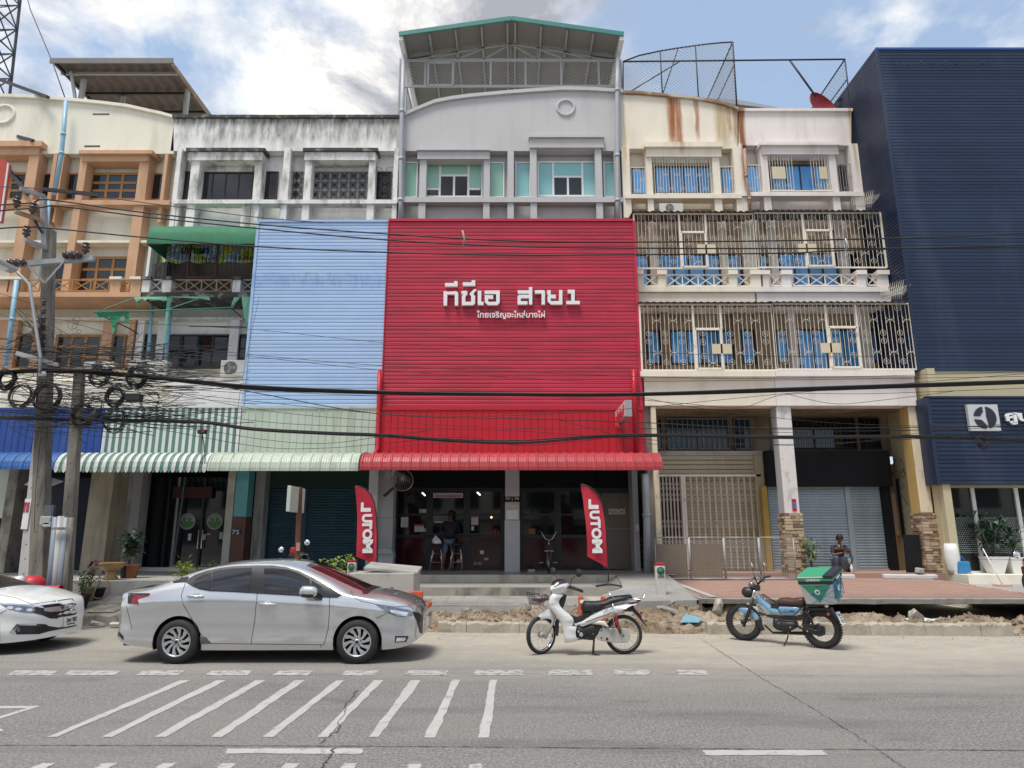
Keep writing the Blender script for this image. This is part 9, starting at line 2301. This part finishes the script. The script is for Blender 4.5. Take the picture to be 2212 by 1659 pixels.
def vwheel(y,nm,r=.30):
 e=bpy.data.objects.new(nm,None);COL.objects.link(e);e.parent=t;e.matrix_parent_inverse=ROOTINV[t.name];e.location=(bxc,y,FL+r);e.empty_display_size=.1
 MB().ring((0,0,0),r-.02,.020,'X',36,8).build('tyre',m_tyre,e);MB().ring((0,0,0),r-.045,.010,'X',36,6).build('rim',m_chrome,e)
 mb=MB()
 for i in range(20):a=2*pi*i/20;mb.tube([(.02 if i%2 else-.02,.02*cos(a),.02*sin(a)),(0,(r-.045)*cos(a),(r-.045)*sin(a))],.0015,4)
 mb.build('spokes',m_chrome,e,kind='stuff')
vwheel(YBc,'front_wheel');vwheel(YBc+1.0,'rear_wheel')
for sg in(-1,1):
 MB().tube([(bxc+sg*.05,YBc,FL+.30),(bxc+sg*.045,YBc+.05,FL+.66),(bxc,YBc+.08,FL+.70)],.011,6).build('fork_blade',mat('olive_frame',(.12,.13,.07),.4),t)
 MB().tube([(bxc,YBc+.10,FL+.88),(bxc+sg*.10,YBc+.10,FL+.92),(bxc+sg*.20,YBc+.14,FL+1.10),(bxc+sg*.27,YBc+.24,FL+1.14)],.011,6).build('handlebar',m_chrome,t)
 MB().tube([(bxc+sg*.25,YBc+.22,FL+1.135),(bxc+sg*.285,YBc+.33,FL+1.13)],.016,6).build('grip',m_blackplastic,t)
 MB().cbox((bxc+sg*.20,YBc+.50,FL+.27),(.11,.08,.025)).build('pedal',m_steel,t)
MB().tube([(bxc,YBc+.08,FL+.68),(bxc,YBc+.11,FL+.90)],.014,6).build('stem',m_chrome,t);MB().tube([(bxc,YBc+.09,FL+.72),(bxc,YBc+.45,FL+.38),(bxc,YBc+.60,FL+.85)],.014,6).build('frame',MATS['olive_frame'],t);MB().cbox((bxc,YBc+.62,FL+.87),(.15,.24,.06)).build('saddle',m_blackplastic,t,bevel=.02)
mb=MB()
for i in range(7):
 u=-.15+.30*i/6;mb.tube([(bxc+u*1.0,YBc-.12,FL+.90),(bxc+u*.7,YBc-.08,FL+.62)],.003,4)
for z_,k in((.90,1.0),(.80,.9),(.71,.8),(.62,.7)):mb.tube([(bxc-.15*k,YBc-.12,FL+z_),(bxc+.15*k,YBc-.12,FL+z_),(bxc+.15*k,YBc+.10,FL+z_),(bxc-.15*k,YBc+.10,FL+z_)],.004,4,closed=True,smooth=False)
mb.build('front_basket',m_framedark,t);MB().box(bxc-.10,bxc+.10,YBc-.10,YBc+.08,FL+.64,FL+.76).build('basket_load',m_black,t);MB().box(bxc-.12,bxc+.12,YBc-.05,YBc+.12,FL+.58,FL+.61).build('front_rack',m_irongrey,t)
t=thing('floor_block','small pale wooden block by the right shop window','block',(fx(1148,1232,20.2),20.2,FL));c=fx(1148,1232,20.2);MB().box(c-.10,c+.10,20.1,20.3,FL,FL+.07).build('block',m_yellowstep,t,bevel=.01)
def vase(label,x,yt,w,prof,m_,Y=19.3,grp='white planters of the showroom'):
 c=fx(x,1200,Y);t=thing('planter',label,'planter',(c,Y,FL),group=grp);h=fz(yt,Y)-FL
 MB().lathe([(r*w,z*h)for r,z in prof],(c,Y,FL),24).build('pot',m_,t);return t,c,h
m_potwhite=mat('white_ceramic',(.76,.76,.75),.35,var=.04)
vase('tall rounded white vase at the left of the showroom',2056,1174,.19,[(0,0),(.62,0),(.8,.15),(1,.5),(.95,.75),(.8,1),(.7,1),(.7,.9),(0,.9)],m_potwhite)
def sqpot(label,x,yt,w,Y=19.3):
 c=fx(x,1210,Y);t=thing('planter',label,'planter',(c,Y,FL),group='white planters of the showroom');h=fz(yt,Y)-FL;V=[]
 for k,z in((.55,0),(1,h)):
  for sx,sy in((-1,-1),(1,-1),(1,1),(-1,1)):V.append((c+sx*w*k,Y+sy*w*k,FL+z))
 mb=MB();mb.add(V,[(0,3,2,1),(0,1,5,4),(1,2,6,5),(2,3,7,6),(3,0,4,7)]);mb.build('pot',m_potwhite,t,bevel=.01)
 MB().box(c-w*.93,c+w*.93,Y-w*.93,Y+w*.93,FL+h-.08,FL+h-.06).build('soil',m_soil,t);return t,c,h
def leafy(name,label,c,h,spread,n,m_leaf,size,grp,stems=3,kind='plant',up=.6,trunk_m=None,base_h=0.0,cat='plant',elong=2.4):
 """stems and individually placed folded leaves"""
 t=thing(name,label,cat,c,group=grp);r=random.Random(int(abs(c[0]*131)+h*77));c=Vector(c);mb=MB();tips=[]
 for s_ in range(stems):
  a=r.uniform(0,2*pi);top=c+Vector((cos(a)*spread*r.uniform(.2,.7),sin(a)*spread*r.uniform(.2,.6),h*r.uniform(.75,1.0)));mid=c.lerp(top,.5)+Vector((0,0,h*.08));mb.tube([c,mid,top],[.018*h,.012*h,.005*h],5);tips.append((c,mid,top))
 mb.build('stems',trunk_m or m_pole,t)
 mb=MB()
 for i in range(n):
  c0_,mid,top=tips[r.randrange(len(tips))];u=r.uniform(.25,1.05);p=(c0_*(1-u)**2+mid*2*u*(1-u)+top*u*u)if u<=1 else top
  a=r.uniform(0,2*pi);el=r.uniform(-.3,up+.4);d=Vector((cos(a)*cos(el),sin(a)*cos(el),sin(el)));L_=size*r.uniform(.6,1.2);w=L_/elong
  q0=p+d*spread*r.uniform(0,.35);sd=d.cross(Vector((0,0,1))).normalized();drp=Vector((0,0,-L_*r.uniform(.05,.35)));tp=q0+d*L_+drp;md_=q0+d*L_*.5+Vector((0,0,L_*.06))
  mb.add([q0,md_+sd*w*.5+Vector((0,0,.1*w)),tp,md_-sd*w*.5+Vector((0,0,.1*w)),md_],[(0,1,4),(1,2,4),(2,3,4),(3,0,4)])
 mb.build('leaves',m_leaf,t);return t
m_leafd=mat('dark_leaf',(.025,.07,.03),.4,var=.5,vs=9,spec=.5);m_leafm=mat('mid_leaf',(.06,.16,.035),.5,var=.5,vs=9);m_leafy=mat('yellow_green_leaf',(.32,.42,.06),.55,var=.35,vs=9);m_leafr=mat('maroon_leaf',(.16,.02,.03),.5,var=.5,vs=9)
_,c1_,h1_=sqpot('square tapered white planter with a dark leaved shrub, left of two',2147,1202,.26);_,c2_,h2_=sqpot('square tapered white planter at the right edge beside the parked motorbike',2189,1203,.24)
leafy('potted_plant','large dark leaved plant in the left square white planter',(c1_,19.3,FL+h1_-.05),1.15,.55,190,m_leafd,.28,'potted plants',stems=4,elong=2.6);leafy('potted_plant','dark leaved plant in the right square white planter',(c2_,19.3,FL+h2_-.05),.95,.4,110,m_leafd,.24,'potted plants',stems=4)
leafy('potted_plant','tuft of thin leaves behind the tall white vase',(fx(2058,1180,19.5),19.5,fz(1172,19.5)-.1),.35,.16,50,m_leafm,.14,'potted plants',stems=4)
t=thing('watering_can','blue plastic can on the showroom plinth','can',(fx(2079,1230,19.2),19.2,FL));c=fx(2079,1225,19.2);mc=mat('can_blue',(.03,.20,.45),.45);MB().box(c-.17,c+.17,19.1,19.35,FL,FL+.33).build('body',mc,t,bevel=.04);MB().tube([(c-.05,19.2,FL+.3),(c-.08,19.2,FL+.44),(c-.02,19.2,FL+.47),(c+.08,19.2,FL+.36)],.02,8).build('handle',mc,t)
t=thing('dustpan','pink long handled dustpan leaning on the plinth wall','dustpan',(fx(2165,1265,18.3),18.3,.58));c=at(2166,1268,18.2);MB().cbox((c.x,c.y,c.z+.03),(.36,.25,.06)).build('pan',mat('pink_plastic',(.55,.30,.28),.5),t,bevel=.01);MB().tube([(c.x,c.y,c.z+.05),(c.x-.2,c.y+.25,c.z+.95)],.014,6).build('handle',m_letter,t);MB().tube([at(2090,1237,19.0),at(2135,1252,18.8)],.012,5).build('broom_stick',MATS['pink_plastic'],t)
t=thing('motorbike','front of a dark motorbike cut off by the right edge of the picture','motorbike',at(2212,1280,16.0));c=at(2214,1215,16.0)
MB().lathe([(0,-.1),(.09,-.09),(.12,0),(.10,.1),(0,.12)],(c.x+.08,16,c.z),16,axis='X').build('headlight',m_chrome,t);MB().tube([(c.x+.1,16,c.z),(c.x+.3,16,c.z+.12),(c.x+.6,16.1,c.z+.1)],.02,6).build('handlebar',m_black,t);MB().tube([(c.x+.2,16,c.z),(c.x+.1,16,.75)],.03,8).build('fork',m_steel,t)
w_=MB().ring((c.x+.18,16,.80),.26,.05,'Y',28,8).build('tyre',m_tyre,t);mo=at(2197,1199,16);MB().lathe([(0,0),(.075,0),(.08,.015)],(mo.x,16,mo.z),16,axis='Y').build('mirror',m_mirrorglass,t);MB().tube([(mo.x,16.02,mo.z),(c.x+.3,16,c.z+.1)],.008,5).build('mirror_stem',m_black,t)
MB().box(c.x-.02,c.x+.5,15.85,16.15,.95,1.15).build('fairing',mat('dark_red_fairing',(.16,.02,.02),.35),t,bevel=.04)
mdw=None
t=thing('planter_bowl','wide glazed tan planter bowl on a flared foot before the mossy pillar','planter',(fx(239,1240,16.6),16.6,FL));c=fx(240,1235,16.6);zt_=fz(1215,16.6);m_bowl=mat('glazed_tan',(.33,.21,.08),.35,var=.2,vs=4,dirt=(.15,.09,.04),damt=.6);h=zt_-FL
MB().lathe([(0,0),(.17,0),(.17,.03*h/.42),(.12,h*.25),(.10,h*.42),(.14,h*.5)],(c,16.6,FL),28).build('foot',m_bowl,t);MB().lathe([(.12,h*.5),(.20,h*.62),(.27,h*.85),(.30,h),(.28,h),(.25,h*.85),(0,h*.7)],(c,16.6,FL),28).build('bowl',m_bowl,t)
m_terra=mat('terracotta',(.30,.11,.045),.7,var=.2,vs=6)
def pot(label,x,y,Y,r,h,m_=None,z=None):
 p=at(x,y,Y);z=p.z if z is None else z;t=thing('flower_pot',label,'pot',(p.x,Y,z),group='flower pots on the left pavement');MB().lathe([(0,0),(r*.68,0),(r,h),(r*1.08,h),(r*1.08,h*.88),(r*.95,h*.88)],(p.x,Y,z),20).build('pot',m_ or m_terra,t);return p.x,z+h
def zg_(Y,x=-9):
 t=(Y-15.0)/1.1;return .22+.28*min(1,max(0,t))
for(lab,x,Y,r,h,m_,pl)in(('terracotta pot leaning at the foot of the conduits',166,15.1,.17,.32,m_terra,None),('dark grey pot beside the terracotta pot',182,15.3,.16,.30,m_black,('bushy green plant in the grey pot by the poles',m_leafm,.55,.28,130,.12)),('faded pink pot with a maroon leaved plant',195,15.8,.17,.30,mat('faded_pink_pot',(.35,.22,.18),.7),('maroon leaved plant beside the conduits',m_leafr,.55,.26,90,.15)),
('small dark pot next to the planter bowl',216,15.9,.14,.24,m_black,None)):
 xx,zt_=pot(lab,x,1250,Y,r,h,m_,z=zg_(Y))
 if pl:leafy('potted_plant',pl[0],(xx,Y,zt_-.05),pl[2],pl[3],pl[4],pl[1],pl[5],'potted plants',stems=5)
for(lab,x,r,h,m_)in(('grey pot right of the planter bowl',272,.16,.30,m_black),('brown pot right of the planter bowl',284,.17,.33,m_terra)):xx,zt_=pot(lab,x,1240,17.2,r,h,m_,z=FL)
leafy('potted_plant','large dark green leafy plant right of the planter bowl',(fx(279,1220,17.2),17.2,FL+.28),.80,.36,230,m_leafd,.22,'potted plants',stems=6,elong=2.2)
for(lab,x,Y,h,n)in(('yellow green shrub showing above the silver car boot',400,15.6,.85,170),('small shrub between the car roof and the glass doors',432,15.9,.75,90)):leafy('shrub',lab,(fx(x,1235,Y),Y,.5),h,.40,n,m_leafy if 'yellow' in lab else m_leafm,.14,'shrubs behind the silver car',stems=6)
leafy('shrub','young tree with broad yellow green leaves above the silver car windscreen',(fx(716,1240,15.4),15.4,.43),1.05,.50,120,m_leafy,.19,'shrubs behind the silver car',stems=5,elong=2.0)
xx=fx(1754,1230,19.3);t=thing('flower_pot','black pot in the corner of the stone based column','pot',(xx,19.3,.71));MB().lathe([(0,0),(.14,0),(.19,.3),(.2,.3),(.2,.27)],(xx,19.3,.70),18).build('pot',m_black,t);leafy('potted_plant','croton like green and yellow plant in the black pot by the shutters',(xx,19.3,.98),.75,.30,190,mat('croton_leaf',(.13,.19,.035),.5,var=.8,vs=14),.17,'potted plants',stems=6,elong=4)
leafy('roof_plant','small wild shrub growing on the pink parapet',(fx(1822,235,22.0),22.0,fz(240,22.0)),.55,.22,70,m_leafd,.12,'wild plants on the roof',stems=4)
t=thing('hand_cart','small old tricycle like cart with a cane hoop behind the flower pots','cart',(fx(206,1270,15.7),15.7,.45));c=fx(207,1258,15.7);zz_=.45
MB().ring((c-.1,15.7,zz_+.38),.19,.013,'Y',24,5).build('hoop',m_bowl,t);MB().ring((c+.08,15.75,zz_+.24),.22,.013,'Y',24,5).build('hoop',m_bowl,t);MB().tube([(c,15.65,zz_),(c+.08,15.65,zz_+.5)],.012,5).build('stem',m_steel,t)
t=thing('motorbike','dark motorbike mostly hidden behind the silver car roof, only mirrors and seat visible','motorbike',(fx(640,1240,15.4),15.4,.43));Yh_=15.4
for(x,y)in((607,1187),(663,1172)):p=at(x,y,Yh_);o=MB().lathe([(0,0),(.058,0),(.062,.012)],(0,0,0),18,axis='Y').build('mirror',m_mirrorglass,t,loc=p);o.rotation_euler=(radians(-8),0,0);MB().tube([p,at(x+8,1200,Yh_),at(630,1212,Yh_)],.007,5).build('mirror_stem',m_black,t)
p=at(645,1202,Yh_);MB().lathe([(0,-.22),(.07,-.2),(.10,0),(.07,.2),(0,.22)],p,16,axis='X').build('seat',m_black,t);p=at(636,1190,Yh_);MB().cbox(p,(.18,.12,.16)).build('cowl',m_signred,t,bevel=.04);p=at(655,1203,Yh_-.1);MB().cbox(p,(.30,.14,.12)).build('tank',m_tint,t,bevel=.05);p=at(645,1230,Yh_);MB().box(p.x-.5,p.x+.6,Yh_-.08,Yh_+.08,.7,1.0).build('frame',m_black,t,bevel=.03)
for dx in(-.6,.65):MB().ring((p.x+dx,Yh_,.74),.25,.05,'Y',24,8).build('tyre',m_tyre,t)
t=thing('manhole_cover','rusty framed manhole cover with moss in the left pavement','manhole cover',(-8.2,15.3,.3));c=at(383*.2929*1.0+0,1309,15.4);c0_=at(205,1310,15.2)
za=.22+.28*((15.3-15.06)/1.04);MB().add([(c0_.x-.55,15.12,.262),(c0_.x+.45,15.12,.262),(c0_.x+.55,15.55,.375),(c0_.x-.45,15.55,.375)],[(0,1,2,3)]).build('cover',m_oldconcrete,t)
mb=MB();P=[(c0_.x-.58,15.10,.26),(c0_.x+.48,15.10,.26),(c0_.x+.58,15.57,.385),(c0_.x-.48,15.57,.385)];mb.tube(P,.02,4,closed=True,smooth=False);mb.build('frame',m_rusty,t)
t=thing('stone_lump','pale stone lump on the step before the right column','stone',(fx(1987,1238,19.5),19.5,FL));c=fx(1987,1235,19.5);MB().cbox((c,19.5,FL+.07),(.20,.16,.14),rot=(.1,.1,.3)).build('stone',m_concrete,t,bevel=.03)
q=at(1942,1180,21);mb=MB()
r9=random.Random(4)
for k in range(14):
 x0,y0=r9.uniform(1926,1965),r9.uniform(985,1050);mb.tube([at(x0,y0,21.0),at(x0+r9.uniform(-15,15),y0+r9.uniform(5,25),20.9),at(x0+r9.uniform(-12,12),y0+r9.uniform(20,60),21.0)],.008,4)
tag(mb.build('wire_clutter',m_cable),'loose wires on the wall right of the black signboard',kind='stuff')
t=thing('sewing_awning','grey tarpaulin wings hanging under the blue canopy behind the poles','tarpaulin',at(100,1040,17.6));
mb=MB();mb.add([at(52,1047,17.6),at(75,1031,17.6),at(113,1032,17.8),at(138,1040,17.6),at(108,1052,17.6),at(88,1045,17.5),at(82,1056,17.6)],[(0,1,6),(1,5,6),(1,2,5),(2,3,4),(2,4,5)]);mb.build('tarpaulin',m_concrete,t)
# == people
m_skin=mat('brown_skin',(.20,.10,.065),.55,var=.1,vs=8,world=False)
m_hair=mat('black_hair',(.012,.010,.010),.6,var=.2,vs=30,world=False)
m_navycloth=mat('dark_navy_shirt',(.018,.02,.035),.8,var=.2,vs=8,world=False)
m_denim=mat('faded_denim',(.10,.15,.24),.85,var=.35,vs=10,world=False)
m_greycloth=mat('grey_lining',(.28,.29,.31),.8,var=.2,vs=8,world=False)
def skin_obj(name,joints,edges,mt,parent,sub=2,root=0):
 me=bpy.data.meshes.new(name);names=list(joints);idx={n:i for i,n in enumerate(names)}
 me.from_pydata([joints[n][0]for n in names],[(idx[a],idx[b])for a,b in edges],[]);me.materials.append(mt)
 o=bpy.data.objects.new(name,me);COL.objects.link(o);o.parent=parent
 md=o.modifiers.new('skin','SKIN');md.use_smooth_shade=True
 sv=me.skin_vertices[0].data
 for n,i in idx.items():
  r=joints[n][1];sv[i].radius=(r,r)if isinstance(r,(int,float))else r;sv[i].use_root=(i==root)
 s=o.modifiers.new('subsurf','SUBSURF');s.levels=sub;s.render_levels=sub
 dg=bpy.context.evaluated_depsgraph_get();dg.update();ev=bpy.data.meshes.new_from_object(o.evaluated_get(dg),depsgraph=dg)
 o.modifiers.clear();o.data=ev
 if not ev.materials:ev.materials.append(mt)
 return o
def head(parent,c,r,tilt,yaw,hair='short'):
 """egg shaped skull with brow, nose, mouth, ears and hair; faces -y before rotation"""
 e=bpy.data.objects.new('head',None);COL.objects.link(e);e.parent=parent;e.location=c;e.rotation_euler=(tilt,0,yaw);e.empty_display_size=.05
 n=24;mrings=16;V=[];mb=MB()
 for j in range(mrings+1):
  t=pi*j/mrings;z=r*1.25*cos(t);w=r*sin(t)*(1.0 if z>-.2*r else 1.0-.22*((-.2*r-z)/(r*1.05)))
  for i in range(n):
   a=2*pi*i/n;x,y=w*.83*cos(a),w*.98*sin(a)
   if y<0:
    fx2=abs(x)/r
    if abs(z)<.32*r and fx2<.16:y-=r*.22*(1-abs(z+.08*r)/(.40*r))*(1-fx2/.16)if abs(z+.08*r)<.4*r else 0
    if abs(z-.12*r)<.14*r and .2<fx2<.55:y+=r*.07
    if abs(z+.55*r)<.09*r and fx2<.3:y-=r*.05
   V.append((x,y,z))
 mb.add(V,[(j*n+i,j*n+(i+1)%n,(j+1)*n+(i+1)%n,(j+1)*n+i)for j in range(mrings)for i in range(n)],smooth=True);mb.build('face',m_skin,e)
 for sg in(-1,1):
  MB().lathe([(0,-.004),(r*.16,0),(0,.012)],(sg*r*.36,-r*.80,r*.12),10,axis='Y').build('eye',m_hair,e)
  MB().lathe([(0,-.01),(r*.2,0),(0,.01)],(sg*r*.86,0,0),10,axis='X').build('ear',m_skin,e)
 MB().box(-r*.25,r*.25,-r*.90,-r*.80,-r*.60,-r*.54).build('mouth',mat('lip',(.12,.045,.04),.6,world=False),e)
 mb=MB();V=[];hr=random.Random(3)
 for j in range(11):
  t=pi*.58*j/10
  for i in range(n):
   a=2*pi*i/n;k=1.10+.05*hr.random();cut=1.0 if sin(a)>-.45 else min(1,.72)
   tt_=t*cut;V.append((r*.88*k*sin(tt_)*cos(a),r*1.02*k*sin(tt_)*sin(a)+.01,r*1.25*k*cos(tt_)))
 mb.add(V,[(j*n+i,j*n+(i+1)%n,(j+1)*n+(i+1)%n,(j+1)*n+i)for j in range(10)for i in range(n)],smooth=True);mb.build('hair',m_hair,e)
 return e
def hand(parent,wrist,dirv,palm_n,s=1.0,curl=.9,mir=1):
 """palm and five separate bent fingers, one skinned surface"""
 d=Vector(dirv).normalized();nrm=Vector(palm_n).normalized();side_=d.cross(nrm).normalized()*mir;w=Vector(wrist)
 J={'w':(w,.024*s),'p':(w+d*.05*s,(.036*s,.016*s)),'k':(w+d*.085*s,(.038*s,.014*s))};E=[('w','p'),('p','k')]
 for f,(off,L_)in enumerate(((-.030,.075),(-.010,.085),(.010,.08),(.028,.062))):
  b=w+d*.085*s+side_*off*s;c1=curl*.6;m1=b+(d*cos(c1)+nrm*sin(c1))*L_*.45*s;c2=curl*1.5;m2=m1+(d*cos(c2)+nrm*sin(c2))*L_*.32*s;c3=curl*2.0;m3=m2+(d*cos(c3)+nrm*sin(c3))*L_*.25*s
  for k,p in enumerate((b,m1,m2,m3)):J['f%d%d'%(f,k)]=(p,(.0095,.009,.008,.007)[k]*s)
  E+=[('k','f%d0'%f),('f%d0'%f,'f%d1'%f),('f%d1'%f,'f%d2'%f),('f%d2'%f,'f%d3'%f)]
 tb_=w+d*.03*s-side_*.03*s;t1_=tb_+(d*.6-side_*.5+nrm*.4).normalized()*.035*s;t2_=t1_+(d*.7+nrm*.6).normalized()*.03*s
 for k,p in enumerate((tb_,t1_,t2_)):J['t%d'%k]=(p,(.012,.0105,.008)[k]*s)
 E+=[('p','t0'),('t0','t1'),('t1','t2')]
 return skin_obj('hand',J,E,m_skin,parent,1)
YM_=20.25;mx=fx(1817,1235,YM_)
mz=FL
man=thing('person','man in a dark navy shirt and jeans squatting by the shutter looking at a phone','person',(mx,YM_,mz),local=True)
V3=Vector
Jb={'pelvis':(V3((0,.10,.27)),(.15,.13)),'waist':(V3((0,.10,.40)),(.135,.11)),'chest':(V3((0,.02,.60)),(.155,.115)),'neckb':(V3((0,-.04,.73)),(.075,.07)),'neck':(V3((0,-.06,.79)),.05),
'shL':(V3((-.185,0,.68)),.07),'elL':(V3((-.255,-.16,.50)),.05),'shR':(V3((.185,0,.68)),.07),'elR':(V3((.255,-.16,.50)),.05)}
skin_obj('shirt',{k:v for k,v in Jb.items()if k!='neck'},[('pelvis','waist'),('waist','chest'),('chest','neckb'),('chest','shL'),('shL','elL'),('chest','shR'),('shR','elR')],m_navycloth,man)
skin_obj('body',{'nb':(V3((0,-.03,.70)),.055),'n':(V3((0,-.075,.82)),.05),'c':(V3((0,.0,.62)),.09),'eL0':(V3((-.20,-.03,.64)),.045),'eL':(V3((-.255,-.18,.47)),.042),'wL':(V3((-.10,-.38,.53)),.027),'eR0':(V3((.20,-.03,.64)),.045),'eR':(V3((.255,-.18,.47)),.042),'wR':(V3((.10,-.38,.53)),.027)},
[('nb','n'),('nb','c'),('c','eL0'),('eL0','eL'),('eL','wL'),('c','eR0'),('eR0','eR'),('eR','wR')],m_skin,man)
skin_obj('jeans',{'p':(V3((0,.14,.24)),(.15,.12)),'hL':(V3((-.10,.10,.24)),.10),'kL':(V3((-.21,-.26,.44)),.082),'cL':(V3((-.17,-.14,.20)),.062),'aL':(V3((-.14,-.13,.07)),.05),'hR':(V3((.10,.10,.24)),.10),'kR':(V3((.23,-.26,.44)),.082),'cR':(V3((.19,-.14,.20)),.062),'aR':(V3((.15,-.13,.07)),.05)},
[('p','hL'),('hL','kL'),('kL','cL'),('cL','aL'),('p','hR'),('hR','kR'),('kR','cR'),('cR','aR')],m_denim,man)
for sg,nm in((-1,'L'),(1,'R')):
 MB().lathe([(0,-.10),(.035,-.09),(.048,-.02),(.042,.08),(.03,.14),(0,.15)],(0,0,0),14,axis='Y').build('shoe',m_black,man,loc=(sg*.145,-.20,.04))
 hand(man,(sg*.10,-.38,.53),(-sg*.55,-.75,.25),(-sg*.3,.2,.9),1.0,.7,mir=-sg)
head(man,(0,-.11,.92),.098,radians(28),0)
MB().cbox((.01,-.47,.585),(.13,.075,.010),rot=(radians(35),0,0)).build('held_item',m_tint,man)
for sg in(-1,1):q=MB();q.add([(sg*.03,-.12,.75),(sg*.07,-.10,.77),(sg*.055,-.14,.68),(sg*.03,-.145,.70)],[(0,1,2,3)]);q.build('collar',m_greycloth,man)
ph=None
t=thing('bag','grey cloth bag and jacket hanging between the knees of the squatting man','bag',(mx+.03,YM_-.25,mz));mb=MB();V=[]
rr9=random.Random(8)
for j in range(7):
 for i in range(12):a=2*pi*i/12;r_=(.16,.17,.15,.13,.12,.10,.04)[j]*rr9.uniform(.85,1.1);V.append((mx+.03+r_*cos(a),YM_-.22+r_*.5*sin(a),mz+.42-.065*j))
mb.add(V,[(j*12+i,j*12+(i+1)%12,(j+1)*12+(i+1)%12,(j+1)*12+i)for j in range(6)for i in range(12)],smooth=True);mb.build('cloth',mat('charcoal_cloth',(.09,.095,.11),.85,var=.3,vs=9),t)
c=fx(1834,1228,20.0);t=thing('bottle','white plastic drink bottle beside the squatting man','bottle',(c,19.85,FL));MB().lathe([(0,0),(.035,0),(.036,.15),(.015,.2),(.014,.23),(0,.23)],(c,19.85,FL),16).build('bottle',m_letter,t);MB().lathe([(0,0),(.03,.01),(.05,.12),(.03,.16),(.0,.17)],(c-.03,19.88,FL+.24),10).build('bag_top',m_stwhite,t)
cxp=fx(970,1180,20.75);cust=thing('person','customer in a dark shirt and denim shorts leaning at the shop counter, seen from behind','person',(cxp,20.75,FL),local=True)
skin_obj('shirt',{'p':(V3((0,0,.92)),(.15,.11)),'w':(V3((.01,.03,1.10)),(.15,.11)),'c':(V3((.02,.12,1.32)),(.17,.12)),'n':(V3((.02,.17,1.45)),.07),'sL':(V3((-.17,.14,1.36)),.07),'eL':(V3((-.25,.26,1.14)),.055),'sR':(V3((.21,.14,1.36)),.07),'eR':(V3((.27,.28,1.15)),.055)},[('p','w'),('w','c'),('c','n'),('c','sL'),('sL','eL'),('c','sR'),('sR','eR')],m_navycloth,cust)
skin_obj('body',{'c':(V3((.02,.14,1.35)),.09),'n':(V3((.02,.20,1.52)),.05),'eL':(V3((-.25,.27,1.13)),.042),'wL':(V3((-.12,.48,1.16)),.03),'sL':(V3((-.16,.14,1.33)),.05),'sR':(V3((.2,.14,1.33)),.05),'eR':(V3((.27,.29,1.13)),.042),'wR':(V3((.14,.50,1.16)),.03)},[('c','n'),('c','sL'),('sL','eL'),('eL','wL'),('c','sR'),('sR','eR'),('eR','wR')],m_skin,cust)
skin_obj('shorts',{'p':(V3((0,0,.90)),(.15,.11)),'hL':(V3((-.09,0,.84)),.095),'kL':(V3((-.12,-.06,.50)),.075),'hR':(V3((.09,0,.84)),.095),'kR':(V3((.10,.14,.52)),.075)},[('p','hL'),('hL','kL'),('p','hR'),('hR','kR')],m_denim,cust)
for nm,J in(('leg',{'k':(V3((-.12,-.06,.55)),.058),'c':(V3((-.15,-.02,.32)),.052),'a':(V3((-.20,.0,.08)),.034),'f':(V3((-.22,-.06,.035)),.035),'t':(V3((-.24,.10,.025)),.03)}),('leg',{'k':(V3((.10,.14,.55)),.058),'c':(V3((.10,.16,.32)),.052),'a':(V3((.10,.17,.08)),.034),'f':(V3((.10,.14,.035)),.035),'t':(V3((.10,.30,.025)),.03)})):
 skin_obj(nm,J,[('k','c'),('c','a'),('a','f'),('a','t')],m_skin,cust)
head(cust,(.02,.24,1.62),.10,radians(-12),pi)
for sg in(-1,1):hand(cust,((-.12,.48,1.16)if sg<0 else(.14,.50,1.16)),(sg*-.2,.9,-.1),(0,0,-1),1.0,.5,mir=sg)
cp=MB().box(cxp-.9,cxp+.9,21.2,21.36,FL+1.02,FL+1.07);tag(cp.build('counter_shelf',m_darkframe),'narrow black counter shelf of the parts shop window','counter')
# == the far side of the street, seen in the reflections
ob=thing('building','low cream row of shops on the opposite side of the street','building',(0,-30,0),group='buildings across the street')
MB().box(-60,60,-40,-30,0,9.5).build('wall',m_cream,ob)
for i in range(30):
 for z in(1.0,4.6):x=-58+i*4.0;MB().box(x,x+2.6,-30.0,-29.9,z,z+2.0).build('window',m_glassdark,ob)
MB().box(-60,60,-30,-28.6,3.3,3.5).build('canopy',m_rooftin2,ob)
def street_tree(x,y,h,seed,label):
 t=thing('tree',label,'tree',(x,y,0),group='street trees across the road');r=random.Random(seed)
 mb=MB();mb.tube([(x,y,0),(x+.2,y,h*.3),(x,y+.1,h*.6)],[.28,.2,.12],8)
 cl=[]
 for i in range(9):
  a=r.uniform(0,2*pi);q=Vector((x+cos(a)*h*r.uniform(.1,.32),y+sin(a)*h*r.uniform(.1,.3),h*r.uniform(.5,.9)));mb.tube([(x,y,h*r.uniform(.3,.5)),q],[.1,.03],5);cl.append((q,h*r.uniform(.12,.2)))
 mb.build('trunk',m_pole,t);mb=MB()
 for i in range(2600):
  q,rad=cl[r.randrange(9)];d=Vector((r.gauss(0,1),r.gauss(0,1),r.gauss(0,.8))).normalized()*rad*r.uniform(.3,1.1);p=q+d;a=Vector((r.gauss(0,1),r.gauss(0,1),r.gauss(0,1))).normalized();b=a.orthogonal().normalized();s=r.uniform(.10,.2)
  mb.add([p+a*s,p+b*s*.5,p-a*s,p-b*s*.5],[(0,1,2,3)])
 mb.build('crown',m_leafd,t)
for k,(x,h)in enumerate(((-34,8.5),(-21,7.5),(-9.5,9),(3,8),(14,9.5),(27,8))):street_tree(x,-22-RND.random()*2,h,20+k,'leafy street tree across the road, %s from the west'%['first','second','third','fourth','fifth','sixth'][k])
